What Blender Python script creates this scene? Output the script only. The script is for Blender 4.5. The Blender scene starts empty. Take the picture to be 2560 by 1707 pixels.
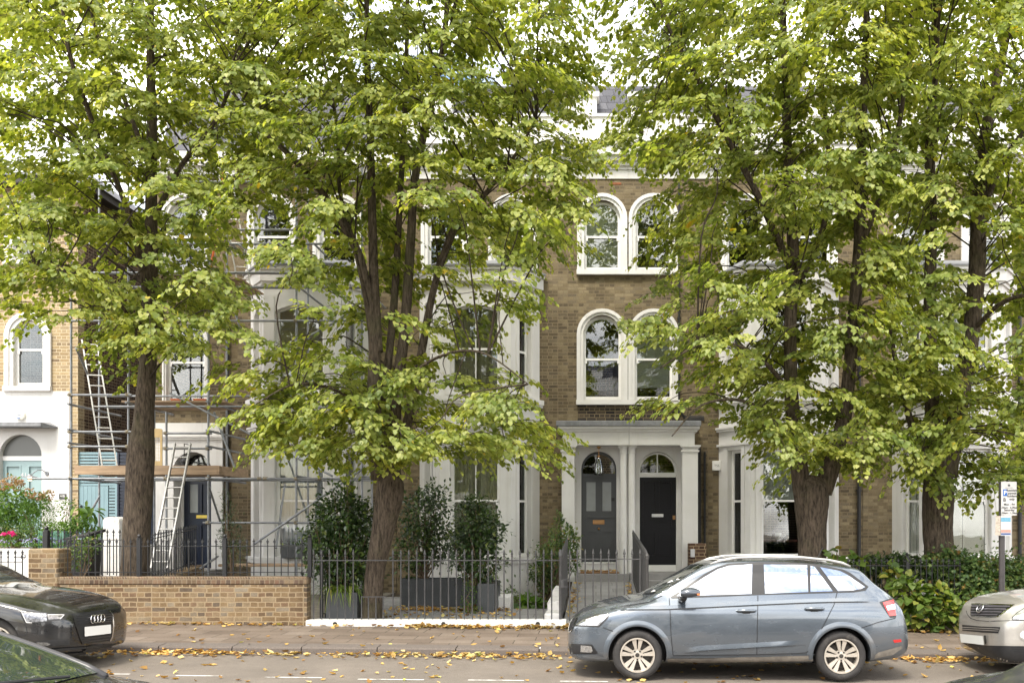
import bpy, bmesh, math, random
import numpy as np
from mathutils import Vector, Matrix
from mathutils.geometry import tessellate_polygon
from mathutils.bvhtree import BVHTree

SC = bpy.context.scene
COL = SC.collection
random.seed(7)
RNG = np.random.default_rng(11)
PI = math.pi
R = math.radians

# ------------------------------------------------------------------ measuring
# survey of the street: the photograph is 2560 px wide, its vanishing point is
# at (1490, 1310), its focal length 2350 px and the lens is 1.89 m above the road
FOC, VX, VY, HC = 2350.0, 1490.0, 1310.0, 1.89
YW = 23.5                                   # plane of the house fronts (100 px per metre)
def gx(px, Y): return (px - VX) * Y / FOC
def gzz(py, Y): return HC - (py - VY) * Y / FOC
def at(px, py, Y): return (gx(px, Y), Y, gzz(py, Y))
def fx(px): return gx(px, YW)
def fz(py): return gzz(py, YW)
def street(X): return -0.009 * X            # the street falls gently to the right

# ------------------------------------------------------------------ objects
WLOC = {}
def wl(o): return WLOC.get(o.name, Vector((0, 0, 0))) if o else Vector((0, 0, 0))
def tag(o, label=None, cat=None, group=None, kind=None):
    if label: o['label'] = label
    if cat: o['category'] = cat
    if group: o['group'] = group
    if kind: o['kind'] = kind
    return o
def thing(name, label, cat, loc=(0, 0, 0), group=None):
    o = bpy.data.objects.new(name, None)
    COL.objects.link(o)
    o.location = loc
    o.empty_display_size = .2
    WLOC[o.name] = Vector(loc)
    return tag(o, label, cat, group)

class MB:
    def __init__(s): s.v = []; s.f = []; s.m = []; s.mi = 0
    def add(s, vs, fs):
        b = len(s.v); s.v.extend(vs)
        for f in fs: s.f.append([b + i for i in f]); s.m.append(s.mi)
        return s
    def box(s, x0, x1, y0, y1, z0, z1):
        return s.add([(x0,y0,z0),(x1,y0,z0),(x1,y1,z0),(x0,y1,z0),(x0,y0,z1),(x1,y0,z1),(x1,y1,z1),(x0,y1,z1)],
                     [(0,3,2,1),(4,5,6,7),(0,1,5,4),(1,2,6,5),(2,3,7,6),(3,0,4,7)])
    def cbox(s, x0, x1, y0, y1, z0, z1, c=.01):
        # box with a chamfer on every edge
        vs = []; 
        for z, i in ((z0, c), (z0 + c, 0), (z1 - c, 0), (z1, c)):
            a, b, e, d = x0 + i, x1 - i, y0 + i, y1 - i
            k = c if i == 0 else c * .4
            vs += [(a+k,e,z),(b-k,e,z),(b,e+k,z),(b,d-k,z),(b-k,d,z),(a+k,d,z),(a,d-k,z),(a,e+k,z)]
        fs = [tuple(range(7, -1, -1)), tuple(range(24, 32))]
        for r in range(3):
            for k in range(8):
                fs.append((r*8+k, r*8+(k+1) % 8, r*8+8+(k+1) % 8, r*8+8+k))
        return s.add(vs, fs)
    def plate(s, outline, holes, d0, d1, fr=None):
        fr = fr or (lambda u, v, d: (u, d, v))
        loops = [outline] + list(holes)
        flat = [p for l in loops for p in l]
        tris = tessellate_polygon([[Vector((p[0], p[1], 0)) for p in l] for l in loops])
        n = len(flat)
        vs = [fr(p[0], p[1], d0) for p in flat] + [fr(p[0], p[1], d1) for p in flat]
        fs = [tuple(t) for t in tris] + [(t[2] + n, t[1] + n, t[0] + n) for t in tris]
        b = 0
        for l in loops:
            k = len(l)
            for i in range(k):
                j = (i + 1) % k
                fs.append((b + i, b + j, b + j + n, b + i + n))
            b += k
        return s.add(vs, fs)
    def tube(s, pts, rad, n=8, cap=True):
        P = [Vector(p) for p in pts]
        if not isinstance(rad, (list, tuple)): rad = [rad] * len(P)
        vs = []; up = None
        for i, p in enumerate(P):
            t = (P[min(i+1, len(P)-1)] - P[max(i-1, 0)])
            if t.length < 1e-9: t = Vector((0, 0, 1))
            t.normalize()
            if up is None:
                up = Vector((0, 0, 1)) if abs(t.z) < .9 else Vector((1, 0, 0))
            a = t.cross(up)
            if a.length < 1e-6: a = t.cross(Vector((1, 0, 0)))
            a.normalize(); b = a.cross(t).normalized(); up = b
            for k in range(n):
                q = 2 * PI * k / n
                vs.append(tuple(p + (a * math.cos(q) + b * math.sin(q)) * rad[i]))
        fs = []
        for i in range(len(P) - 1):
            for k in range(n):
                fs.append((i*n+k, i*n+(k+1) % n, (i+1)*n+(k+1) % n, (i+1)*n+k))
        if cap:
            fs.append(tuple(range(n - 1, -1, -1))); fs.append(tuple(range((len(P)-1)*n, len(P)*n)))
        return s.add(vs, fs)
    def lathe(s, prof, c=(0, 0, 0), n=24, axis='z', a0=0, a1=2*PI):
        # prof: list of (r, h)
        vs = []; full = abs(a1 - a0 - 2*PI) < 1e-6
        m = n if full else n + 1
        for r, h in prof:
            for k in range(m):
                q = a0 + (a1 - a0) * k / n
                x, y = r * math.cos(q), r * math.sin(q)
                if axis == 'z': p = (c[0]+x, c[1]+y, c[2]+h)
                elif axis == 'y': p = (c[0]+x, c[1]+h, c[2]+y)
                else: p = (c[0]+h, c[1]+x, c[2]+y)
                vs.append(p)
        fs = []
        for i in range(len(prof) - 1):
            for k in range(n):
                j = (k + 1) % m
                fs.append((i*m+k, i*m+j, (i+1)*m+j, (i+1)*m+k))
        return s.add(vs, fs)
    def band(s, path, out, z0, z1, inn=.02, closed=False, left=True):
        # solid moulding along a plan path, projecting "out" to its right-hand side
        P = [Vector((p[0], p[1])) for p in path]; n = len(P)
        O = []; I = []
        for i in range(n):
            d1 = (P[i] - P[i-1]).normalized() if i > 0 else (P[1] - P[0]).normalized()
            d2 = (P[i+1] - P[i]).normalized() if i < n-1 else (P[-1] - P[-2]).normalized()
            n1 = Vector((d1.y, -d1.x)); n2 = Vector((d2.y, -d2.x))
            m = (n1 + n2).normalized(); k = 1 / max(.3, m.dot(n1))
            O.append(P[i] + m * out * k); I.append(P[i] - m * inn * k)
        vs = [(p.x, p.y, z0) for p in O] + [(p.x, p.y, z1) for p in O] + [(p.x, p.y, z0) for p in I] + [(p.x, p.y, z1) for p in I]
        fs = []
        for i in range(n - 1):
            fs += [(i, i+1, n+i+1, n+i), (2*n+i, 3*n+i, 3*n+i+1, 2*n+i+1), (i, 2*n+i, 2*n+i+1, i+1), (n+i, n+i+1, 3*n+i+1, 3*n+i)]
        fs += [(0, n, 3*n, 2*n), (n-1, 3*n-1, 4*n-1, 2*n-1)]
        return s.add(vs, fs)
    def build(s, name, m, parent=None, smooth=False, kind=None, recalc=True, auto=None):
        me = bpy.data.meshes.new(name)
        off = wl(parent)
        me.from_pydata([(a - off.x, b - off.y, c - off.z) for a, b, c in s.v], [], s.f)
        ms = m if isinstance(m, (list, tuple)) else [m]
        for x in ms: me.materials.append(x)
        if len(ms) > 1: me.polygons.foreach_set('material_index', s.m)
        if recalc:
            bm = bmesh.new(); bm.from_mesh(me)
            bmesh.ops.recalc_face_normals(bm, faces=bm.faces)
            bm.to_mesh(me); bm.free()
        if smooth:
            me.polygons.foreach_set('use_smooth', [True] * len(me.polygons))
            if auto: me.set_sharp_from_angle(angle=R(auto))
        me.update()
        o = bpy.data.objects.new(name, me)
        COL.objects.link(o)
        if parent:
            o.parent = parent
            WLOC[o.name] = Vector(off)
        if kind: o['kind'] = kind
        return o

def clone(o, parent=None, loc=None, rot=None):
    c = o.copy(); COL.objects.link(c)
    if parent is not None: c.parent = parent
    if loc is not None: c.location = loc
    if rot is not None: c.rotation_euler = rot
    return c
def clone_tree(root, loc, rz=0, label=None):
    r = clone(root, None, loc, (0, 0, rz))
    if label: r['label'] = label
    WLOC[r.name] = Vector(loc)
    for ch in list(root.children):
        c = clone(ch, r)
        for g in list(ch.children): clone(g, c)
    return r

def text_mesh(body, size, name, m, parent, fr, align='CENTER', bold=False, extr=.001):
    # lettering as real raised geometry; fr maps text (u, v, height) to the world
    cu = bpy.data.curves.new('lettering', 'FONT')
    cu.body = body; cu.size = size; cu.align_x = align; cu.extrude = extr; cu.resolution_u = 3
    if bold: cu.offset = size * .018
    ob = bpy.data.objects.new('lettering', cu); COL.objects.link(ob)
    dg = bpy.context.evaluated_depsgraph_get()
    me = bpy.data.meshes.new_from_object(ob.evaluated_get(dg))
    vs = [v.co.copy() for v in me.vertices]; fs = [tuple(p.vertices) for p in me.polygons]
    bpy.data.objects.remove(ob); bpy.data.curves.remove(cu); bpy.data.meshes.remove(me)
    b = MB(); b.add([tuple(fr(v.x, v.y, v.z)) for v in vs], fs)
    return b.build(name, m, parent)

def arch(cx, z0, zs, hw, rise=None, n=14, seg=False):
    pts = [(cx - hw, z0), (cx + hw, z0)]
    rise = hw if rise is None else rise
    if rise <= 1e-6: return pts + [(cx + hw, zs), (cx - hw, zs)]
    for i in range(n + 1):
        if seg:
            x = hw - 2 * hw * i / n
            pts.append((cx + x, zs + rise * (1 - (x / hw) ** 2)))
        else:
            q = PI * i / n
            pts.append((cx + hw * math.cos(q), zs + rise * math.sin(q)))
    return pts
def rect(x0, x1, z0, z1): return [(x0, z0), (x1, z0), (x1, z1), (x0, z1)]
class Pl:
    # a vertical plane in plan: origin, direction; d is measured inwards (away from the street)
    def __init__(s, ox, oy, ang=0): s.o = (ox, oy); s.c = math.cos(ang); s.s = math.sin(ang)
    def __call__(s, u, v, d): return (s.o[0] + u * s.c - d * s.s, s.o[1] + u * s.s + d * s.c, v)
FRONT = Pl(0, 0, 0)

# ------------------------------------------------------------------ materials
def nodes(name):
    m = bpy.data.materials.new(name); m.use_nodes = True
    nt = m.node_tree; p = nt.nodes['Principled BSDF']
    return m, nt, p
def N(nt, t, **k):
    n = nt.nodes.new(t)
    for a, b in k.items(): setattr(n, a, b)
    return n
def pos(nt, mode=None):
    g = N(nt, 'ShaderNodeNewGeometry')
    if mode is None: return g.outputs['Position']
    sp = N(nt, 'ShaderNodeSeparateXYZ'); nt.links.new(g.outputs['Position'], sp.inputs[0])
    cb = N(nt, 'ShaderNodeCombineXYZ')
    if mode == 'wall':
        ad = N(nt, 'ShaderNodeMath', operation='ADD')
        nt.links.new(sp.outputs[0], ad.inputs[0]); nt.links.new(sp.outputs[1], ad.inputs[1])
        nt.links.new(ad.outputs[0], cb.inputs[0]); nt.links.new(sp.outputs[2], cb.inputs[1])
    else:
        nt.links.new(sp.outputs[0], cb.inputs[0]); nt.links.new(sp.outputs[1], cb.inputs[1])
    return cb.outputs[0]
def noise(nt, vec, scale, detail=5, rough=.6, mp=None):
    n = N(nt, 'ShaderNodeTexNoise')
    n.inputs['Scale'].default_value = scale; n.inputs['Detail'].default_value = detail; n.inputs['Roughness'].default_value = rough
    if mp:
        q = N(nt, 'ShaderNodeMapping'); q.inputs['Scale'].default_value = mp
        nt.links.new(vec, q.inputs['Vector']); vec = q.outputs[0]
    nt.links.new(vec, n.inputs['Vector'])
    return n.outputs['Fac']
def ramp(nt, fac, stops, interp='LINEAR'):
    r = N(nt, 'ShaderNodeValToRGB'); e = r.color_ramp.elements; r.color_ramp.interpolation = interp
    while len(e) < len(stops): e.new(.5)
    for i, (p, c) in enumerate(stops):
        e[i].position = p
        e[i].color = (c if isinstance(c, tuple) else (c, c, c)) + (1,)
    nt.links.new(fac, r.inputs[0])
    return r.outputs[0]
def mix(nt, fac, a, b, mode='MIX'):
    m = N(nt, 'ShaderNodeMix', data_type='RGBA', blend_type=mode)
    def put(s, v):
        if isinstance(v, (int, float)): s.default_value = v
        elif isinstance(v, tuple): s.default_value = v + (1,) if len(v) == 3 else v
        else: nt.links.new(v, s)
    put(m.inputs[0], fac); put(m.inputs[6], a); put(m.inputs[7], b)
    return m.outputs[2]
def bump(nt, p, h, strength, dist=.01):
    b = N(nt, 'ShaderNodeBump'); b.inputs['Strength'].default_value = strength; b.inputs['Distance'].default_value = dist
    nt.links.new(h, b.inputs['Height']); nt.links.new(b.outputs[0], p.inputs['Normal'])
def mat(name, col, rough=.6, var=.2, scale=5, bmp=0, bscale=60, metal=0, spec=.5, coat=0, stain=None, mp=None):
    m, nt, p = nodes(name)
    v = pos(nt)
    f = noise(nt, v, scale, 6, .65, mp)
    lo = tuple(c * (1 - var) for c in col); hi = tuple(min(1, c * (1 + var)) for c in col)
    c = ramp(nt, f, [(.3, lo), (.7, hi)])
    if stain:
        f2 = noise(nt, v, stain[1], 7, .7)
        c = mix(nt, ramp(nt, f2, [(stain[2], 0.0), (min(.99, stain[2] + .18), 1.0)]), c, stain[0])
    nt.links.new(c, p.inputs['Base Color'])
    p.inputs['Roughness'].default_value = rough; p.inputs['Metallic'].default_value = metal
    p.inputs['Specular IOR Level'].default_value = spec; p.inputs['Coat Weight'].default_value = coat
    if coat: p.inputs['Coat Roughness'].default_value = .04
    if bmp: bump(nt, p, noise(nt, v, bscale, 4, .6, mp), bmp, .006)
    return m
def brick(name, tones, mortar, soot=None, bw=.235, rh=.0815, ms=.009, mode='wall', off=.5, jit=.006, bs=.6, rough=.85, sootpos=.52, sootscale=.7):
    m, nt, p = nodes(name)
    v = pos(nt, mode)
    nz = N(nt, 'ShaderNodeTexNoise'); nz.inputs['Scale'].default_value = 7; nt.links.new(v, nz.inputs['Vector'])
    sc = N(nt, 'ShaderNodeVectorMath', operation='SCALE'); nt.links.new(nz.outputs['Color'], sc.inputs[0]); sc.inputs['Scale'].default_value = jit * 3
    ad = N(nt, 'ShaderNodeVectorMath', operation='ADD'); nt.links.new(v, ad.inputs[0]); nt.links.new(sc.outputs[0], ad.inputs[1])
    b = N(nt, 'ShaderNodeTexBrick'); b.offset = off; b.squash = .55 if mode == 'wall' else 1.0; b.squash_frequency = 2
    nt.links.new(ad.outputs[0], b.inputs['Vector'])
    b.inputs['Color1'].default_value = (0, 0, 0, 1); b.inputs['Color2'].default_value = (1, 1, 1, 1); b.inputs['Mortar'].default_value = (.5, .5, .5, 1)
    b.inputs['Scale'].default_value = 1; b.inputs['Brick Width'].default_value = bw; b.inputs['Row Height'].default_value = rh
    b.inputs['Mortar Size'].default_value = ms; b.inputs['Mortar Smooth'].default_value = .25
    c = ramp(nt, b.outputs['Color'], tones)
    fine = noise(nt, v, 35, 5, .7)
    c = mix(nt, .55, c, ramp(nt, fine, [(.25, .25), (.75, 1.0)]), 'MULTIPLY')
    big = noise(nt, v, sootscale, 6, .65)
    if soot: c = mix(nt, ramp(nt, big, [(sootpos - .14, 0.0), (sootpos + .14, .85)]), c, mix(nt, 1.0, c, soot, 'MULTIPLY'))
    mo = mix(nt, .5, mortar, ramp(nt, fine, [(.2, .4), (.8, 1.0)]), 'MULTIPLY')
    c = mix(nt, b.outputs['Fac'], c, mo)
    nt.links.new(c, p.inputs['Base Color']); p.inputs['Roughness'].default_value = rough; p.inputs['Specular IOR Level'].default_value = .25
    inv = N(nt, 'ShaderNodeMath', operation='SUBTRACT'); inv.inputs[0].default_value = 1; nt.links.new(b.outputs['Fac'], inv.inputs[1])
    s2 = N(nt, 'ShaderNodeMath', operation='MULTIPLY_ADD'); nt.links.new(fine, s2.inputs[0]); s2.inputs[1].default_value = .5; nt.links.new(inv.outputs[0], s2.inputs[2])
    bump(nt, p, s2.outputs[0], bs, .008)
    return m
def glass(name, refl=.16, tint=(1, 1, 1), wav=.0, ior=1.5):
    m, nt, p = nodes(name); nt.nodes.remove(p)
    out = nt.nodes['Material Output']
    t = N(nt, 'ShaderNodeBsdfTransparent'); t.inputs[0].default_value = tint + (1,)
    g = N(nt, 'ShaderNodeBsdfGlossy'); g.inputs['Roughness'].default_value = .015
    f = N(nt, 'ShaderNodeFresnel'); f.inputs[0].default_value = ior
    a = N(nt, 'ShaderNodeMath', operation='ADD', use_clamp=True); nt.links.new(f.outputs[0], a.inputs[0]); a.inputs[1].default_value = refl
    if wav:
        b = N(nt, 'ShaderNodeBump'); b.inputs['Strength'].default_value = wav; b.inputs['Distance'].default_value = .02
        nt.links.new(noise(nt, pos(nt), 2.2, 2, .5), b.inputs['Height']); nt.links.new(b.outputs[0], g.inputs['Normal'])
    mx = N(nt, 'ShaderNodeMixShader')
    nt.links.new(a.outputs[0], mx.inputs[0]); nt.links.new(t.outputs[0], mx.inputs[1]); nt.links.new(g.outputs[0], mx.inputs[2])
    nt.links.new(mx.outputs[0], out.inputs[0])
    return m
def leafmat(name, stops, trans=.45, rough=.45, spec=.35, tcol=None, vscale=1.1, autumn=False):
    m, nt, p = nodes(name)
    g = N(nt, 'ShaderNodeNewGeometry')
    c = ramp(nt, g.outputs['Random Per Island'], stops)
    big = noise(nt, g.outputs['Position'], vscale, 3, .5)
    c = mix(nt, 1.0, c, ramp(nt, big, [(.3, (.72, .8, .8)), (.7, (1.22, 1.15, .95))]), 'MULTIPLY')
    if autumn:
        # sprigs that have already turned yellow
        yn = noise(nt, g.outputs['Position'], 2.3, 2, .5)
        yr_ = N(nt, 'ShaderNodeMath', operation='FRACT'); ym_ = N(nt, 'ShaderNodeMath', operation='MULTIPLY'); nt.links.new(g.outputs['Random Per Island'], ym_.inputs[0]); ym_.inputs[1].default_value = 17.3
        nt.links.new(ym_.outputs[0], yr_.inputs[0])
        ya = N(nt, 'ShaderNodeMath', operation='MULTIPLY_ADD'); nt.links.new(yr_.outputs[0], ya.inputs[0]); ya.inputs[1].default_value = .16; nt.links.new(yn, ya.inputs[2])
        c = mix(nt, ramp(nt, ya.outputs[0], [(.80, 0.0), (.83, 1.0)]), c, ramp(nt, yr_.outputs[0], [(0, (.36, .20, .03)), (.6, (.50, .34, .045)), (1, (.46, .42, .06))]))
    nt.links.new(c, p.inputs['Base Color']); p.inputs['Roughness'].default_value = rough; p.inputs['Specular IOR Level'].default_value = spec
    tr = N(nt, 'ShaderNodeBsdfTranslucent')
    nt.links.new(mix(nt, 1.0, c, tcol or (1.5, 1.6, .55), 'MULTIPLY'), tr.inputs[0])
    mx = N(nt, 'ShaderNodeMixShader'); mx.inputs[0].default_value = trans
    nt.links.new(p.outputs[0], mx.inputs[1]); nt.links.new(tr.outputs[0], mx.inputs[2])
    nt.links.new(mx.outputs[0], nt.nodes['Material Output'].inputs[0])
    return m
def barkmat(name, lo, hi):
    m, nt, p = nodes(name)
    v = pos(nt)
    f = noise(nt, v, 27, 8, .72, (1, 1, .2))
    c = ramp(nt, f, [(.34, lo), (.5, tuple((a + b) / 2 for a, b in zip(lo, hi))), (.66, hi)])
    moss = noise(nt, v, 1.6, 5, .6)
    c = mix(nt, ramp(nt, moss, [(.52, 0.0), (.75, .45)]), c, (.09, .095, .04))
    nt.links.new(c, p.inputs['Base Color']); p.inputs['Roughness'].default_value = .95; p.inputs['Specular IOR Level'].default_value = .15
    bump(nt, p, f, 1.0, .05)
    return m
def paint(name, col, flake=.3, rough=.28, dirt=None):
    m, nt, p = nodes(name)
    v = pos(nt)
    f = noise(nt, v, 900, 1, .5)
    c = mix(nt, ramp(nt, f, [(.35, 0.0), (.65, 1.0)]), tuple(x * .88 for x in col), tuple(min(1, x * 1.12) for x in col))
    if dirt:
        d = noise(nt, v, 2.5, 4, .6, (.6, 1, 1.8))
        c = mix(nt, ramp(nt, d, [(.5, 0.0), (.85, dirt[1])]), c, dirt[0])
        nt.links.new(ramp(nt, d, [(.4, rough), (.9, rough + .3)]), p.inputs['Roughness'])
    else: p.inputs['Roughness'].default_value = rough
    nt.links.new(c, p.inputs['Base Color'])
    p.inputs['Metallic'].default_value = flake
    p.inputs['Coat Weight'].default_value = 1; p.inputs['Coat Roughness'].default_value = .03
    return m

M = {}
M['stock'] = brick('stock_brick', [(0, (.150, .118, .076)), (.25, (.205, .160, .094)), (.5, (.275, .215, .125)), (.75, (.335, .270, .165)), (1, (.180, .145, .098))], (.215, .168, .105), (.40, .39, .39), sootpos=.50, ms=.0095)
M['stock_light'] = brick('pale_stock_brick', [(0, (.24, .175, .11)), (.3, (.42, .31, .17)), (.6, (.52, .40, .23)), (1, (.33, .25, .155))], (.60, .50, .345), (.7, .66, .6), sootpos=.62)
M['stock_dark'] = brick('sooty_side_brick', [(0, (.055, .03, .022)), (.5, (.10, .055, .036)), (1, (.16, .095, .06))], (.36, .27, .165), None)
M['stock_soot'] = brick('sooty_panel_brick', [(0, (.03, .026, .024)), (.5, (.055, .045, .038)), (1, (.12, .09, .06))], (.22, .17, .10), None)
M['gardenbrick'] = brick('garden_wall_brick', [(0, (.15, .10, .062)), (.15, (.24, .165, .090)), (.4, (.285, .20, .108)), (.55, (.225, .145, .088)), (.75, (.315, .24, .145)), (.9, (.27, .225, .165)), (1, (.145, .11, .08))], (.31, .235, .145), (.50, .45, .41), rh=.083, bw=.235, ms=.011, sootpos=.50, sootscale=1.6, jit=.010)
M['coping'] = brick('soldier_brick', [(0, (.15, .10, .065)), (.5, (.27, .195, .12)), (.8, (.22, .13, .085)), (1, (.12, .095, .075))], (.22, .17, .115), (.42, .39, .36), bw=.083, rh=.24, ms=.009, off=0)
M['plaster'] = mat('white_stucco', (.735, .72, .695), .7, .05, 1.5, .15, 30, stain=((.52, .49, .43), 1.3, .60))
def stucco():
    m, nt, p = nodes('white_stucco')
    v = pos(nt)
    c = ramp(nt, noise(nt, v, 1.4, 6, .65), [(.3, (.625, .612, .59)), (.7, (.70, .688, .667))])
    streak = noise(nt, v, 7, 6, .7, (1, 1, .09))
    c = mix(nt, ramp(nt, streak, [(.54, 0.0), (.80, .55)]), c, (.50, .47, .42))
    patch = noise(nt, v, 1.1, 7, .75)
    c = mix(nt, ramp(nt, patch, [(.60, 0.0), (.72, .5)]), c, (.56, .54, .49))
    nt.links.new(c, p.inputs['Base Color']); p.inputs['Roughness'].default_value = .7
    bump(nt, p, noise(nt, v, 22, 4, .6), .18, .006)
    return m
M['plaster'] = stucco()
M['plaster_old'] = mat('weathered_white_paint', (.76, .74, .71), .8, .06, 3, .4, 25, stain=((.30, .27, .23), 4.5, .58))
M['white'] = mat('white_gloss_paint', (.80, .79, .77), .4, .03, 3)
M['cream'] = mat('cream_shutter_paint', (.66, .64, .54), .5, .05, 3)
M['grey_door'] = mat('slate_grey_door_paint', (.045, .048, .050), .4, .08, 3)
M['black_door'] = mat('black_door_paint', (.006, .006, .008), .3, .1, 3, spec=.2)
M['navy'] = mat('navy_door_paint', (.010, .016, .035), .3, .1, 3)
M['teal'] = mat('pale_teal_door_paint', (.27, .375, .385), .45, .05, 3)
M['ltblue'] = mat('pale_blue_fence_paint', (.20, .305, .34), .55, .08, 4)
M['iron'] = mat('black_iron_paint', (.012, .012, .013), .42, .25, 20, .2, 80)
M['iron_grey'] = mat('dark_grey_iron_paint', (.060, .058, .058), .5, .3, 20, .3, 60)
M['lead'] = mat('lead_flashing', (.20, .205, .215), .6, .3, 6, .3, 12, stain=((.06, .055, .05), 3, .6))
M['slate'] = brick('roof_slate', [(0, (.10, .10, .115)), (1, (.17, .17, .19))], (.04, .04, .045), None, bw=.3, rh=.2, ms=.006)
M['pane'] = glass('window_pane', .06, (.93, .95, .94), .05)
M['carglass'] = glass('car_window_glass', .42, (.14, .15, .15), 0, 1.5)
M['screen'] = glass('windscreen_glass', .06, (.50, .56, .53), 0, 1.45)
M['lens'] = glass('lamp_lens', .05, (.95, .95, .95), 0)
M['curtain'] = mat('olive_curtain_cloth', (.42, .40, .29), .9, .15, 12, mp=(1, 1, .1))
M['voile'] = mat('white_net_curtain', (.55, .56, .60), .9, .1, 10, mp=(1, 1, .1))
M['blind'] = mat('roller_blind_cloth', (.50, .52, .48), .9, .04, 4)
M['paper'] = mat('brown_paper_sheet', (.40, .34, .26), .9, .15, 2.5)
M['dark'] = mat('dark_room', (.03, .027, .024), .9, .3, 2)
M['wood'] = mat('scaffold_board_timber', (.36, .25, .16), .8, .3, 5, .4, 30, mp=(.3, 1, 3))
M['steel'] = mat('galvanised_tube', (.25, .26, .275), .5, .25, 7, .1, 40, metal=.55)
M['coupler'] = mat('rusty_coupler', (.27, .23, .16), .6, .4, 25, metal=.4)
M['alu'] = mat('ladder_aluminium', (.46, .45, .43), .45, .15, 9, metal=.6)
M['yellow'] = mat('pale_yellow_powder_coat', (.62, .44, .20), .5, .1, 6)
M['orange'] = mat('orange_strap', (.75, .16, .03), .6, .1, 6)
M['terracotta'] = mat('terracotta', (.42, .12, .045), .75, .15, 8)
M['zinc'] = mat('dark_zinc_planter', (.060, .064, .068), .5, .2, 3, .05, 20)
M['soil'] = mat('soil', (.045, .032, .022), .95, .4, 12, .6, 40)
M['brass'] = mat('brass', (.30, .17, .075), .35, .1, 6, metal=.9)
M['chrome'] = mat('chrome', (.75, .75, .76), .12, .03, 6, metal=1)
M['silverplate'] = mat('satin_metal', (.55, .55, .55), .35, .05, 6, metal=.8)
M['black'] = mat('black_plastic', (.012, .012, .013), .5, .2, 20)
M['rubber'] = mat('tyre_rubber', (.028, .026, .025), .85, .25, 14, .3, 90, stain=((.085, .075, .065), 5, .55))
M['alloy'] = mat('warm_alloy_wheel', (.56, .51, .44), .38, .08, 6, metal=.55)
M['disc'] = mat('dark_brake_parts', (.05, .045, .04), .6, .3, 9, metal=.4)
M['red'] = mat('red_lens', (.55, .02, .02), .15, .1, 10, coat=1)
M['clear'] = mat('pale_lens', (.75, .73, .72), .15, .1, 14, coat=1)
M['amber'] = mat('amber_lens', (.7, .16, .03), .2, .1, 10, coat=1)
M['plateface'] = mat('number_plate_face', (.82, .81, .78), .4, .01, 3)
M['bark'] = barkmat('lime_bark', (.022, .017, .013), (.155, .121, .090))
M['bark_dark'] = barkmat('dark_limb_bark', (.020, .016, .013), (.10, .078, .058))
M['twig'] = mat('shrub_stem', (.13, .09, .055), .85, .3, 20)
LIME = [(0, (.114, .156, .034)), (.3, (.186, .233, .049)), (.65, (.275, .316, .078)), (1, (.405, .43, .155))]
M['lime_leaf'] = leafmat('lime_leaf', LIME, .56, .46, .5, (1.62, 1.56, .65), autumn=True)
M['glossy_leaf'] = leafmat('glossy_evergreen_leaf', [(0, (.018, .036, .012)), (.5, (.036, .070, .020)), (.88, (.075, .125, .034)), (1, (.17, .20, .06))], .22, .28, .6)
M['ivy_leaf'] = leafmat('ivy_leaf', [(0, (.038, .074, .024)), (.5, (.080, .135, .040)), (.85, (.145, .195, .06)), (.95, (.16, .17, .05)), (1, (.30, .13, .04))], .25)
M['vine_leaf'] = leafmat('vine_leaf', [(0, (.06, .11, .025)), (.6, (.13, .19, .04)), (.9, (.25, .27, .06)), (1, (.34, .22, .07))], .4)
M['fresh_leaf'] = leafmat('fresh_leaf', [(0, (.04, .09, .015)), (.6, (.09, .17, .03)), (1, (.16, .24, .05))], .4)
M['olive_leaf'] = leafmat('olive_leaf', [(0, (.03, .05, .03)), (.6, (.07, .095, .06)), (1, (.16, .18, .12))], .25)
M['hydr'] = leafmat('faded_flower_head', [(0, (.22, .14, .08)), (.5, (.30, .20, .12)), (1, (.36, .20, .18))], .3)
M['pink'] = leafmat('pink_petal', [(0, (.65, .02, .22)), (1, (.8, .08, .35))], .3, tcol=(1, .5, .8))
M['lilac'] = leafmat('lilac_petal', [(0, (.25, .2, .55)), (1, (.45, .38, .7))], .3, tcol=(1, .9, 1.2))
M['fallen'] = leafmat('fallen_leaf', [(0, (.12, .065, .03)), (.15, (.26, .14, .05)), (.4, (.44, .28, .10)), (.7, (.58, .40, .16)), (.93, (.66, .52, .27)), (1, (.42, .45, .10))], .25, .7, .2, (1.2, 1.0, .5))
# ground
def asphalt():
    m, nt, p = nodes('worn_asphalt')
    v = pos(nt)
    a = noise(nt, v, 160, 3, .7); b = noise(nt, v, 1.1, 6, .6); g = noise(nt, v, 9, 5, .7)
    c = ramp(nt, a, [(.3, (.076, .064, .053)), (.52, (.150, .128, .107)), (.75, (.24, .212, .182))])
    c = mix(nt, .6, c, ramp(nt, b, [(.3, .75), (.7, 1.25)]), 'MULTIPLY')
    c = mix(nt, .4, c, ramp(nt, g, [(.3, .8), (.7, 1.15)]), 'MULTIPLY')
    nt.links.new(c, p.inputs['Base Color']); p.inputs['Roughness'].default_value = .9; p.inputs['Specular IOR Level'].default_value = .25
    bump(nt, p, a, .6, .006)
    return m
M['asphalt'] = asphalt()
M['slabs'] = brick('pavement_slab', [(0, (.160, .124, .097)), (.5, (.203, .160, .126)), (1, (.240, .194, .156))], (.055, .045, .035), (.7, .68, .66), bw=.62, rh=.40, ms=.008, mode='flat', bs=.25, jit=.0015, sootscale=1.4)
M['flags'] = brick('garden_flagstone', [(0, (.29, .285, .275)), (1, (.40, .39, .375))], (.14, .13, .12), (.75, .74, .72), bw=.75, rh=.6, ms=.008, mode='flat', bs=.2, jit=.001)
M['granite'] = mat('kerb_granite', (.105, .086, .073), .9, .35, 60, .6, 90, stain=((.09, .075, .06), 3, .6))
M['concrete'] = mat('old_concrete', (.17, .15, .12), .9, .3, 6, .4, 40, stain=((.07, .06, .045), 2.2, .5))
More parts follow.
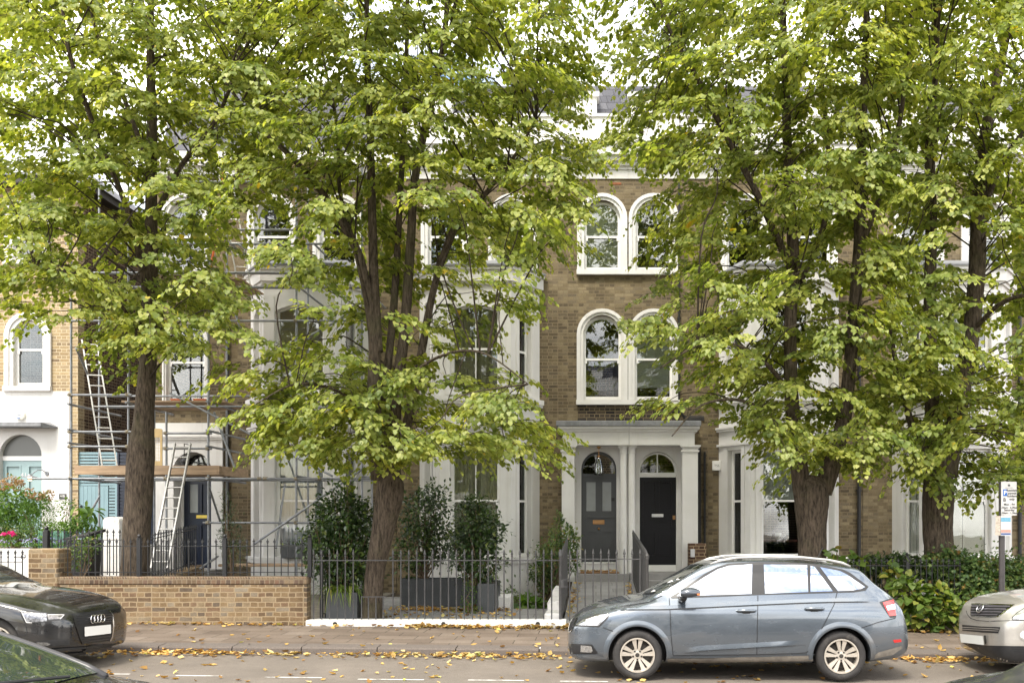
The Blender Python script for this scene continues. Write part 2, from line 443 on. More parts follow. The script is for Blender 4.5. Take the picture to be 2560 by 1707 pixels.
M['stone'] = mat('grey_step_stone', (.26, .25, .24), .85, .15, 5, .2, 40)
M['earth'] = mat('garden_earth', (.075, .058, .04), .95, .4, 5, .6, 30)
M['line'] = mat('worn_road_paint', (.62, .60, .56), .8, .1, 8, stain=((.22, .20, .18), 9, .45))
M['coir'] = mat('coir_mat', (.22, .12, .05), .95, .3, 40, .5, 90)

# ------------------------------------------------------------------ sky, sun, camera
SUN_EL, SUN_AZ = R(58), R(205)              # azimuth measured clockwise from +Y (away from the camera)
w = bpy.data.worlds.new('World'); SC.world = w; w.use_nodes = True
nt = w.node_tree; bg = nt.nodes['Background']
sky = N(nt, 'ShaderNodeTexSky', sky_type='NISHITA'); sky.sun_disc = False
sky.sun_elevation = SUN_EL; sky.sun_rotation = SUN_AZ; sky.air_density = 1.2; sky.dust_density = 2.0; sky.ozone_density = 1.0
tc = N(nt, 'ShaderNodeTexCoord')
cn = noise(nt, tc.outputs['Generated'], 2.6, 9, .62, (1, 1, 2.2))
cf = ramp(nt, cn, [(.385, 0.0), (.505, .95)])
cl = ramp(nt, noise(nt, tc.outputs['Generated'], 5.5, 6, .6, (1, 1, 2.2)), [(.3, (6.6, 6.7, 6.9)), (.7, (15.0, 14.4, 13.5))])
nt.links.new(mix(nt, cf, sky.outputs[0], cl), bg.inputs[0])
bg.inputs[1].default_value = .15
sl = bpy.data.lights.new('sun', 'SUN'); sl.energy = 2.0; sl.angle = R(14); sl.color = (1, .94, .83)
so = bpy.data.objects.new('sun', sl); COL.objects.link(so)
sd = Vector((math.sin(SUN_AZ) * math.cos(SUN_EL), math.cos(SUN_AZ) * math.cos(SUN_EL), math.sin(SUN_EL)))
so.rotation_euler = sd.to_track_quat('Z', 'Y').to_euler()
so.location = sd * 60

cam = bpy.data.cameras.new('camera'); co = bpy.data.objects.new('camera', cam); COL.objects.link(co)
co.location = (0, 0, HC); co.rotation_euler = (R(90), 0, 0)
cam.sensor_width = 36; cam.lens = 36 * FOC / 2560
cam.shift_x = -(VX - 1280) / 2560; cam.shift_y = (VY - 853.5) / 2560
cam.clip_end = 1000; cam.clip_start = .1
SC.camera = co
SC.render.resolution_x = 1024; SC.render.resolution_y = 682
vs_ = SC.view_settings; vs_.view_transform = 'Standard'; vs_.look = 'None'; vs_.exposure = 1.34; vs_.gamma = 1
SC.cycles.max_bounces = 8; SC.cycles.transparent_max_bounces = 12; SC.cycles.diffuse_bounces = 4
SC.cycles.use_denoising = True
# ------------------------------------------------------------------ road, kerb, pavement, gardens
YK, YF = 13.42, 16.02                       # kerb face, front fence line
def sheet(name, x0, x1, y0, y1, z0, z1, m, kind='structure', nx=1):
    b = MB()
    b.add([(x0, y0, z0 + street(x0)), (x1, y0, z0 + street(x1)), (x1, y1, z1 + street(x1)), (x0, y1, z1 + street(x0))], [(0, 1, 2, 3)])
    return b.build(name, m, None, kind=kind)
sheet('road', -160, 160, -160, YK + .02, 0, 0, M['asphalt'])
sheet('pavement', -160, 160, YK + .26, YF + .25, .098, .126, M['slabs'])
sheet('ground', -160, 160, YF + .05, 260, .10, .10, M['earth'])
random.seed(3)
b = MB(); x = -30.0
while x < 25:
    L = random.uniform(.85, 1.25); t = random.uniform(-.004, .004)
    vs = []
    for X in (x + .008, x + L - .008):
        g = street(X) + t
        for (yy, zz) in ((YK, -.05), (YK + .012, .075), (YK + .035, .098), (YK + .30, .112), (YK + .30, -.05)):
            vs.append((X, yy, zz + g))
    b.add(vs, [(0, 5, 6, 1), (1, 6, 7, 2), (2, 7, 8, 3), (3, 8, 9, 4), (4, 3, 2, 1, 0), (5, 6, 7, 8, 9)])
    x += L
b.build('kerb', M['granite'], None, kind='structure')
# dashed bay line in the road
b = MB()
for p0, p1, yy in ((260, 325, 1684), (440, 555, 1688), (662, 805, 1692), (895, 1060, 1697), (1170, 1310, 1699), (1400, 1520, 1702)):
    Y = FOC * (HC - street(gx(p0, 11.4))) / (yy - VY)
    x0, x1 = gx(p0, Y), gx(p1, Y)
    b.add([(x0, Y - .03, .004 + street(x0)), (x1, Y - .03, .004 + street(x1)), (x1, Y + .02, .004 + street(x1)), (x0, Y + .02, .004 + street(x0))], [(0, 1, 2, 3)])
b.build('road_marking', M['line'], None, kind='structure')

# front gardens: flagstones before the grey door house, the sloping entrance path, the sunken area
b = MB()
b.box(-4.9, -.62, YF + .08, 18.45, .0, .235); b.box(-4.9, -2.6, 18.45, 21.5, 0, .232)
b.build('garden_paving', M['flags'], None, kind='structure')
b = MB()
b.add([(-.56, YF - .02, .20), (.86, YF - .02, .19), (.86, 22.45, .53), (-.56, 22.45, .53),
       (-.56, YF - .02, -.1), (.86, YF - .02, -.1), (.86, 22.45, -.1), (-.56, 22.45, -.1)],
      [(0, 1, 2, 3), (0, 4, 5, 1), (1, 5, 6, 2), (3, 7, 4, 0)])
b.build('path', M['flags'], None, kind='structure')
b = MB(); b.box(.88, 4.0, 16.3, 22.3, 0, .25)
b.build('front_yard', M['flags'], None, kind='structure')
b = MB(); b.box(-13.5, -4.95, 16.3, 23.2, 0, .21)
b.build('yard', M['concrete'], None, kind='structure')
# ------------------------------------------------------------------ parts of houses
def sash(parent, fr, cx, z0, zs, hw, rise=0, seg=False, sur=.19, zrail=None, d=0, behind=None, sill=.12, bars=0, name='window', lit=None):
    # a sliding sash window in plane fr: glass half-width hw, glass from z0 to springing zs (+rise)
    fw = .075
    b = MB()
    ztop = zs + rise
    zr = zrail if zrail else (z0 + ztop) / 2
    lo = rect(cx - hw, cx + hw, z0, zr - .022)
    up = arch(cx, zr + .022, zs, hw, rise, seg=seg)
    outer = arch(cx, z0 - .10, zs, hw + fw, rise + (fw if rise > .2 else fw * .6), seg=seg) if rise > 0 else rect(cx - hw - fw, cx + hw + fw, z0 - .10, zs + fw)
    b.plate(outer, [lo, up], d + .10, d + .17, fr)
    if bars:
        b.plate(rect(cx - .012, cx + .012, zr, ztop - .01), [], d + .105, d + .145, fr)
        if bars > 1: b.plate(rect(cx - .012, cx + .012, z0, zr), [], d + .115, d + .15, fr)
    # sash horns and lower rail
    for s in (-1, 1): b.plate(rect(cx + s * hw - .03, cx + s * hw + .03, zr - .10, zr + .03), [], d + .085, d + .105, fr)
    b.plate(rect(cx - hw - .03, cx + hw + .03, zr - .025, zr + .025), [], d + .088, d + .102, fr)
    win = b.build(name, M['white'], parent)
    for o in (lo, up):
        g = MB(); g.plate(o, [], d + .13, d + .134, fr); g.build('pane', M['pane'], win)
    if sur > 0:
        b = MB()
        inner = arch(cx, z0 - .10, zs, hw + fw - .012, rise + (fw if rise > .2 else fw * .6), seg=seg) if rise > 0 else rect(cx - hw - fw + .012, cx + hw + fw - .012, z0 - .10, zs + fw - .012)
        mid = arch(cx, z0 - .10, zs, hw + fw + sur * .45, (rise + fw + sur * .45) if rise > 0 else 0, seg=False) if rise > .2 else rect(cx - hw - fw - sur * .45, cx + hw + fw + sur * .45, z0 - .10, ztop + fw + sur * .4)
        out = arch(cx, z0 - .10, zs, hw + fw + sur, rise + fw + sur) if rise > .2 else rect(cx - hw - fw - sur, cx + hw + fw + sur, z0 - .10, ztop + fw + sur)
        b.plate(mid, [inner], d - .030, d + .16, fr)
        b.plate(out, [mid], d - .065, d + .10, fr)
        b.build('surround', M['plaster'], win)
    if sill:
        b = MB(); w2 = hw + fw + max(sur, .05) + .015
        b.plate([(cx - w2, z0 - .10 - sill), (cx + w2, z0 - .10 - sill), (cx + w2, z0 - .105), (cx - w2, z0 - .105)], [], d - .11, d + .12, fr)
        b.build('sill', M['plaster'], win)
    if behind:
        kind = behind
        b = MB(); dd = d + .26
        if kind == 'curtain' or kind == 'voile':
            n = 64; vs = []; ww = hw + .06
            for i in range(n + 1):
                u = -ww + 2 * ww * i / n
                k = .035 * math.sin(i * 1.05 + math.sin(i * .37) * 1.5) + .01 * math.sin(i * 2.3)
                if abs(u) < .05 and kind == 'curtain': k += .06
                for z in (z0 - .1, ztop + .08): vs.append(fr(cx + u, z, dd + k))
            b.add(vs, [(2*i, 2*i+2, 2*i+3, 2*i+1) for i in range(n)])
            b.build('curtain', M['curtain' if kind == 'curtain' else 'voile'], win, smooth=True)
        elif kind == 'blind':
            b.plate(rect(cx - hw - .02, cx + hw + .02, lit or zr - .1, ztop + .05), [], d + .20, d + .204, fr)
            b.plate(rect(cx - hw, cx + hw, (lit or zr - .1) - .02, (lit or zr - .1) + .012), [], d + .19, d + .21, fr)
            b.build('blind', M['blind'], win)
        elif kind == 'paper':
            b.plate(rect(cx - hw - .03, cx + hw + .03, z0 - .05, ztop + .05), [], d + .16, d + .163, fr)
            b.build('window_covering', M['paper'], win)
        elif kind == 'shutter':
            zt = lit or ztop
            for s in (-1, 1):
                a0, a1 = (cx - hw, cx - .012) if s < 0 else (cx + .012, cx + hw)
                b.plate(rect(a0, a1, z0 - .02, zt), [rect(a0 + .045, a1 - .045, z0 + .05, zt - .06)], d + .18, d + .21, fr)
                z = z0 + .06
                while z < zt - .09:
                    p = [fr(a0 + .045, z, d + .18), fr(a1 - .045, z, d + .18), fr(a1 - .045, z + .05, d + .205), fr(a0 + .045, z + .05, d + .205)]
                    q = [fr(a0 + .045, z - .008, d + .18), fr(a1 - .045, z - .008, d + .18), fr(a1 - .045, z + .042, d + .205), fr(a0 + .045, z + .042, d + .205)]
                    b.add(p + q, [(0, 1, 2, 3), (7, 6, 5, 4), (0, 4, 5, 1), (2, 6, 7, 3)])
                    z += .048
            b.build('shutter', M['cream'], win)
    return win

def opening(cx, z0, zs, hw, rise=0, seg=False):
    fw = .07
    if rise > 0: return arch(cx, z0 - .095, zs, hw + fw, rise + (fw if rise > .2 else fw * .6), seg=seg)
    return rect(cx - hw - fw, cx + hw + fw, z0 - .095, zs + fw)

def door(parent, x0, x1, z0, z1, y, m, panels, glassp=(), knob=None, plate=None, platem=None, name='door'):
    b = MB()
    b.plate(rect(x0, x1, z0, z1), [rect(*p) for p in list(panels) + list(glassp)], y, y + .05)
    for p in list(panels) + list(glassp):
        a, c, e, f = p
        b.plate(rect(a - .012, c + .012, e - .012, f + .012), [rect(a + .02, c - .02, e + .02, f - .02)], y - .012, y + .015)
        b.plate(rect(a - .026, c + .026, e - .026, f + .026), [rect(a - .006, c + .006, e - .006, f + .006)], y - .006, y + .01)
    for p in panels:
        a, c, e, f = p
        b.box(a, c, y + .03, y + .045, e, f)
    d = b.build(name, m, parent)
    for p in glassp:
        g = MB(); g.box(p[0], p[1], y + .02, y + .026, p[2], p[3]); g.build('pane', M['frost'], d)
    if plate:
        g = MB(); a, c, e, f = plate; g.cbox(a, c, y - .014, y, e, f, .004); g.cbox(a + .03, c - .03, y - .02, y - .013, e + .025, f - .025, .003)
        g.build('letter_plate', platem or M['brass'], d)
    if knob:
        g = MB(); g.lathe([(0, -.075), (.022, -.07), (.034, -.055), (.03, -.038), (.012, -.03), (.012, -.01), (.03, -.004), (.03, .0)], (knob[0], y, knob[1]), 16, 'y')
        g.build('knob', knob[2] if len(knob) > 2 else M['brass'], d, smooth=True)
    return d
M['frost'] = mat('obscured_door_glass', (.22, .24, .24), .25, .1, 2, spec=.8)

def canted(cx, hb, hf, yb=YW, yf=22.6):
    return [(cx - hb, yb), (cx - hf, yf), (cx + hf, yf), (cx + hb, yb)]
def zb_(py): return HC - (py - VY) / 104.0

def bay(parent, cx, gf, ff, zbot=-.3, hg=.52):
    hb, hf, yf = 1.5, .86, 22.6
    ztop = zb_(668)
    L = math.hypot(hb - hf, YW - yf); ang = math.atan2(YW - yf, hb - hf)
    planes = [(Pl(cx, yf, 0), -hf, hf, hg, 0),
              (Pl(cx - hb, YW, -ang), 0, L, .16, L * .5),
              (Pl(cx + hf, yf, ang), 0, L, .16, L * .5)]
    b = MB()
    G0, G1, GR = zb_(1384), zb_(1128), zb_(1251)
    F0, F1, FR = zb_(972), zb_(778), zb_(870)
    wins = []
    for k, (pl, a, c, hw, cu) in enumerate(planes):
        holes = [opening(cu, G0, G1, hw), opening(cu, F0, F1, hw, .12, True)]
        b.plate(rect(a + (.002 if k else 0), c - (.002 if k else 0), zbot, ztop), holes, 0, .22, pl)
        # shallow piers that frame each window
        for (z0, z1) in ((G0 - .12, G1 + .16), (F0 - .12, F1 + .35)):
            for s in (-1, 1):
                e = cu + s * (hw + .07 + .075)
                b.plate(rect(e - .06, e + .06, z0, z1), [], -.018, .01, pl)
        wins.append((pl, cu, hw, k))
    wall = b.build('bay_wall', M['plaster'], parent)
    for pl, cu, hw, k in wins:
        sash(parent, pl, cu, G0, G1, hw, 0, sur=0, zrail=GR, d=.04, behind=gf if k == 0 or gf in ('shutter',) else (gf if gf == 'curtain' and k == 0 else None), sill=.06, bars=2 if (k == 0 and gf == 'curtain') else (1 if gf == 'shutter' and k == 0 else 0), lit=(zb_(1245) + .0) if gf == 'blind' else (G1 - .55 if gf == 'shutter' and k == 0 else None))
        sash(parent, pl, cu, F0, F1, hw, .12, True, sur=0, zrail=FR, d=.04, behind=ff if k == 0 else None, sill=.05, bars=2 if (k == 0 and ff == 'curtain') else 0)
    path = canted(cx, hb + .02, hf)
    for nm, bands in (('sill_moulding', ((.10, 1400, 1392), (.075, 1408, 1400))), ('sill_moulding', ((.12, 1003, 990), (.085, 1009, 1003))),
                      ('string_course', ((.06, 1072, 1066), (.09, 1066, 1061))), ('string_course', ((.05, 1110, 1104),)),
                      ('bay_cornice', ((.05, 712, 704), (.10, 704, 676), (.15, 676, 668)))):
        b = MB()
        for (o, z0, z1) in bands: b.band(path, o, zb_(z0), zb_(z1))
        b.build(nm, M['plaster'], parent)
    b = MB(); b.band(path, .19, ztop + .001, ztop + .045, inn=.3)
    P = canted(cx, hb + .1, hf + .12, YW, yf - .16)
    vs = [(p[0], p[1], ztop + .04) for p in P] + [(cx - .9, YW, ztop + .42), (cx + .9, YW, ztop + .42)]
    b.add(vs, [(0, 1, 4), (1, 2, 5, 4), (2, 3, 5), (0, 4, 5, 3)])
    b.build('bay_roof', M['lead'], parent)

def parapet(parent, x0, x1, ztop=12.05):
    b = MB()
    for (o, a, c) in ((.03, fz(448), fz(426)), (.06, fz(426), fz(418)), (.12, fz(418), fz(408)), (.20, fz(408), fz(396)), (.28, fz(396), fz(372)), (.32, fz(372), fz(362)), (.04, fz(362), ztop)):
        b.box(x0, x1, YW - o, YW + .3, a + .001, c)
    b.box(x0, x1, YW - .08, YW + .34, ztop, ztop + .07)
    b.build('cornice', M['plaster'], parent)

def shell(parent, x0, x1, holes, m, ztop, zbot=-.3, depth=9.0, side=None, back=True):
    b = MB()
    b.plate(rect(x0, x1, zbot, ztop), holes, YW, YW + .3)
    wall = b.build('wall', m, parent)
    b = MB()
    zt = 11.296
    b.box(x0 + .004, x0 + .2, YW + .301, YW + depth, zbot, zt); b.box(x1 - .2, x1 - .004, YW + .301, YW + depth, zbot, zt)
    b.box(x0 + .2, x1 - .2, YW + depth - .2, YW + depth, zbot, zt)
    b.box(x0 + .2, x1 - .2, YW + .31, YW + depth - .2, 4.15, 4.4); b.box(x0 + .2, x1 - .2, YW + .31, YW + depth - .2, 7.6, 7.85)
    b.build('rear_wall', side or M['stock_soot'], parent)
    return wall
def mansard(parent, x0, x1, dorm=()):
    z0 = 11.3; b = MB()
    prof = [(YW + .36, z0), (YW + 1.0, 13.3), (YW + 4.5, 13.6), (YW + 9, 11.3)]
    vs = [(x0, y, z) for y, z in prof] + [(x1, y, z) for y, z in prof]
    b.add(vs, [(0, 1, 5, 4), (1, 2, 6, 5), (2, 3, 7, 6), (0, 3, 2, 1), (4, 5, 6, 7), (0, 4, 7, 3)])
    rf = b.build('roof', M['slate'], parent)
    for (a, c) in dorm:
        b = MB(); b.box(a, c, YW + .42, YW + 2.2, 11.2, 12.75); b.box(a - .06, c + .06, YW + .36, YW + 2.3, 12.75, 12.86); b.box(a + .14, c - .14, YW + .40, YW + .43, 11.9, 12.6)
        d = b.build('dormer', M['plaster'], rf)
ARCHW = .41
def top_windows(parent, cxs, behind=None):
    for c in cxs: sash(parent, FRONT, c, fz(666), fz(547), ARCHW - .02, ARCHW - .02, sur=.155, zrail=fz(590), d=YW, behind=behind)
def top_holes(cxs): return [opening(c, fz(666), fz(547), ARCHW - .02, ARCHW - .02) for c in cxs]

# ------------------------------------------------------------------ the pair of houses that share the white porch
def porch_house(name, label, x0, x1, bx, doorside, gf, ff):
    h = thing(name, label, 'house', (x0, YW, 0))
    t = [bx - .84, bx + .84]
    small = [fx(1505.5), fx(1634)]
    xs = [c for c in small if x0 < c < x1]
    holes = top_holes(t)
    for c in xs:
        holes += [opening(c, fz(666), fz(547), ARCHW - .02, ARCHW - .02), opening(c, fz(990), fz(836), ARCHW, ARCHW)]
    holes.append(rect(bx - 1.25, bx + 1.25, .7, 7.4))
    if doorside == 'l': holes.append(rect(fx(1440), x1 - .05, .5, 3.85))
    else: holes.append(rect(x0 + .05, fx(1706), .5, 3.85))
    shell(h, x0, x1, holes, M['stock'], fz(447))
    for c in xs:
        sash(h, FRONT, c, fz(666), fz(547), ARCHW - .02, ARCHW - .02, sur=.16, zrail=fz(590), d=YW, behind='blind' if doorside == 'l' else None, lit=fz(672))
        sash(h, FRONT, c, fz(990), fz(836), ARCHW, ARCHW, sur=.15, zrail=fz(897), d=YW, behind=None if doorside == 'l' else 'blind', lit=fz(965))
    top_windows(h, t)
    parapet(h, x0 + .003, x1 - .003)
    mansard(h, x0 + .01, x1 - .01, ((x0 + .25, x0 + 1.3), (x1 - 1.62, x1 - .78)) if doorside == 'l' else ((x0 + .06, x0 + .75), (x1 - 1.6, x1 - .6)))
    bay(h, bx, gf, ff)
    return h
XA0, XM, XB1 = -4.98, .80, 6.66
hA = porch_house('brick_house', 'brown brick house whose slate grey front door is under the white porch', XA0, XM, -2.91, 'l', 'curtain', 'curtain')
hB = porch_house('brick_house', 'brown brick house whose black front door is under the white porch', XM, XB1, 4.57, 'r', 'blind', None)

# darker recessed panel of brick above the porch roof, air brick
YP = 22.75
def px(p): return gx(p, YP)
def pz(p): return gzz(p, YP)
def porch_half(h, side):
    L, Rr = (px(1396), XM - .004) if side == 'l' else (XM + .004, px(1745))
    b = MB()
    b.box(L + (.10 if side == 'l' else 0), Rr - (0 if side == 'l' else .08), YP, YW - .005, pz(1112), pz(1079))
    b.box(L + (.04 if side == 'l' else 0), Rr - (0 if side == 'l' else .02), YP - .05, YW - .005, pz(1079), pz(1073))
    b.box(L + .0, Rr + (0 if side == 'l' else .03), YP - .11, YW - .005, pz(1073), pz(1066))
    # white lining of the recess with the door arch
    wy = YW - .22
    zf = .62
    if side == 'l':
        hole = arch(fx(1497), .60, fz(1173), .435, .435); x0, x1 = px(1402) + .05, XM - .01
    else:
        hole = arch(fx(1643), .60, fz(1176), .46, .455); x0, x1 = XM + .01, px(1743) - .04
    b.plate(rect(x0, x1, zf - .05, pz(1111)), [[(max(x0 + .02, min(x1 - .02, u)), v) for u, v in hole]], wy, wy + .12)
    if side == 'l': b.box(x0 - .02, x0 + .1, YP + .1, wy, zf - .05, pz(1111))
    else: b.box(x1 - .1, x1 + .02, YP + .1, wy, zf - .05, pz(1111))
    b.build('porch', M['plaster'], h)
    b = MB(); b.cbox(L - (.05 if side == 'l' else 0), Rr + (0 if side == 'l' else .06), YP - .16, YW - .01, pz(1066), pz(1053), .01)
    b.build('porch_roof', M['lead'], h)
    # columns
    cols = [(px(1420), .155), (px(1559), .085)] if side == 'l' else [(px(1580), .085), (px(1726), .19)]
    for cx, r in cols:
        z0, z1 = .50, pz(1112); c = MB()
        y = YP + .2
        if r > .1:
            c.cbox(cx - r, cx + r, YP + .06, YP + .36, z0, z1, .012)
            for (e, a, d) in ((.03, z1 - .16, z1 - .12), (.035, z1 - .07, z1 - .035), (.06, z1 - .035, z1), (.04, z0, z0 + .12), (.02, z0 + .12, z0 + .17)):
                c.box(cx - r - e, cx + r + e, YP + .06 - e, YP + .36, a, d)
            c.build('column', M['plaster'], h)
        else:
            c.lathe([(r * 1.35, z0), (r * 1.35, z0 + .12), (r * 1.2, z0 + .16), (r * 1.08, z0 + .2), (r * 1.03, z0 + .9), (r, z0 + 1.8), (r * .95, z1 - .2), (r * 1.12, z1 - .19), (r * 1.12, z1 - .16), (r, z1 - .14), (r * 1.05, z1 - .09), (r * 1.35, z1 - .05)], (cx, y, 0), 28)
            c.box(cx - r * 1.5, cx + r * 1.5, y - r * 1.5, y + r * 1.5, z1 - .05, z1)
            c.build('column', M['plaster'], h, smooth=True, auto=40)
porch_half(hA, 'l'); porch_half(hB, 'r')
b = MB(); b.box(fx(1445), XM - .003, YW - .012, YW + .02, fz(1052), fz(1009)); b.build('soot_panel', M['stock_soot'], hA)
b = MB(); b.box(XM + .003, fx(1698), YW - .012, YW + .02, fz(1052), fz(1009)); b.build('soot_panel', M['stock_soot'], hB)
b = MB()
for i in range(9):
    for j in range(2): b.box(fx(1527) + i * .03, fx(1527) + i * .03 + .018, YW - .012, YW + .01, fz(462) + j * .03, fz(462) + j * .03 + .02)
b.build('air_brick', M['terracotta'], hA)
# grey door
DY = YW - .06
dA = door(hA, fx(1454), fx(1541), fz(1404), fz(1192), DY, M['grey_door'],
     [(fx(1465), fx(1494), fz(1389), fz(1327)), (fx(1503), fx(1532), fz(1389), fz(1327)), (fx(1465), fx(1532), fz(1314), fz(1292))],
     [(fx(1464), fx(1491), fz(1279), fz(1203)), (fx(1504), fx(1530), fz(1279), fz(1203))],
     (fx(1497), fz(1321)), (fx(1482), fx(1511), fz(1310), fz(1299)), M['brass'])
b = MB(); b.box(fx(1440), fx(1560), DY - .01, DY + .1, .60, fz(1404) - .002); b.cbox(fx(1450), fx(1546), DY - .06, DY + .1, fz(1408), fz(1404), .008); b.build('threshold', M['white'], hA)
b = MB(); b.plate(arch(fx(1497), fz(1189), fz(1176), .46, .46), [arch(fx(1497), fz(1184), fz(1176), .40, .40)], DY - .01, DY + .05); b.box(fx(1453), fx(1542), DY - .03, DY + .05, fz(1192), fz(1186))
fl = b.build('fanlight', M['grey_door'], hA)
b = MB(); b.plate(arch(fx(1497), fz(1185), fz(1176), .41, .41), [], DY + .015, DY + .02); b.build('pane', M['pane'], fl)
b = MB(); b.cbox(fx(1528), fx(1536), DY - .03, DY, fz(1252), fz(1244), .004); b.build('lock', M['black'], dA)
# black door
dB = door(hB, fx(1599), fx(1690), fz(1411), fz(1193), DY, M['black_door'],
     [(fx(1609), fx(1638), fz(1282), fz(1203)), (fx(1650), fx(1680), fz(1282), fz(1203)), (fx(1609), fx(1680), fz(1318), fz(1297)),
      (fx(1609), fx(1638), fz(1389), fz(1332)), (fx(1650), fx(1680), fz(1389), fz(1332))], (), None,
     (fx(1629), fx(1658), fz(1292), fz(1284)), M['silverplate'])
b = MB(); b.cbox(fx(1681), fx(1688), DY - .03, DY, fz(1298), fz(1288), .004); b.build('lock', M['brass'], dB)
b = MB()
b.box(fx(1591), fx(1599), DY - .03, DY + .06, .6, fz(1182)); b.box(fx(1690), fx(1699), DY - .03, DY + .06, .6, fz(1182)); b.box(fx(1591), fx(1699), DY - .035, DY + .06, fz(1193), fz(1182))
b.plate(arch(fx(1643), fz(1182), fz(1178), .47, .465), [arch(fx(1643), fz(1181.5), fz(1178), .425, .425)], DY - .02, DY + .05)
b.box(fx(1641.5), fx(1644.5), DY, DY + .04, fz(1182), fz(1134)); b.box(fx(1590), fx(1700), DY - .05, DY + .1, .55, fz(1411) - .002)
fl = b.build('door_frame', M['white'], hB)
b = MB(); b.plate(arch(fx(1643), fz(1182), fz(1178), .43, .43), [], DY + .02, DY + .025); b.build('pane', M['pane'], fl)
b = MB(); b.box(fx(1440), XM - .01, 22.45, YW - .1, .1, .69); b.box(px(1440), XM - .01, 22.36, 22.6, .3, .705); b.build('step', M['stone'], hA)
b = MB(); b.box(XM + .01, fx(1710), 22.4, YW - .1, .1, .72); b.box(XM + .01, fx(1710), 22.1, 22.5, .1, .56); b.build('step', M['stone'], hB)
b = MB(); b.cbox(fx(1452), fx(1546), 22.62, 23.1, .706, .74, .01); m = b.build('doormat', M['coir']); tag(m, 'brown coir doormat strewn with leaves before the grey door', 'doormat')
# hanging glass lantern before the grey door
LY = 22.9; lx, lz = gx(1497, LY), gzz(1187, LY)
lan = thing('pendant_lantern', 'clear glass bell lantern hanging in the porch before the grey door', 'lantern', (lx, LY, lz))
b = MB(); b.lathe([(.02, .45), (.05, .43), (.07, .36), (.105, .2), (.115, .06), (.10, .0), (.097, .0), (.112, .06), (.10, .2), (.065, .36), (.045, .42)], (lx, LY, lz), 20); b.build('shade', M['pane'], lan, smooth=True)
b = MB(); b.tube([(lx, LY, lz + .44), (lx, LY, pz(1113))], .008, 6); b.lathe([(.0, .70), (.055, .69), (.055, .67), (.02, .64)], (lx, LY, lz), 14); b.lathe([(.06, .44), (.045, .47), (.01, .5)], (lx, LY, lz), 14); b.build('chain', M['brass'], lan)
b = MB(); b.lathe([(0, .1), (.03, .13), (.035, .18), (.015, .25), (.015, .36), (0, .36)], (lx, LY, lz), 10); b.build('bulb', M['lens'], lan, smooth=True)
# downpipes and cables of the black door house
def downpipe(h, x, zt, y=YW - .06, r=.04, z0=.3, name='downpipe'):
    b = MB(); b.tube([(x, y, z0), (x, y, zt)], r, 10)
    z = z0 + .6
    while z < zt:
        b.lathe([(r * 1.3, 0), (r * 1.3, .07)], (x, y, z), 10); b.box(x - r * 1.7, x + r * 1.7, y + r * .3, y + .06, z + .02, z + .05); z += 1.8
    b.build(name, M['iron'], h)
downpipe(hB, fx(1761), fz(1130), r=.03)
downpipe(hB, fx(1697), fz(462), z0=fz(1040), r=.025)
b = MB()
for k in range(5): b.tube([(fx(1746 + k * 1.6), YW - .03, .5), (fx(1745 + k * 1.6), YW - .03, fz(1290)), (fx(1744 + k * 1.7), YW - .03, fz(1120))], .012, 5)
for k in range(4): b.tube([(fx(1697 + k), YW - .03, fz(1000)), (fx(1700 + k * 2), YW - .03, fz(1030 + k * 3)), (fx(1712), YW - .03, fz(1040 + k * 3)), (fx(1760), YW - .03, fz(1041 + k * 3))], .012, 5)
b.build('cable', M['black'], hB)
downpipe(hB, fx(2146), fz(470), r=.045)
b = MB(); b.cbox(fx(1780), fx(1801), YW - .1, YW, fz(1176), fz(1152), .012); ab = b.build('alarm_box', M['white']); tag(ab, 'white alarm box on the brick pier right of the porch', 'alarm box')
text_mesh('TSS', .085, 'lettering', M['iron_grey'], ab, lambda u, v, w: (fx(1790.5) + u, YW - .1 - w, fz(1167) + v))
# brown post with the entry keypad at the foot of the porch
b = MB(); b.cbox(fx(1711), fx(1752), YW - 1.2, YW - .8, .2, gzz(1358, 22.4), .012); kp = b.build('entry_post', M['stock_dark'])
tag(kp, 'short brown pier carrying a keypad beside the black door steps', 'pier')
b = MB(); b.cbox(fx(1714), fx(1724), YW - 1.235, YW - 1.2, gzz(1392, 22.3), gzz(1372, 22.3), .006); b.build('keypad', M['silverplate'], kp)
# plant and table seen in the ground floor window of the black door house
iy = 23.55
tb = thing('side_table', 'red brown table standing inside the dark bay window', 'table', (4.75, iy + .4, .5))
b = MB(); b.cbox(4.2, 5.3, iy + .1, iy + .6, 1.45, 1.50, .01); b.build('tabletop', mat('red_wood', (.10, .03, .02), .4), tb)
b = MB()
for x in (4.25, 5.2):
    for y in (iy + .14, iy + .52): b.box(x, x + .05, y, y + .05, .4, 1.45)
b.build('table_legs', mat('dark_wood', (.05, .02, .015), .5), tb)
pp = thing('potted_plant', 'small green plant in a white pot on the table in the bay window', 'pot plant', (4.63, iy + .3, 1.5))
b = MB(); b.lathe([(0, 0), (.06, 0), (.085, .17), (.078, .17), (.07, .15), (0, .15)], (4.63, iy + .3, 1.5), 18); b.build('pot', M['white'], pp, smooth=True, auto=40)

# ------------------------------------------------------------------ far right house
hC = thing('brick_house', 'brown brick house with cream louvred shutters in its bay, far right', 'house', (6.7, YW, 0))
cxC = 8.9
shell(hC, 6.67, 16.4, top_holes([cxC - .84, cxC + .84]) + [rect(cxC - 1.25, cxC + 1.25, .7, 7.4)], M['stock'], fz(447))
top_windows(hC, [cxC - .84, cxC + .84]); parapet(hC, 6.674, 16.4); mansard(hC, 6.68, 16.4, ((7.2, 8.4),)); bay(hC, cxC, 'shutter', None)
downpipe(hC, fx(2547), fz(640), r=.045)

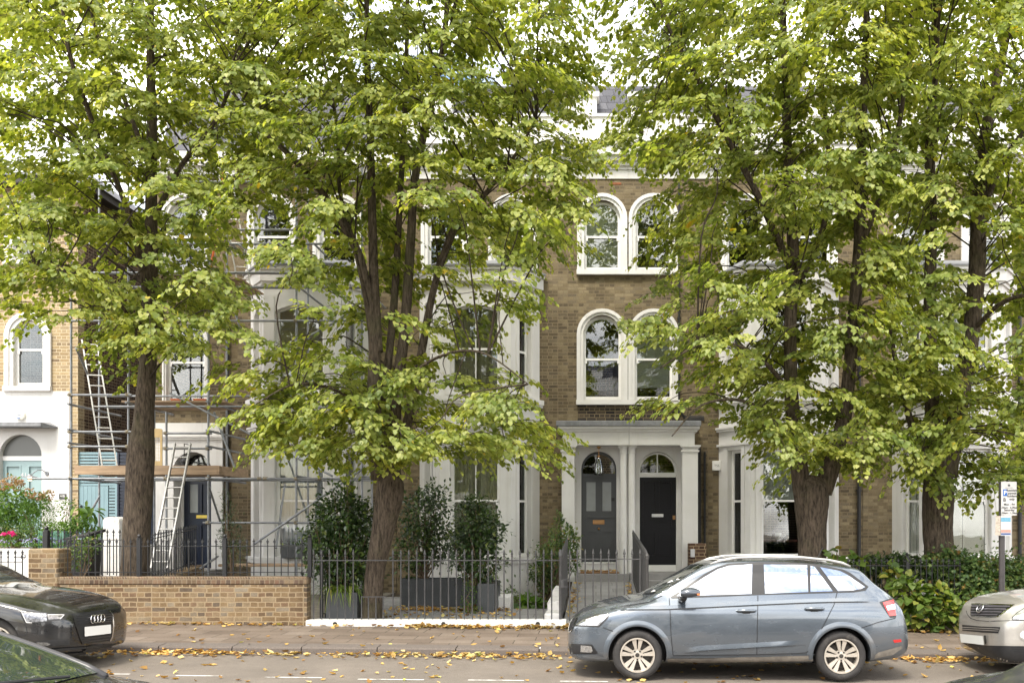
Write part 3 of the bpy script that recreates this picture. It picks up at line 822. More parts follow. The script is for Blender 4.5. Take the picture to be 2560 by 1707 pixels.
# ------------------------------------------------------------------ house behind the scaffolding
hS = thing('brick_house', 'brown brick house behind the scaffolding with a navy front door', 'house', (-11.04, YW, 0))
XS0, XS1 = fx(388), XA0 - .01
sx = -7.13
t = [fx(681), fx(845)]
doorhole = arch(fx(485), .55, fz(1174), .47, .44)
upw = fx(464.5)
holes = top_holes(t + [upw]) + [opening(upw, fz(1000), fz(850), .42, .42), rect(sx - 1.25, sx + 1.25, .7, 7.4), rect(fx(436), fx(534), .5, fz(1110))]
shell(hS, XS0, XS1, holes, M['stock'], fz(447))
top_windows(hS, t + [upw])
sash(hS, FRONT, upw, fz(1000), fz(850), .42, .42, sur=.07, zrail=fz(905), d=YW)
b = MB(); b.box(XS0 + .004, XS1 - .004, YW - .25, YW + .3, fz(446), fz(426)); b.box(XS0 + .004, XS1 - .004, YW - .35, YW + .3, fz(426), fz(418)); b.box(XS0 + .004, XS1 - .004, YW - .05, YW + .3, fz(418), fz(380)); b.build('cornice', M['plaster'], hS)
mansard(hS, XS0 + .01, XS1 - .01, ())
bay(hS, sx, 'voile', 'paper')
b = MB(); b.plate(rect(fx(393), fx(560), .2, fz(1058)), [doorhole], YW - .10, YW - .002); b.box(fx(391), fx(562), YW - .15, YW - .09, fz(1100), fz(1094)); b.box(fx(391), fx(562), YW - .18, YW - .09, fz(1094), fz(1090))
b.box(fx(436) - .02, fx(436) + .006, YW + .001, YW + .5, .4, fz(1110) - .004); b.box(fx(534) - .006, fx(534) + .02, YW + .001, YW + .5, .4, fz(1110) - .004); b.build('porch', M['plaster'], hS)
dy = YW + .38
dS = door(hS, gx(460, dy), gx(538, dy), gzz(1421, dy), gzz(1186, dy), dy, M['navy'],
     [(gx(468, dy), gx(497, dy), gzz(1405, dy), gzz(1310, dy)), (gx(502, dy), gx(531, dy), gzz(1405, dy), gzz(1310, dy)), (gx(503, dy), gx(529, dy), gzz(1283, dy), gzz(1208, dy))],
     [(gx(472, dy), gx(497, dy), gzz(1283, dy), gzz(1208, dy))], None, (gx(491, dy), gx(518, dy), gzz(1295, dy), gzz(1287, dy)), mat('polished_brass', (.75, .58, .14), .3, metal=.85))
b = MB(); b.box(gx(452, dy), gx(460, dy), dy - .02, dy + .08, .4, gzz(1170, dy)); b.box(gx(450, dy), gx(540, dy), dy - .02, dy + .08, gzz(1186, dy), gzz(1178, dy)); b.build('door_frame', M['white'], hS)
b = MB(); b.plate(rect(fx(430), fx(540), .42, fz(1100)), [rect(gx(459.5, dy), gx(538.5, dy), .5, gzz(1180, dy)), arch(gx(498, dy), gzz(1178, dy), gzz(1174, dy), .41, .39)], dy + .05, dy + .09); b.box(fx(433), fx(537), YW + .01, dy + .04, fz(1122), fz(1112)); b.build('porch_lining', M['plaster'], hS)
b = MB(); b.plate(arch(gx(498, dy), gzz(1178, dy), gzz(1174, dy), .42, .40), [], dy + .02, dy + .025); b.build('fanlight', M['pane'], hS)
downpipe(hS, fx(571), fz(700), r=.04, z0=fz(1420))
b = MB(); b.box(fx(393), fx(560), YW - 1.2, YW + .4, .1, fz(1421)); b.build('step', M['stone'], hS)
ln = thing('porch_lamp', 'dark metal lantern hanging before the arch over the navy door', 'lantern', (fx(476), YW - .35, fz(1160)))
b = MB(); b.lathe([(.0, .10), (.05, .07), (.11, 0), (.11, -.02), (.08, -.02), (.08, -.1), (0, -.1)], (fx(476), YW - .35, fz(1155)), 14); b.build('lamp_shade', M['black'], ln)
b = MB(); b.tube([(fx(476), YW - .35, fz(1146)), (fx(476), YW - .35, fz(1112)), (fx(476), YW - .12, fz(1112))], .012, 6); b.build('bracket', M['iron'], ln)
for k, (a, c, lab) in enumerate(((432, 471, 'terracotta window box on the sill left of the window catch'), (488, 518, 'terracotta trough on the same sill, right of the window box'))):
    wb = thing('window_box', ('longer terracotta window box with green plants on the first floor sill' if k == 0 else 'shorter terracotta trough nearer the bay on the first floor sill'), 'window box', (fx((a + c) / 2), YW - .02, fz(1008)))
    b = MB(); b.cbox(fx(a), fx(c), YW - .12, YW + .06, fz(1009), fz(999), .01); b.box(fx(a) - .01, fx(c) + .01, YW - .13, YW + .07, fz(1001), fz(998)); b.build('trough', M['terracotta'], wb)
b = MB(); b.cbox(gx(707, 22.45), gx(768, 22.45), 22.3, 22.52, gzz(1395, 22.3), gzz(1360, 22.3), .012); wbx = b.build('window_box', M['zinc']); tag(wbx, 'black trough on the ground floor bay sill behind the scaffolding', 'window box')

# ------------------------------------------------------------------ white rendered house at the left edge
hL = thing('rendered_house', 'pale brick house with white rendered ground floor and teal door, far left', 'house', (-14, YW, 0))
XL0, XL1 = -21.0, fx(195)
ZL = fz(470)
w1, w2 = fx(71.5), fx(71.5)
lh = [opening(w1, fz(956), fz(838), .305, .305), opening(w1, fz(640), fz(540), .305, .305), opening(w1 - 2.6, fz(956), fz(838), .305, .305)]
b = MB(); b.plate(rect(XL0, XL1, fz(978), ZL), lh, YW, YW + .3); b.build('brick_wall', M['stock_light'], hL)
dh = arch(fx(53), .6, fz(1139), .53, .53)
b = MB(); b.plate(rect(XL0, fx(175), -.2, fz(978)), [dh], YW - .03, YW + .3); b.build('rendered_wall', M['plaster'], hL)
b = MB(); b.box(fx(175) + .002, XL1, YW, YW + .3, -.2, fz(978) - .002); b.build('brick_pier', M['stock_light'], hL)
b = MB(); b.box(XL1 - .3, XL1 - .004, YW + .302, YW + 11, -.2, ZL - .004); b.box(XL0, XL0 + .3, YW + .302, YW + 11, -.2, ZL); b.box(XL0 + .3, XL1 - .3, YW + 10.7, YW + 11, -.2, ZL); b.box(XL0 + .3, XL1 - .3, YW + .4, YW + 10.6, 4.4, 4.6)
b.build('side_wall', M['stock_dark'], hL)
b = MB(); b.box(XL0, XL1 + .25, YW - .35, YW + 11.2, ZL, ZL + .18); b.build('eaves', mat('dark_soffit', (.05, .045, .04), .7), hL)
b = MB(); z0 = ZL + .181; vs = [(XL0, YW - .4, z0), (XL1 + .3, YW - .4, z0), (XL1 + .3, YW + 11.2, z0), (XL0, YW + 11.2, z0), (XL0, YW + 4.5, z0 + 1.9), (XL1 - 2.2, YW + 4.5, z0 + 1.9)]
b.add(vs, [(0, 1, 5, 4), (1, 2, 5), (2, 3, 4, 5), (0, 4, 3), (0, 3, 2, 1)]); b.build('roof', M['slate'], hL)
sash(hL, FRONT, w1, fz(956), fz(838), .305, .305, sur=.20, zrail=fz(873), d=YW)
sash(hL, FRONT, w1, fz(640), fz(540), .305, .305, sur=.20, zrail=fz(590), d=YW)
sash(hL, FRONT, w1 - 2.6, fz(956), fz(838), .305, .305, sur=.20, zrail=fz(873), d=YW)
b = MB(); P = [(XL0, YW - .03), (fx(128), YW - .03)]
b.cbox(XL0, fx(128), YW - .42, YW - .031, fz(1071), fz(1060), .02)
b.add([(XL0, YW - .42, fz(1060)), (fx(128), YW - .42, fz(1060)), (fx(147), YW - .03, fz(1068)), (fx(128), YW - .03, fz(1056)), (XL0, YW - .03, fz(1055)), (fx(128), YW - .42, fz(1073)), (fx(147), YW - .03, fz(1070))], [(0, 1, 3, 4), (1, 2, 3), (1, 5, 6, 2)])
b.build('canopy', M['lead'], hL)
b = MB(); b.box(fx(-6), fx(112), YW + .10, YW + .2, fz(1150), fz(1139)); fr_ = b.build('transom', M['white'], hL)
b = MB(); b.plate(arch(fx(53), fz(1140), fz(1139), .54, .54), [], YW + .12, YW + .13); b.build('fanlight', mat('grey_fanlight_blind', (.10, .105, .10), .35, .05, 3, spec=.7), hL)
dL = door(hL, fx(-1), fx(106), .95, fz(1150), YW + .12, M['teal'], [(fx(8), fx(44), fz(1310), fz(1163)), (fx(64), fx(101), fz(1310), fz(1163)), (fx(8), fx(44), fz(1390), fz(1325)), (fx(64), fx(101), fz(1390), fz(1325))])
text_mesh('41', .17, 'numerals', M['silverplate'], dL, lambda u, v, w: (fx(53) + u, YW + .112 - w, fz(1192) + v))
b = MB(); b.cbox(fx(3), fx(30), YW + .35, YW + .6, fz(957), fz(940), .004); bk = b.build('book_row', M['white']); tag(bk, 'row of pale books on the sill inside the arched window, far left', 'books')
# alarm box
ax, az = fx(54), fz(1038)
ab = thing('alarm_box', 'round white alarm box with blue lettering above the teal door', 'alarm box', (ax, YW - .03, az))
b = MB(); b.lathe([(0, -.085), (.09, -.08), (.125, -.06), (.135, -.03), (.135, 0), (0, 0)], (ax, YW - .03, az), 28, 'y'); b.build('casing', mat('ivory_plastic', (.72, .70, .62), .4), ab, smooth=True, auto=35)
blue = mat('blue_print', (.02, .10, .30), .5)
fr_a = lambda dx, dz: (lambda u, v, w: (ax + u + dx, YW - .118 - w, az + v + dz))
text_mesh('SOLO', .062, 'lettering', blue, ab, fr_a(-.01, .03)); text_mesh('SECURITY', .036, 'lettering', blue, ab, fr_a(-.01, -.015))
b = MB(); b.plate([(ax - .05, az - .075), (ax + .035, az - .075), (ax + .02, az - .1), (ax - .03, az - .1)], [], YW - .118, YW - .10); b.build('emblem', blue, ab)
# plaque
pq = MB(); pq.cbox(fx(150), fx(168), YW - .05, YW - .03, fz(1247), fz(1234), .004); pq = pq.build('house_plaque', mat('grey_plaque', (.06, .06, .06), .5)); tag(pq, 'small dark plaque reading 41B on the white render by the corner', 'plaque')
text_mesh('41B', .075, 'lettering', M['plateface'], pq, lambda u, v, w: (fx(159) + u, YW - .05 - w, fz(1242) + v))
# wall lamp, lit
wx, wz = fx(119), fz(1183)
lp = thing('wall_lamp', 'lit outdoor wall lamp with flat metal shade beside the teal door', 'lamp', (wx, YW - .03, wz))
b = MB(); b.lathe([(0, -.03), (.05, -.025), (.055, 0), (0, 0)], (wx, YW - .03, wz), 16, 'y'); b.tube([(wx, YW - .05, wz + .01), (wx - .01, YW - .2, wz + .07), (wx - .06, YW - .33, wz + .06), (wx - .13, YW - .40, wz - .02), (wx - .15, YW - .42, wz - .06)], .012, 8); b.build('arm', M['steel'], lp)
lc = (wx - .18, YW - .44, wz - .09)
b = MB(); b.lathe([(0, .05), (.045, .045), (.06, .01), (.17, -.02), (.175, -.03), (.165, -.028), (.05, -.005), (0, -.005)], lc, 24); b.build('lamp_shade', M['steel'], lp, smooth=True, auto=40)
bm_, nt_, p_ = nodes('glowing_bulb'); p_.inputs['Emission Color'].default_value = (1, .50, .16, 1); p_.inputs['Emission Strength'].default_value = 4
b = MB(); b.lathe([(0, 0), (.03, -.01), (.05, -.05), (.045, -.09), (.02, -.115), (0, -.12)], lc, 16); b.build('bulb', bm_, lp, smooth=True)
b = MB(); b.cbox(fx(-14), fx(115), YW - .9, YW + .1, .1, .93, .01); b.build('step', M['stone'], hL)

# louvred fences that close the alley
af = thing('louvred_fence', 'pale blue louvred fence with a boarded gate closing the alley', 'fence', (fx(195), YW, 0))
y0 = YW + .05
gx0, gx1 = fx(196.5), fx(268)
b = MB(); z = fz(1213)
while z < fz(1133): b.plate(rect(fx(196), fx(290), z, z + .055), [], y0 - (.0), y0 + .03); z += .078
for a, c in ((fx(195.5), fx(197)), (fx(286), fx(291))): b.box(a, c, y0 - .02, y0 + .06, .2, fz(1132))
z = .3
while z < fz(1213): b.box(fx(270), fx(287), y0, y0 + .03, z, z + .055); z += .078
b.build('slat_panel', M['ltblue'], af)
b = MB(); x = gx0
while x < gx1 - .05: b.box(x, x + .098, y0 - .01, y0 + .03, .25, fz(1214)); x += .103
b.box(gx0, gx1, y0 + .03, y0 + .06, .3, fz(1216)); gt = b.build('gate', M['ltblue'], af)
b = MB(); b.cbox(fx(200), fx(204), y0 - .05, y0 - .01, fz(1272), fz(1262), .004); b.build('lock', M['black'], gt)
nf = thing('louvred_fence', 'navy louvred screen between the pale blue fence and the tree', 'fence', (fx(292), YW, 0))
b = MB(); z = fz(1440)
while z < fz(1132): b.plate(rect(fx(292), fx(384), z, z + .062), [], y0 + .01, y0 + .04); z += .082
b.build('slat_panel', M['navy'], nf)
b = MB(); b.box(fx(291), fx(295), y0 - .02, y0 + .06, .2, fz(1131)); b.box(fx(382), fx(387), y0 - .02, y0 + .06, .2, fz(1131)); b.box(fx(292), fx(386), y0 + .05, y0 + .07, .2, fz(1131)); b.build('post', M['navy'], nf)
# tall stack far behind the alley so the gap shows sky above the side wall only
# ------------------------------------------------------------------ foliage
LEAF = {
 'heart': ([(0,0,0),(.30,-.07,.05),(.50,.25,.10),(.36,.64,.08),(0,1.0,-.10),(-.36,.64,.08),(-.50,.25,.10),(-.30,-.07,.05),(0,.42,-.02)],
           [(0,1,2,8),(8,2,3,4),(0,8,6,7),(8,4,5,6)]),
 'oval': ([(0,0,0),(.25,.35,.06),(.2,.72,.05),(0,1,-.05),(-.2,.72,.05),(-.25,.35,.06)], [(0,1,2,3),(0,3,4,5)]),
 'lance': ([(0,0,0),(.10,.4,.02),(0,1,-.05),(-.10,.4,.02)], [(0,1,2,3)]),
 'star': ([(0,0,0),(.45,.05,.05),(.25,.32,.04),(.48,.66,.03),(.14,.62,.02),(0,1.05,-.04),(-.14,.62,.02),(-.48,.66,.03),(-.25,.32,.04),(-.45,.05,.05)],
          [(0,1,2,8),(2,3,4,8),(8,4,6,7),(0,8,9,9),(4,5,6,4)]),
 'curl': ([(0,0,.0),(.32,.0,.22),(.44,.45,.16),(0,1,.28),(-.42,.5,.20),(-.30,.05,.10),(0,.45,.0)], [(0,1,2,6),(6,2,3,3),(0,6,4,5),(6,3,4,4)]),
}
def unit(a):
    n = np.linalg.norm(a, axis=1, keepdims=True); n[n < 1e-9] = 1
    return a / n
def leaves(name, pos_, axis, nrm, size, m, parent=None, shape='heart', width=1.0, kind=None):
    T, Fs = LEAF[shape]
    T = np.array(T); k = len(T); n = len(pos_)
    off = np.array(wl(parent))
    ax = unit(axis); nr = nrm - ax * np.sum(nrm * ax, axis=1, keepdims=True); nr = unit(nr); sd = np.cross(ax, nr)
    wv = width * RNG.uniform(.85, 1.15, n)
    V = (pos_[:, None, :] + size[:, None, None] * (T[None, :, 0, None] * (sd * wv[:, None])[:, None, :] + T[None, :, 1, None] * ax[:, None, :] + T[None, :, 2, None] * nr[:, None, :])) - off
    quads = [list(dict.fromkeys(f)) for f in Fs]
    loops = []; starts = []; tot = []; c = 0
    for f in quads: starts.append(c); tot.append(len(f)); loops += f; c += len(f)
    L = (np.array(loops)[None, :] + (np.arange(n) * k)[:, None]).ravel()
    S = (np.array(starts)[None, :] + (np.arange(n) * c)[:, None]).ravel()
    me = bpy.data.meshes.new(name)
    me.vertices.add(n * k); me.vertices.foreach_set('co', V.astype(np.float32).ravel())
    me.loops.add(len(L)); me.loops.foreach_set('vertex_index', L.astype(np.int32))
    me.polygons.add(len(S)); me.polygons.foreach_set('loop_start', S.astype(np.int32))
    me.update(calc_edges=True)
    me.materials.append(m)
    o = bpy.data.objects.new(name, me); COL.objects.link(o)
    if parent: o.parent = parent; WLOC[o.name] = Vector(off)
    if kind: o['kind'] = kind
    return o
def rdir(n): return unit(RNG.normal(size=(n, 3)))
def blob(n, c, r, shell=.55):
    # points through an ellipsoid, denser towards its surface
    d = rdir(n); t = RNG.uniform(shell ** 3, 1, n) ** (1 / 3)
    lump = 1 + .16 * np.sin(d[:, 0] * 5 + c[0] * 7) * np.cos(d[:, 2] * 6 + c[1]) + .10 * np.sin(d[:, 2] * 11 + d[:, 0] * 7)
    return np.array(c) + d * (t * lump)[:, None] * np.array(r), d
def bush(name, label, cat, base, blobs, m, size, shape='oval', width=1, stems=5, group=None, density=1, twig=None, droop=.2):
    if name == 'camellia': blobs = [(c, tuple(q * 1.12 for q in r), n) for c, r, n in blobs]
    # a bush: several lumps of leaves on thin stems
    t = thing(name, label, cat, base, group)
    P = []; D = []
    for (c, r, n) in blobs:
        p, d = blob(int(n * density), c, r, .3); p = p + d * np.abs(RNG.normal(size=(len(p), 1))) * .35 * min(r) * (RNG.uniform(size=(len(p), 1)) < .3); P.append(p); D.append(d)
    P = np.vstack(P); D = np.vstack(D); n = len(P)
    ax = unit(D * .7 + RNG.normal(size=(n, 3)) * .6 + np.array([0, 0, -droop])); nr = unit(D * .5 + np.array([0, -.15, .9]) + RNG.normal(size=(n, 3)) * .4)
    leaves('foliage', P, ax, nr, RNG.uniform(size * .6, size * 1.25, n), m, t, shape, width)
    if stems:
        b = MB()
        for (c, r, q) in blobs:
            for i in range(stems):
                e = np.array(c) + RNG.normal(size=3) * np.array(r) * .45
                s = np.array(base) + np.array([RNG.normal() * .05, RNG.normal() * .05, 0])
                mid = (s + e) / 2 + RNG.normal(size=3) * .06
                b.tube([tuple(s), tuple(mid), tuple(e)], [.014, .010, .004], 5)
        b.build('stem', twig or M['twig'], t)
    return t

# ------------------------------------------------------------------ brick garden wall, piers
def gz(X): return street(X) + .12
xw0, xw1 = gx(140, YF), gx(767, YF)
gw = thing('garden_wall', 'low yellow brick garden wall carrying black spearhead railings', 'wall', (xw0, YF, 0))
wt = gzz(1461, YF)
b = MB(); b.box(xw0, xw1, YF, YF + .23, gz(xw1) - .15, wt); b.build('brickwork', M['gardenbrick'], gw)
b = MB(); b.cbox(xw0 + .003, xw1 + .01, YF - .012, YF + .242, wt + .001, gzz(1441, YF), .02); b.build('coping', M['coping'], gw)
b = MB(); b.cbox(gx(72, YF), gx(147, YF), YF - .03, YF + .40, .1, gzz(1371, YF), .02); pr = b.build('brick_pier', M['gardenbrick'])
tag(pr, 'square yellow brick pier at the left end of the garden wall', 'pier')
b = MB(); b.cbox(gx(767, YF) - .003, gx(1415, YF), YF - .06, YF + .24, gz(-4.9) - .15, gzz(1549, YF), .012); pl_ = b.build('plinth', M['plaster_old'])
tag(pl_, 'low weathered white kerb carrying the dark grey railings', 'plinth')
b = MB()
for p in (840, 1110, 1345): b.lathe([(.0, -.004), (.035, -.004), (.04, 0), (.035, .01), (0, .02)], (gx(p, YF), YF - .062, gzz(1558, YF)), 14, 'y')
b.build('drain_hole', M['dark'], pl_)

# ------------------------------------------------------------------ railings
def bar_mesh(h, r, tip, kind='spear'):
    # one upright with its finial, foot at the origin
    b = MB()
    b.lathe([(0, 0), (r, 0), (r, h - tip), (r * .9, h - tip)], n=8)
    if kind == 'spear':
        b.lathe([(r, h - tip), (r * 1.7, h - tip + tip * .06), (r * 1.7, h - tip + tip * .12), (r * 1.1, h - tip + tip * .16), (r * 1.3, h - tip + tip * .26), (r * 2.1, h - tip + tip * .36), (r * 1.55, h - tip + tip * .5), (r * .9, h - tip + tip * .78), (0, h)], n=8)
    else:
        # flat spearhead with two barbs
        z = h - tip
        b.lathe([(r, z), (r * 1.8, z + tip * .1), (r, z + tip * .2), (r * .8, z + tip * .3), (r * 1.6, z + tip * .42), (r, z + tip * .52)], n=8)
        w = r * 3.0; zz = z + tip * .5
        b.plate([(-r, zz), (r, zz), (w, zz + tip * .08), (r * 1.1, zz + tip * .22), (0, h), (-r * 1.1, zz + tip * .22), (-w, zz + tip * .08)], [], -.006, .006)
    return b
def railing(t, p0, p1, n, zf, hgt, rails, m, r=.011, tip=.14, kind='spear', posts=(), posth=0, postr=.035, skip=()):
    # zf(t) is the height of the foot along the run
    bars = None
    ax, ay = p0; bx, by = p1
    for i in range(n + 1):
        if i in skip: continue
        q = i / n; x, y = ax + (bx - ax) * q, ay + (by - ay) * q
        if bars is None:
            bars = bar_mesh(hgt, r, tip, kind).build('bar', m, None, smooth=True, auto=50)
            bars.parent = t; o = bars
        else: o = clone(bars, t)
        o.location = Vector((x, y, zf(q))) - wl(t)
    for (h, rr) in rails:
        b = MB(); A = Vector((ax, ay, zf(0) + h)); B = Vector((bx, by, zf(1) + h))
        d = (B - A); d.z = 0; d.normalize(); s = Vector((-d.y, d.x, 0)) * rr; u = Vector((0, 0, rr * .55))
        vs = [tuple(P + k) for P in (A, B) for k in (-s - u, s - u, s + u, -s + u)]
        b.add(vs, [(0, 1, 2, 3), (7, 6, 5, 4), (0, 4, 5, 1), (1, 5, 6, 2), (2, 6, 7, 3), (3, 7, 4, 0)])
        b.build('rail', m, t)
    for q in posts:
        b = MB(); x, y = ax + (bx - ax) * q, ay + (by - ay) * q
        b.cbox(x - postr, x + postr, y - postr, y + postr, zf(q), zf(q) + posth, .006)
        b.lathe([(postr * 1.2, 0), (postr * 1.2, .02), (postr * .7, .03), (postr * .95, .055), (postr * .6, .085), (0, .095)], (x, y, zf(q) + posth), 12)
        b.build('post', m, t)
wtop = gzz(1441, YF)
yr = YF + .12
rl = thing('railings', 'black spearhead railings standing on the yellow brick garden wall', 'railings', (xw0, yr, wtop))
for (a, c, n) in ((152, 344, 11), (353, 557, 12), (566, 772, 12)):
    railing(rl, (gx(a, yr), yr), (gx(c, yr), yr), n, lambda q: wtop + .01, gzz(1346, yr) - wtop, [(gzz(1366, yr) - wtop, .012), (.06, .012)], M['iron'], r=.0095, tip=.15, kind='barb')
for p in (348, 562, 775):
    b = MB(); x = gx(p, yr); b.cbox(x - .034, x + .034, yr - .034, yr + .034, wtop - .02, gzz(1347, yr), .006); b.lathe([(.04, 0), (.04, .02), (.022, .03), (.032, .055), (.02, .08), (0, .09)], (x, yr, gzz(1347, yr)), 12); b.build('post', M['iron'], rl)
# railings of the side path that climb to the navy door
y0_, y1_ = 17.0, 22.3
rs = thing('railings', 'black railings rising beside the path to the navy door', 'railings', (-9.35, y0_, .9))
railing(rs, (-8.3, 17.1), (-9.45, 22.2), 22, lambda q: .72 + .2 * q, .98 , [(.86, .012), (.10, .012)], M['iron'], r=.011, tip=.14, kind='barb', posts=(0,), posth=1.0)
b = MB(); b.add([(-8.45, 17.0, 0), (-8.15, 17.0, 0), (-9.3, 22.3, 0), (-9.6, 22.3, 0), (-8.45, 17.0, .73), (-8.15, 17.0, .73), (-9.3, 22.3, .93), (-9.6, 22.3, .93)],
 [(0, 3, 2, 1), (4, 5, 6, 7), (0, 1, 5, 4), (1, 2, 6, 5), (2, 3, 7, 6), (3, 0, 4, 7)]); lw = b.build('dwarf_wall', M['gardenbrick'], rs)
# left post and railings beside the far left gate
rp = thing('railings', 'short black railings with a square post behind the brick pier', 'railings', (gx(115, 17.2), 17.2, 1))
z0 = gzz(1436, 17.2)
railing(rp, (gx(130, 17.2), 17.2), (gx(330, 17.2), 17.2), 13, lambda q: z0, gzz(1322, 17.2) - z0, [(gzz(1349, 17.2) - z0, .011), (.05, .011)], M['iron'], r=.0095, tip=.13, kind='barb')
b = MB(); x = gx(116, 17.2); b.cbox(x - .045, x + .045, 17.15, 17.25, .4, gzz(1327, 17.2), .006); b.lathe([(.05, 0), (.05, .02), (.03, .03), (.04, .06), (.02, .09), (0, .1)], (x, 17.2, gzz(1327, 17.2)), 12); b.build('post', M['iron'], rp)
# dark grey railings of the middle house: one run, a notch cut for the tree
rg = thing('railings', 'dark grey railings on the white kerb, notched around the tree trunk', 'railings', (gx(785, yr), yr, .3))
pt = gzz(1549, YF) - .005
railing(rg, (gx(784, yr), yr), (gx(1399, yr), yr), 31, lambda q: pt, gzz(1371, yr) - pt, [(gzz(1400, yr) - pt, .016)], M['iron_grey'], r=.0115, tip=.145, skip=(5, 6, 7, 8) if False else (6, 7, 8, 9))
b = MB(); b.box(gx(903, yr), gx(968, yr), yr - .014, yr + .014, gzz(1491, yr) - .008, gzz(1491, yr) + .008); b.build('notch_rail', M['iron_grey'], rg)
for p in (904, 921, 940, 958):
    b = MB(); b.tube([(gx(p, yr), yr, pt), (gx(p, yr), yr, gzz(1491, yr))], .011, 8); b.build('bar', M['iron_grey'], rg)
b = MB(); x = gx(1401, yr); b.lathe([(0, 0), (.026, 0), (.026, gzz(1392, yr) - pt), (.034, gzz(1392, yr) - pt + .02), (.03, gzz(1388, yr) - pt), (.038, gzz(1385, yr) - pt + .02), (.02, gzz(1381, yr) - pt + .03), (0, gzz(1376, yr) - pt + .03)], (x, yr, pt), 14); b.build('post', M['iron_grey'], rg, smooth=True, auto=40)
rd = thing('railings', 'dark railings running back between the two front gardens', 'railings', (-4.8, yr, .2))
railing(rd, (-4.80, YF + .35), (-4.80, 21.0), 32, lambda q: .2, 1.28, [(1.10, .014), (.12, .012)], M['iron'], r=.011, tip=.14)
# gate
ig = thing('iron_gate', 'dark grey iron gate with spearheads and lock case before the path', 'gate', (gx(1420, yr), yr, .2))
gb = .235
railing(ig, (gx(1424, yr), yr), (gx(1600, yr), yr), 9, lambda q: gb, gzz(1370, yr) - gb, [(gzz(1397, yr) - gb, .014), (.01, .014)], M['iron_grey'], r=.0115, tip=.145)
b = MB(); b.cbox(gx(1402, yr), gx(1410, yr), yr - .03, yr + .03, gzz(1469, yr), gzz(1449, yr), .006); b.box(gx(1408, yr), gx(1424, yr), yr - .012, yr + .012, gzz(1449, yr), gzz(1447, yr)); b.box(gx(1408, yr), gx(1424, yr), yr - .012, yr + .012, gzz(1467, yr), gzz(1465, yr)); b.build('lock_case', M['iron_grey'], ig)
b = MB(); x = gx(1618, yr); b.lathe([(0, 0), (.024, 0), (.024, gzz(1392, yr) - gb), (.034, gzz(1392, yr) - gb + .02), (.028, gzz(1388, yr) - gb), (.036, gzz(1384, yr) - gb + .02), (0, gzz(1376, yr) - gb + .02)], (x, yr, gb - .05), 14); b.build('post', M['iron_grey'], ig, smooth=True, auto=40)
# railings along both sides of the sloping path (seen nearly end on)
for lab, X, ye, n in (('dark railings along the right side of the sloping stone path', .88, 22.4, 44), ('dark railings along the left side of the sloping stone path', -.60, 19.6, 26)):
    t = thing('railings', lab, 'railings', (X, yr, .2))
    railing(t, (X, YF + .3), (X, ye), n, lambda q: .22 + .33 * q * (ye - YF) / 6.4, 1.22, [(1.06, .014), (.10, .012)], M['iron_grey'], r=.0115, tip=.16)
# white steps and copings left of the path and beside the sunken area
sc = thing('coping_steps', 'stepped white stone copings left of the entrance path', 'coping', (-.75, 17, .2))
for k, (y0, y1, z) in enumerate(((16.35, 17.0, .34), (17.0, 18.2, .50), (18.2, 19.8, .60))):
    b = MB(); b.cbox(-.90 + k * .02, -.62, y0 + .003, y1, .1, z, .02); b.build('coping_stone', M['plaster_old'], sc)
b = MB(); b.cbox(gx(1238, 18.6), gx(1276, 18.6), 18.5, 19.3, .1, gzz(1490, 18.6), .015); b.cbox(gx(1208, 18.4), gx(1238, 18.6) - .002, 18.5, 19.6, .1, gzz(1506, 18.6), .02)
bl = b.build('block_wall', M['plaster_old']); tag(bl, 'low white painted block by the sunken area, right of the planters', 'block')

# ornate gate at the far left and the white retaining wall with the flower bed
og = thing('iron_gate', 'ornate black iron gate left of the brick pier', 'gate', (gx(30, YF), YF + .15, .2))
yo = YF + .2; zb0 = .22
railing(og, (gx(-140, yo), yo), (gx(56, yo), yo), 11, lambda q: zb0, gzz(1372, yo) - zb0, [(gzz(1404, yo) - zb0, .012), (.3, .012), (.02, .014)], M['iron'], r=.010, tip=.15, kind='barb')
b = MB()
for p, y in ((20, 1428), (-60, 1428)):
    c = at(p, y, yo)
    for k in range(6):
        a = k * PI / 3; b.tube([(c[0], c[1], c[2] - .06), (c[0] + .03 * math.cos(a), c[1] + .03 * math.sin(a), c[2] - .02), (c[0] + .03 * math.cos(a + .5), c[1] + .03 * math.sin(a + .5), c[2] + .02), (c[0], c[1], c[2] + .06)], .004, 5)
b.build('basket_twist', M['iron'], og)
for p, y in ((64, 1457), (64, 1473), (58, 1392)):
    b = MB(); c = at(p, y, yo); pts = [(c[0] + .05 * math.cos(a) * (1 - a / 12), c[1], c[2] + .05 * math.sin(a) * (1 - a / 12)) for a in np.linspace(0, 6, 16)]
    b.tube(pts, .007, 6); b.tube([(c[0] + .05, c[1], c[2]), (c[0] - .16, c[1], c[2] - .0)], .008, 6); b.build('scroll', M['iron'], og)
rw = thing('retaining_wall', 'white rendered retaining wall holding up the flower bed, far left', 'wall', (-13, 19, 0))
b = MB(); b.cbox(-20, gx(150, 18.9), 18.8, 19.1, .1, gzz(1371, 18.9), .02); b.box(gx(140, 18.9), gx(150, 18.9) + .2, 19.1, 22.8, .1, gzz(1371, 18.9)); b.build('wall', M['plaster'], rw)
b = MB(); b.box(-20, gx(140, 18.9), 19.1, 23.2, .1, gzz(1371, 18.9) - .06); b.build('soil', M['soil'], rw)
wp = thing('gate_pier', 'short white rendered pier with rounded top beside the left tree', 'pier', (gx(285, 19.5), 19.5, .2))
b = MB(); c = gx(284, 19.5); w_ = .165; tz = gzz(1300, 19.5)
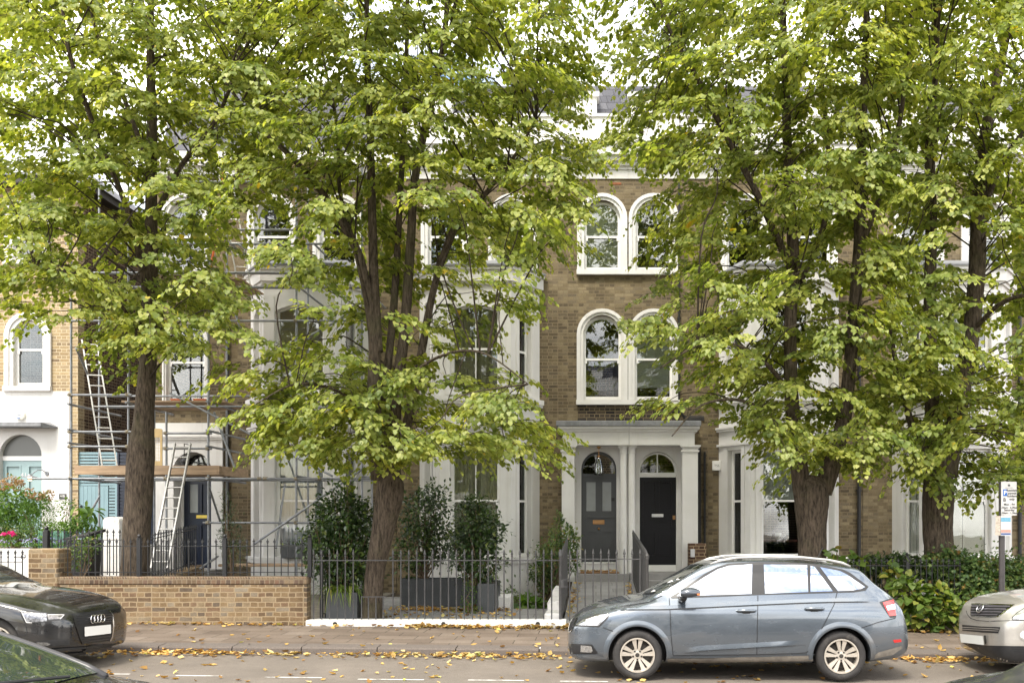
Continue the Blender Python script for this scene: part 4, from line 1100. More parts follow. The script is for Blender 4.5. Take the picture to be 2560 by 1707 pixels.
b.plate([(c - w_, .1), (c + w_, .1), (c + w_, tz)] + [(c + w_ * math.cos(a), tz + .075 * math.sin(a)) for a in np.linspace(.15, PI - .15, 10)] + [(c - w_, tz)], [], 19.4, 19.75); b.build('rendered_pier', M['plaster_old'], wp)

# ------------------------------------------------------------------ planting of the left bed
bz = gzz(1371, 18.9) - .06
def bb(px, py, rx, rz, Y, n, ry=None): return (at(px, py, Y), (rx * Y / FOC, ry or rx * Y / FOC, rz * Y / FOC), n)
hy = bush('hydrangea', 'tall hydrangea with faded brown flower heads in the raised bed', 'shrub', (gx(40, 20), 20, bz), [bb(15, 1262, 65, 48, 20, 900), bb(85, 1258, 32, 22, 20.2, 200), bb(0, 1305, 60, 40, 19.8, 500)], M['fresh_leaf'], .10, 'oval', 1.1, 4)
for (p, y, r) in ((25, 1200, 15), (40, 1213, 13), (8, 1213, 13), (75, 1232, 13), (95, 1240, 12), (122, 1238, 13), (50, 1208, 10)):
    q, d = blob(90, at(p, y, 19.7), (r * .0085,) * 3, .8)
    leaves('flower_head', q, rdir(90), rdir(90), RNG.uniform(.025, .045, 90), M['hydr'], hy, 'oval', 2.0)
bush('feathery_shrub', 'bright green feathery shrub in the middle of the raised bed', 'shrub', (gx(95, 19.6), 19.6, bz), [bb(70, 1285, 22, 38, 19.5, 700), bb(110, 1290, 26, 34, 19.6, 800), bb(100, 1320, 45, 22, 19.4, 700)], M['fresh_leaf'], .075, 'lance', .8, 5, droop=-.6)
bush('trailing_shrub', 'spreading green shrub at the right end of the raised bed', 'shrub', (gx(160, 19.5), 19.5, bz), [bb(160, 1320, 40, 17, 19.4, 700), bb(200, 1312, 30, 16, 19.5, 450), bb(125, 1335, 28, 14, 19.2, 380), bb(165, 1262, 24, 18, 20.5, 150)], M['fresh_leaf'], .06, 'oval', .9, 4)
bush('rose_bush', 'low dark rose bush along the front of the raised bed', 'shrub', (gx(30, 19.4), 19.4, bz), [bb(10, 1330, 60, 22, 19.4, 700), bb(70, 1335, 40, 16, 19.3, 400)], M['ivy_leaf'], .05, 'oval', 1, 3)
bush('loquat_sapling', 'young sapling with large drooping leaves beside the white pier', 'plant', (gx(215, 19.6), 19.6, .2), [bb(205, 1275, 32, 26, 19.6, 26), bb(238, 1318, 18, 26, 19.6, 14), bb(220, 1300, 22, 30, 19.6, 14)], M['fresh_leaf'], .26, 'oval', .7, 3, droop=1.0)
P, d = blob(160, at(100, 1352, 19.05), (1.3, .12, .055), 0); fb = thing('bedding_flowers', 'low lilac bedding flowers along the edge of the white retaining wall', 'flowers', (gx(60, 19.05), 19.05, bz))
leaves('petals', P, rdir(160), rdir(160) * .4 + np.array([0, -.6, 1]), RNG.uniform(.02, .035, 160), M['lilac'], fb, 'oval', 2)
P, d = blob(900, at(80, 1360, 19.05), (1.5, .12, .05), 0); leaves('foliage', P, rdir(900), np.tile([0, -.3, 1.], (900, 1)) + rdir(900) * .5, RNG.uniform(.03, .06, 900), M['fresh_leaf'], fb, 'oval', 1)
pk = thing('pink_geranium', 'bright pink geranium at the front of the raised bed', 'flowers', (gx(25, 19.0), 19.0, bz))
P = np.vstack([blob(40, at(12, 1334, 18.98), (.045, .04, .025), .3)[0], blob(60, at(28, 1331, 18.98), (.06, .04, .025), .3)[0], blob(30, at(35, 1336, 18.98), (.04, .04, .022), .3)[0]])
leaves('petals', P, rdir(len(P)), rdir(len(P)), RNG.uniform(.025, .045, len(P)), M['pink'], pk, 'oval', 2)
P, d = blob(90, at(24, 1345, 19.0), (.13, .06, .06), .2); leaves('foliage', P, d, rdir(90), RNG.uniform(.03, .06, 90), M['fresh_leaf'], pk, 'oval', 1.4)
gt = thing('plant_trough', 'pale green ribbed planting trough in the raised bed', 'planter', (gx(145, 19.2), 19.2, bz))
b = MB(); b.cbox(gx(96, 19.15), gx(164, 19.15), 19.12, 19.4, bz, gzz(1327, 19.15), .015)
for k in range(12): b.box(gx(98 + k * 5.5, 19.15), gx(101 + k * 5.5, 19.15), 19.11, 19.125, bz, gzz(1329, 19.15))
b.build('trough', mat('green_trough', (.10, .22, .17), .5), gt)
bn = thing('wheelie_bin', 'black lidded bin behind the railings left of the left tree', 'bin', (gx(198, 18.2), 18.2, .2))
b = MB(); x0, x1 = gx(172, 18), gx(224, 18); b.add([(x0 + .06, 17.95, .2), (x1 - .06, 17.95, .2), (x1 - .06, 18.4, .2), (x0 + .06, 18.4, .2), (x0, 17.88, gzz(1350, 18)), (x1, 17.88, gzz(1350, 18)), (x1, 18.45, gzz(1350, 18)), (x0, 18.45, gzz(1350, 18))], [(0, 3, 2, 1), (4, 5, 6, 7), (0, 1, 5, 4), (1, 2, 6, 5), (2, 3, 7, 6), (3, 0, 4, 7)]); b.build('body', M['black'], bn)
b = MB(); zz = gzz(1350, 18); b.add([(x0 - .03, 17.84, zz + .002), (x1 + .03, 17.84, zz + .06), (x1 + .05, 18.5, zz + .16), (x0 - .03, 18.5, zz + .06), (x0 - .03, 17.84, zz + .04), (x1 + .03, 17.84, zz + .10), (x1 + .05, 18.5, zz + .22), (x0 - .03, 18.5, zz + .12)], [(0, 3, 2, 1), (4, 5, 6, 7), (0, 1, 5, 4), (1, 2, 6, 5), (2, 3, 7, 6), (3, 0, 4, 7)]); b.build('lid', M['black'], bn)
bush('climbing_plant', 'leafy climber growing through the railings beside the bin', 'plant', (gx(207, 16.6), 16.6, .9), [bb(200, 1385, 27, 38, 16.7, 420), bb(225, 1360, 22, 22, 16.8, 140)], M['ivy_leaf'], .055, 'oval', 1.1, 4)
ol = bush('olive_tree', 'slender potted olive tree before the brick strip by the navy door', 'tree', (gx(575, 18.0), 18.0, .25), [bb(578, 1340, 28, 55, 18, 420), bb(568, 1270, 15, 45, 18, 130), bb(590, 1385, 30, 30, 18, 260)], M['olive_leaf'], .075, 'lance', 1.2, 7, droop=-.5)
b = MB(); b.lathe([(0, 0), (.16, 0), (.21, .34), (.19, .34), (.17, .3), (0, .3)], (gx(575, 18), 18, .21), 20); b.build('pot', M['zinc'], ol)

# ------------------------------------------------------------------ zinc planters and the dark shrubs of the middle garden
def planter(lab, px0, px1, y0, y1, pyt, zb=.236):
    t = thing('planter', lab, 'planter', (gx((px0 + px1) / 2, y0), y0, zb))
    x0, x1 = gx(px0, y0), gx(px1, y0); zt = gzz(pyt, y0); b = MB()
    b.cbox(x0, x1, y0, y0 + .02, zb, zt, .004); b.cbox(x0, x1, y1 - .02, y1, zb, zt, .004); b.cbox(x0, x0 + .02, y0 + .021, y1 - .021, zb, zt, .004); b.cbox(x1 - .02, x1, y0 + .021, y1 - .021, zb, zt, .004)
    b.build('box', M['zinc'], t)
    b = MB(); b.box(x0 + .02, x1 - .02, y0 + .02, y1 - .02, zb, zt - .04); b.build('soil', M['soil'], t)
    return t
planter('tall dark grey planter with a strappy plant, left of the centre trunk', 814, 893, 16.35, 17.0, 1480)
planter('long dark grey trough across the back of the middle garden', 1000, 1232, 18.9, 19.4, 1446)
planter('dark grey planter end nearest the white block', 1194, 1236, 17.75, 18.85, 1458)
GL = M['glossy_leaf']
bush('camellia', 'tall dark glossy shrub between the scaffolding and the centre trunk', 'shrub', (gx(855, 16.8), 16.8, .6),
     [bb(860, 1290, 52, 62, 17.0, 1700), bb(826, 1370, 55, 62, 16.9, 1600), bb(808, 1320, 34, 44, 17.1, 420), bb(885, 1400, 45, 55, 16.9, 1200), bb(850, 1425, 45, 35, 16.9, 600), bb(900, 1310, 40, 55, 17.2, 800)], GL, .085, 'oval', 1.1, 9, density=1.0)
bush('camellia', 'dark glossy shrub right behind the centre trunk', 'shrub', (gx(1060, 19.1), 19.1, .8),
     [bb(1060, 1290, 50, 62, 19.1, 1300), bb(1085, 1240, 32, 30, 19.1, 320), bb(1040, 1370, 44, 55, 19.1, 900), bb(1100, 1350, 30, 50, 19.1, 500)], GL, .082, 'oval', 1.1, 9, density=1.0)
bush('camellia', 'dark glossy shrub in the planter before the right side of the bay', 'shrub', (gx(1185, 18.3), 18.3, .7),
     [bb(1185, 1310, 48, 55, 18.3, 1250), bb(1215, 1330, 40, 50, 18.3, 900), bb(1160, 1370, 38, 50, 18.3, 700), bb(1205, 1410, 45, 45, 18.3, 900), bb(1185, 1262, 25, 20, 18.3, 200)], GL, .082, 'oval', 1.1, 9, density=1.0)
st = thing('strappy_plant', 'strappy grass like plant drooping over the tall grey planter', 'plant', (gx(855, 16.5), 16.5, gzz(1480, 16.4) - .04))
b = MB(); random.seed(5)
for k in range(90):
    a = random.uniform(0, 2 * PI); L = random.uniform(.4, .85); w = random.uniform(.008, .015); x0, y0, z0 = gx(855, 16.5) + random.uniform(-.22, .22), 16.42 + random.uniform(-.08, .12), gzz(1480, 16.4) - .05
    vs = []
    for i in range(6):
        t_ = i / 5; r_ = L * t_ * .75; z = z0 + L * (t_ * 1.1 - 1.35 * t_ * t_ * random.uniform(.9, 1.1)) ; ww = w * (1 - t_ ** 2) + .001
        cx, cy = x0 + math.cos(a) * r_, y0 + math.sin(a) * r_ * .8
        vs += [(cx - math.sin(a) * ww, cy + math.cos(a) * ww, z), (cx + math.sin(a) * ww, cy - math.cos(a) * ww, z)]
    b.add(vs, [(2*i, 2*i+1, 2*i+3, 2*i+2) for i in range(5)])
b.build('foliage', M['vine_leaf'], st)
bush('small_leaved_creeper', 'thin small leaved creeper hanging on the planter by the white block', 'plant', (gx(1178, 17.6), 17.6, .24), [bb(1172, 1490, 20, 45, 17.6, 260), bb(1185, 1525, 26, 14, 17.5, 120)], M['fresh_leaf'], .035, 'oval', 1.2, 3)
bush('fatsia', 'glossy hand leaved plant rising from the sunken area', 'plant', (gx(1330, 20.5), 20.5, .1), [bb(1318, 1508, 26, 14, 19.5, 40), bb(1345, 1512, 22, 14, 19.8, 34), bb(1292, 1515, 18, 12, 19.8, 30)], M['fresh_leaf'], .20, 'star', 1, 3)
bush('low_shrub', 'small shrub just behind the white painted block', 'shrub', (gx(1270, 20), 20, .1), [bb(1272, 1488, 22, 18, 20, 160), bb(1285, 1505, 14, 16, 19.8, 90)], M['ivy_leaf'], .07, 'oval', 1, 3)
bush('climbing_jasmine', 'fresh green climber covering the left path railing by the porch', 'climber', (gx(1370, 21), 21, .2),
     [bb(1397, 1300, 11, 24, 22.6, 150), bb(1388, 1345, 18, 30, 22.3, 340), bb(1420, 1350, 26, 32, 20.5, 700), bb(1375, 1400, 36, 45, 21, 900), bb(1350, 1430, 28, 30, 21, 450), bb(1375, 1465, 30, 26, 21, 350), bb(1425, 1400, 20, 30, 20.3, 300)], M['ivy_leaf'], .075, 'oval', 1.1, 5)

# ------------------------------------------------------------------ right: railings, hedge, creeper, kerb wall
rr = thing('railings', 'black railings half hidden by ivy behind the parked blue car', 'railings', (5.5, yr, .3))
zr0 = .22
railing(rr, (gx(2120, yr), yr), (gx(2400, yr), yr), 20, lambda q: zr0, gzz(1395, yr) - zr0, [(gzz(1413, yr) - zr0, .013), (.12, .012)], M['iron'], r=.009, tip=.10, kind='barb')
b = MB(); x = gx(2268, yr); b.cbox(x - .026, x + .026, yr - .026, yr + .026, .2, gzz(1391, yr), .005); b.lathe([(.03, 0), (.03, .015), (.015, .02), (.028, .045), (.015, .068), (0, .072)], (x, yr, gzz(1391, yr)), 12); b.build('post', M['iron'], rr)
b = MB(); b.cbox(gx(2100, YF), gx(2640, YF), YF - .08, YF + .2, -.1, gzz(1551, YF), .03); kw = b.build('kerb_wall', M['concrete']); tag(kw, 'low stained concrete wall under the ivy hedge', 'wall')
b = MB(); b.cbox(gx(1800, 22.6), gx(2120, 22.6), 22.2, 22.45, .1, gzz(1392, 22.3), .02); sw = b.build('area_wall', M['plaster_old']); tag(sw, 'low white wall before the dark bay window behind the car', 'wall')
hg = bush('ivy_hedge', 'dense ivy hedge behind the parking sign post', 'hedge', (gx(2420, 16.6), 16.6, .3),
     [bb(2400, 1440, 75, 55, 16.6, 2300, .5), bb(2490, 1450, 70, 55, 16.6, 2200, .5), bb(2340, 1420, 50, 36, 16.6, 1000, .4), bb(2450, 1500, 90, 45, 16.4, 2000, .4), bb(2530, 1440, 50, 50, 16.7, 1200, .4), bb(2380, 1400, 50, 22, 16.5, 700, .3)], M['ivy_leaf'], .068, 'star', 1, 6, density=1.6)
bush('vine', 'large leaved yellowing vine spilling over the low wall by the car', 'climber', (gx(2290, 16.0), 16.1, .3),
     [bb(2270, 1480, 45, 45, 15.9, 130, .18), bb(2330, 1500, 60, 45, 15.85, 190, .18), bb(2380, 1530, 50, 30, 15.8, 120, .15), bb(2290, 1540, 50, 22, 15.85, 90, .12), bb(2240, 1440, 30, 30, 16.1, 60, .2), bb(2340, 1570, 16, 24, 15.85, 40, .06)], M['vine_leaf'], .125, 'heart', 1.05, 5)
bush('vine', 'large leaved vine shoots just above the roof of the blue car', 'climber', (gx(2110, 16.3), 16.3, .9),
     [bb(2125, 1398, 28, 10, 16.3, 22, .15), bb(2085, 1380, 16, 14, 16.3, 10, .1), bb(2150, 1405, 16, 12, 16.3, 10, .1)], M['vine_leaf'], .14, 'heart', 1.05, 3)
bush('ivy_ground', 'dark ivy along the railings behind the blue car', 'ivy', (gx(2200, 16.7), 16.7, .3), [bb(2190, 1410, 70, 22, 16.9, 900, .3), bb(2260, 1405, 50, 20, 16.9, 600, .3), bb(2210, 1470, 80, 50, 17.1, 900, .3), bb(2120, 1440, 60, 40, 17.1, 500, .3)], M['glossy_leaf'], .075, 'star', 1, 4)

# ------------------------------------------------------------------ parking sign
YS = 15.15
sp = thing('parking_sign', 'white resident permit parking sign on a dark post in front of the ivy hedge', 'sign', (gx(2505, YS), YS, street(6.5) + .15))
b = MB(); x = gx(2504.5, YS); b.lathe([(.047, 0), (.047, gzz(1210, YS)), (0, gzz(1210, YS))], (x, YS, street(6.5) + .1), 20); b.build('pole', mat('dark_post', (.045, .04, .04), .5, .2, 6), sp, smooth=True, auto=40)
b = MB(); x0, x1, z0, z1 = gx(2499, YS), gx(2537.5, YS), gzz(1288, YS), gzz(1204, YS)
ys_ = YS - .062
b.cbox(x0, x1, ys_, ys_ + .006, z0, z1, .002); b.box(x0 + .02, x1 - .04, ys_ + .006, ys_ + .03, z0 + .1, z0 + .13); b.box(x0 + .02, x1 - .04, ys_ + .006, ys_ + .03, z1 - .13, z1 - .1)
sg = b.build('sign_plate', mat('sign_white', (.44, .43, .415), .55, .03, 8, stain=((.34, .32, .28), 14, .68)), sp)
SW, SH = x1 - x0, z1 - z0
frs = lambda a, c: (lambda u, v, w: (x0 + SW * a + u, ys_ - w - .002, z0 + SH * c + v))
ink = mat('sign_ink', (.03, .03, .03), .5)
for body, s, a, c in (('Resident', .046, .69, .715), ('permit', .046, .69, .628), ('holders', .046, .69, .545), ('only', .046, .69, .455), ('B', .075, .21, .415), ('Mon - Fri', .044, .52, .30), ('8.30am - 6.30pm', .040, .5, .21), ('Saturday', .044, .52, .135), ('8.30am - 1.30pm', .040, .5, .05)):
    text_mesh(body, s * 1.08, 'lettering', ink, sg, frs(a, c), bold=True, extr=.0015)
b = MB(); b.cbox(x0 + SW * .11, x0 + SW * .38, ys_ - .002, ys_ - .0002, z0 + SH * .575, z0 + SH * .775, .0008); b.build('parking_symbol', mat('sign_blue', (.01, .08, .30), .5), sg)
text_mesh('P', .095, 'lettering', M['plateface'], sg, lambda u, v, w: (x0 + SW * .245 + u, ys_ - .004 - w, z0 + SH * .615 + v))
b = MB(); cx_, cz_ = x0 + SW * .5, z0 + SH * .90
b.plate([(cx_ - .018, cz_ - .02), (cx_ + .018, cz_ - .02), (cx_ + .02, cz_ + .01), (cx_ + .006, cz_ + .004), (cx_, cz_ + .03), (cx_ - .006, cz_ + .004), (cx_ - .02, cz_ + .01)], [], ys_ - .001, ys_ + .001)
b.box(cx_ - .06, cx_ + .06, ys_ - .001, ys_ + .001, cz_ - .048, cz_ - .042); b.build('crest', ink, sg)
nz0, nz1 = gzz(1338, YS), gzz(1289, YS)
no = thing('torn_poster', 'torn plastic covered notice wrapped on the parking sign post', 'notice', (gx(2505, YS), YS - .05, nz0))
b = MB(); b.cbox(gx(2497, YS), gx(2522, YS), ys_ - .012, ys_ - .004, nz0, nz1, .002); b.build('sheet', mat('notice_paper', (.46, .43, .41), .4, .05, 20), no)
for nm, a, c, colr in (('blue_strip', .70, .92, (.10, .26, .36)), ('red_strip', .16, .30, (.45, .20, .16)), ('navy_strip', .02, .13, (.05, .08, .19)), ('white_strip', .0, .02, (.7, .7, .7))):
    b = MB(); b.box(gx(2497.5, YS), gx(2521.5, YS), ys_ - .0135, ys_ - .012, nz0 + (nz1 - nz0) * a, nz0 + (nz1 - nz0) * c); b.build(nm, mat(nm, colr, .4, .2, 40), no)
b = MB(); b.add([(gx(2487, YS), YS - .01, nz0 + .01), (gx(2496.5, YS), ys_ - .004, nz0), (gx(2496.5, YS), ys_ - .004, nz1), (gx(2489, YS), YS - .01, nz1)], [(0, 1, 2, 3)]); b.build('torn_edge', mat('stained_film', (.42, .36, .30), .35, .4, 25), no)
# ------------------------------------------------------------------ scaffolding on the left house
YA, YB_ = 20.6, 22.3
sf = thing('scaffolding', 'galvanised tube scaffolding with timber decks in front of the brick house', 'scaffolding', (gx(178, YA), YA, .2))
_cp = None
def coupler(p):
    global _cp
    if _cp is None:
        b = MB(); b.cbox(-.045, .045, -.045, .045, -.035, .035, .01); b.tube([(-.07, 0, .01), (.075, 0, .01)], .012, 6); b.tube([(0, -.07, -.01), (0, .06, -.01)], .014, 6)
        _cp = b.build('coupler', M['coupler'], None); _cp.parent = sf; o = _cp
    else: o = clone(_cp, sf)
    o.location = Vector(p) - Vector(sf.location); o.rotation_euler = (0, 0, random.uniform(-.5, .5))
def pipe(name, a, c, r=.0242, ext=0):
    A, C = Vector(a), Vector(c); d = (C - A).normalized() * ext
    b = MB(); b.tube([tuple(A - d), tuple(C + d)], r, 10)
    return b.build(name, M['steel'], sf, smooth=True, auto=40)
random.seed(9)
SX = [(178, 380), (321, 350), (416, 985), (521, 330), (741, 330), (905, 330)]
for p, top in SX:
    b0 = .22; x = gx(p, YA)
    pipe('standard', (x, YA, b0), (x, YA, gzz(top if p != 416 else 1030, YA)))
for p, top in ((248, 360), (386, 600), (567, 340), (770, 340), (930, 340)):
    x = gx(p, YB_); pipe('standard', (x, YB_, .25), (x, YB_, gzz(top, YB_)))
xl, xr = gx(176, YA), gx(932, YA)
LED = [1196, 1188.5, 718, 682, 610, 575, 455, 345]
for k, py in enumerate((1196, 802, 718, 575)):
    z = gzz(py, YA - .05); pipe('ledger', (xl - (.9 if py == 1196 else .15), YA - .05, z), (xr, YA - .05, z))
for py in (1016, 682, 610, 455):
    z = gzz(py, YA - .05); pipe('ledger', (gx(262 if py == 1016 else 178, YA) - .1, YA - .05, z), (gx(620 if py == 1016 else 905, YA), YA - .05, z))
z = gzz(1306, YA - .05); pipe('ledger', (gx(510, YA), YA - .05, z), (gx(812, YA), YA - .05, z))
for py in (987, 1079, 1116): z = gzz(py, YA - .05); pipe('guard_rail', (gx(172, YA), YA - .05, z), (gx(332, YA), YA - .05, z))
for py in (1083, 1121): z = gzz(py, YA - .05); pipe('guard_rail', (gx(412, YA), YA - .05, z), (gx(532, YA), YA - .05, z))
for py in (1200, 1018, 990, 720, 684, 610, 575): z = gzz(py, YB_); pipe('ledger', (gx(262, YB_), YB_, z), (gx(930, YB_), YB_, z))
for p, ys in ((178, (1016, 1079, 1112, 1200, 720)), (521, (1010, 1081, 1120, 1200, 720, 575)), (741, (1012, 1194, 720, 575)), (321, (1012, 720, 575)), (905, (1012, 1194, 720))):
    for py in ys:
        z = gzz(py, YA); x = gx(p, YA) + .05; pipe('transom', (x, YA - .22, z + .03), (x, YB_ + .35, z + .03))
for p, ys in ((178, (987, 1079, 1116, 1196, 802, 718)), (321, (987, 1079, 1116, 1196, 802, 718, 575)), (521, (1016, 1083, 1121, 1196, 1306, 802, 718, 682, 575)), (741, (1196, 1306, 802, 718, 682, 610, 575, 455)), (416, (1083, 1121, 1196))):
    for py in ys: coupler((gx(p, YA), YA - .03, gzz(py, YA)))
for p in (650, 665, 800, 870): coupler((gx(p, YA), YA - .04, gzz(1196, YA)))
# braces
for a, c in (((425, 983), (832, 1190)), ((632, 1362), (912, 1168)), ((650, 905), (905, 770)), ((594, 610), (690, 668)), ((780, 550), (905, 640))):
    pipe('brace', at(a[0], a[1], YA - .1), at(c[0], c[1], YA - .1))
pipe('brace', at(535, 1030, YA + .1), at(587, 1170, YA + .1)); pipe('brace', at(522, 1215, YA + .1), at(550, 1302, YB_ - .2))
pipe('brace', at(190, 870, YA), at(219, 935, 21.4)); pipe('brace', at(249, 1240, YB_ - .5), at(215, 1300, YA + .2)); pipe('brace', at(500, 1420, YA - .6), at(545, 1390, YA + .3))
pipe('brace', at(560, 690, YB_), at(612, 860, YB_)); pipe('brace', at(690, 1370, YA + .6), at(712, 1210, YB_))
# decks and toe boards
for py, x0, x1 in ((1186, 187, 545), (1008, 300, 560), (700, 380, 600), (405, 560, 820)):
    z = gzz(py, YA)
    for k in range(6):
        y = YA + .05 + k * .24
        b = MB(); b.cbox(gx(x0, YA), gx(x1, YA), y, y + .225, z + .03, z + .068, .006); b.build('deck_board', M['wood'], sf)
z0, z1 = gzz(1186, YA - .06), gzz(1163, YA - .06)
b = MB(); b.cbox(gx(187, YA), gx(545, YA), YA - .028, YA + .01, z0, z1, .006); b.build('toe_board', M['wood'], sf)
b = MB(); b.cbox(gx(545, YA), gx(545, YA) + .04, YA - .03, YB_, z0, z1, .006); b.build('toe_board', M['wood'], sf)
b = MB(); b.cbox(gx(600, YA), gx(760, YA), YA + .0, YA + .04, gzz(424, YA), gzz(409, YA), .006); b.build('toe_board', M['wood'], sf)
b = MB(); b.cbox(gx(545, 20.9), gx(772, 20.9), 20.9, 21.5, gzz(1416, 20.9), gzz(1410, 20.9), .008); bs = b.build('spare_board', M['wood']); tag(bs, 'loose scaffold boards lying behind the railings at bay foot', 'board')
# ladders
def ladder(lab, A, B, w, n, m):
    # A, B: foot and head of the left stile; w: width vector
    t = thing('ladder', lab, 'ladder', A)
    A, B, W = Vector(A), Vector(B), Vector(w)
    for s in (0, 1):
        b = MB(); P, Q = A + W * s, B + W * s; d = (Q - P).normalized(); u = W.normalized() * .014; v = d.cross(u).normalized() * .032
        vs = [tuple(X + k) for X in (P, Q) for k in (-u - v, u - v, u + v, -u + v)]
        b.add(vs, [(0, 3, 2, 1), (4, 5, 6, 7), (0, 1, 5, 4), (1, 2, 6, 5), (2, 3, 7, 6), (3, 0, 4, 7)]); b.build('stile', m, t)
    for i in range(n):
        q = (i + .6) / n; P = A + (B - A) * q; b = MB(); b.tube([tuple(P), tuple(P + W)], .017, 8); b.build('rung', m, t, smooth=True, auto=40)
    return t
a = at(378, 1420, 19.2); h = at(438, 1108, 20.42)
ladder('short aluminium ladder leaning on the scaffold deck before the navy door', a, h, (.335, 0, 0), 12, M['alu'])
a = at(256, 1166, YA + .35); h = at(205, 850, 21.7)
ladder('aluminium ladder standing on the lowest scaffold deck against the side wall', a, h, (.28, .1, 0), 12, M['alu'])
a = at(600, 745, 21.6); h = at(545, 420, 22.1)
ladder('aluminium ladder high up on the scaffolding beside the orange strap', a, h, (.27, .05, 0), 11, M['alu'])
# yellow mesh gate
yg = thing('barrier_gate', 'pale yellow mesh loading gate hung on the scaffold behind the left tree', 'barrier', at(390, 1130, YA + .02))
yq = YA + .12
x0, x1, z0, z1 = gx(358, yq), gx(405, yq), gzz(1173, yq), gzz(1071, yq)
b = MB()
def rr_(x0, x1, z0, z1, r, n=5):
    P = []
    for cx, cz, a0 in ((x1 - r, z0 + r, -PI/2), (x1 - r, z1 - r, 0), (x0 + r, z1 - r, PI/2), (x0 + r, z0 + r, PI)):
        for i in range(n + 1): P.append((cx + r * math.cos(a0 + PI/2 * i / n), cz + r * math.sin(a0 + PI/2 * i / n)))
    return P
b.plate(rr_(x0, x1, z0, z1, .05), [rect(x0 + .05, x1 - .045, gzz(1152, yq), gzz(1093, yq))], yq, yq + .03); b.build('frame', M['yellow'], yg)
b = MB(); x = x0 + .05
while x < x1 - .05: b.tube([(x, yq + .015, gzz(1153, yq)), (x, yq + .015, gzz(1092, yq))], .003, 5); x += .035
z = gzz(1152, yq)
while z < gzz(1094, yq): b.tube([(x0 + .045, yq + .015, z), (x1 - .04, yq + .015, z)], .003, 5); z += .07
b.build('mesh_panel', M['yellow'], yg)
# orange hoist strap
b = MB(); pts = [at(560, 400, 21), at(556, 470, 21), at(548, 540, 21), at(541, 590, 21.05), at(530, 650, 21), at(528, 720, 21)]
b.tube(pts, .022, 6); og_ = b.build('hoist_strap', M['orange'], None, smooth=True); tag(og_, 'orange strap hanging from the upper scaffold lift', 'strap')
# ------------------------------------------------------------------ street trees (limes)
def inside(poly, x, y):
    c = False; n = len(poly); j = n - 1
    for i in range(n):
        xi, yi = poly[i]; xj, yj = poly[j]
        if (yi > y) != (yj > y) and x < (xj - xi) * (y - yi) / (yj - yi) + xi: c = not c
        j = i
    return c
def spline(P, k=6):
    P = [np.array(p, float) for p in P]; out = []
    for i in range(len(P) - 1):
        a, b, c, d = P[max(i-1, 0)], P[i], P[i+1], P[min(i+2, len(P)-1)]
        for s in range(k):
            t = s / k
            out.append(.5 * ((2*b) + (-a + c) * t + (2*a - 5*b + 4*c - d) * t*t + (-a + 3*b - 3*c + d) * t**3))
    out.append(P[-1]); return out
def limb(b, P, n=12, rough=.0):
    # a limb with an uneven, ridged surface; P rows are x, y, z, r
    base = len(b.v); b.tube([tuple(p[:3]) for p in P], [max(.003, p[3]) for p in P], n)
    if rough:
        for i in range(len(P)):
            for k in range(n):
                q = base + i * n + k; v = b.v[q]; c = P[i]
                f = 1 + rough * (math.sin(k * 2.1 + i * .23) * .6 + math.sin(k * 5.3 + i * .5 + c[2]) * .4 + random.uniform(-.4, .4) * .6)
                b.v[q] = tuple(c[j] + (v[j] - c[j]) * f for j in range(3))
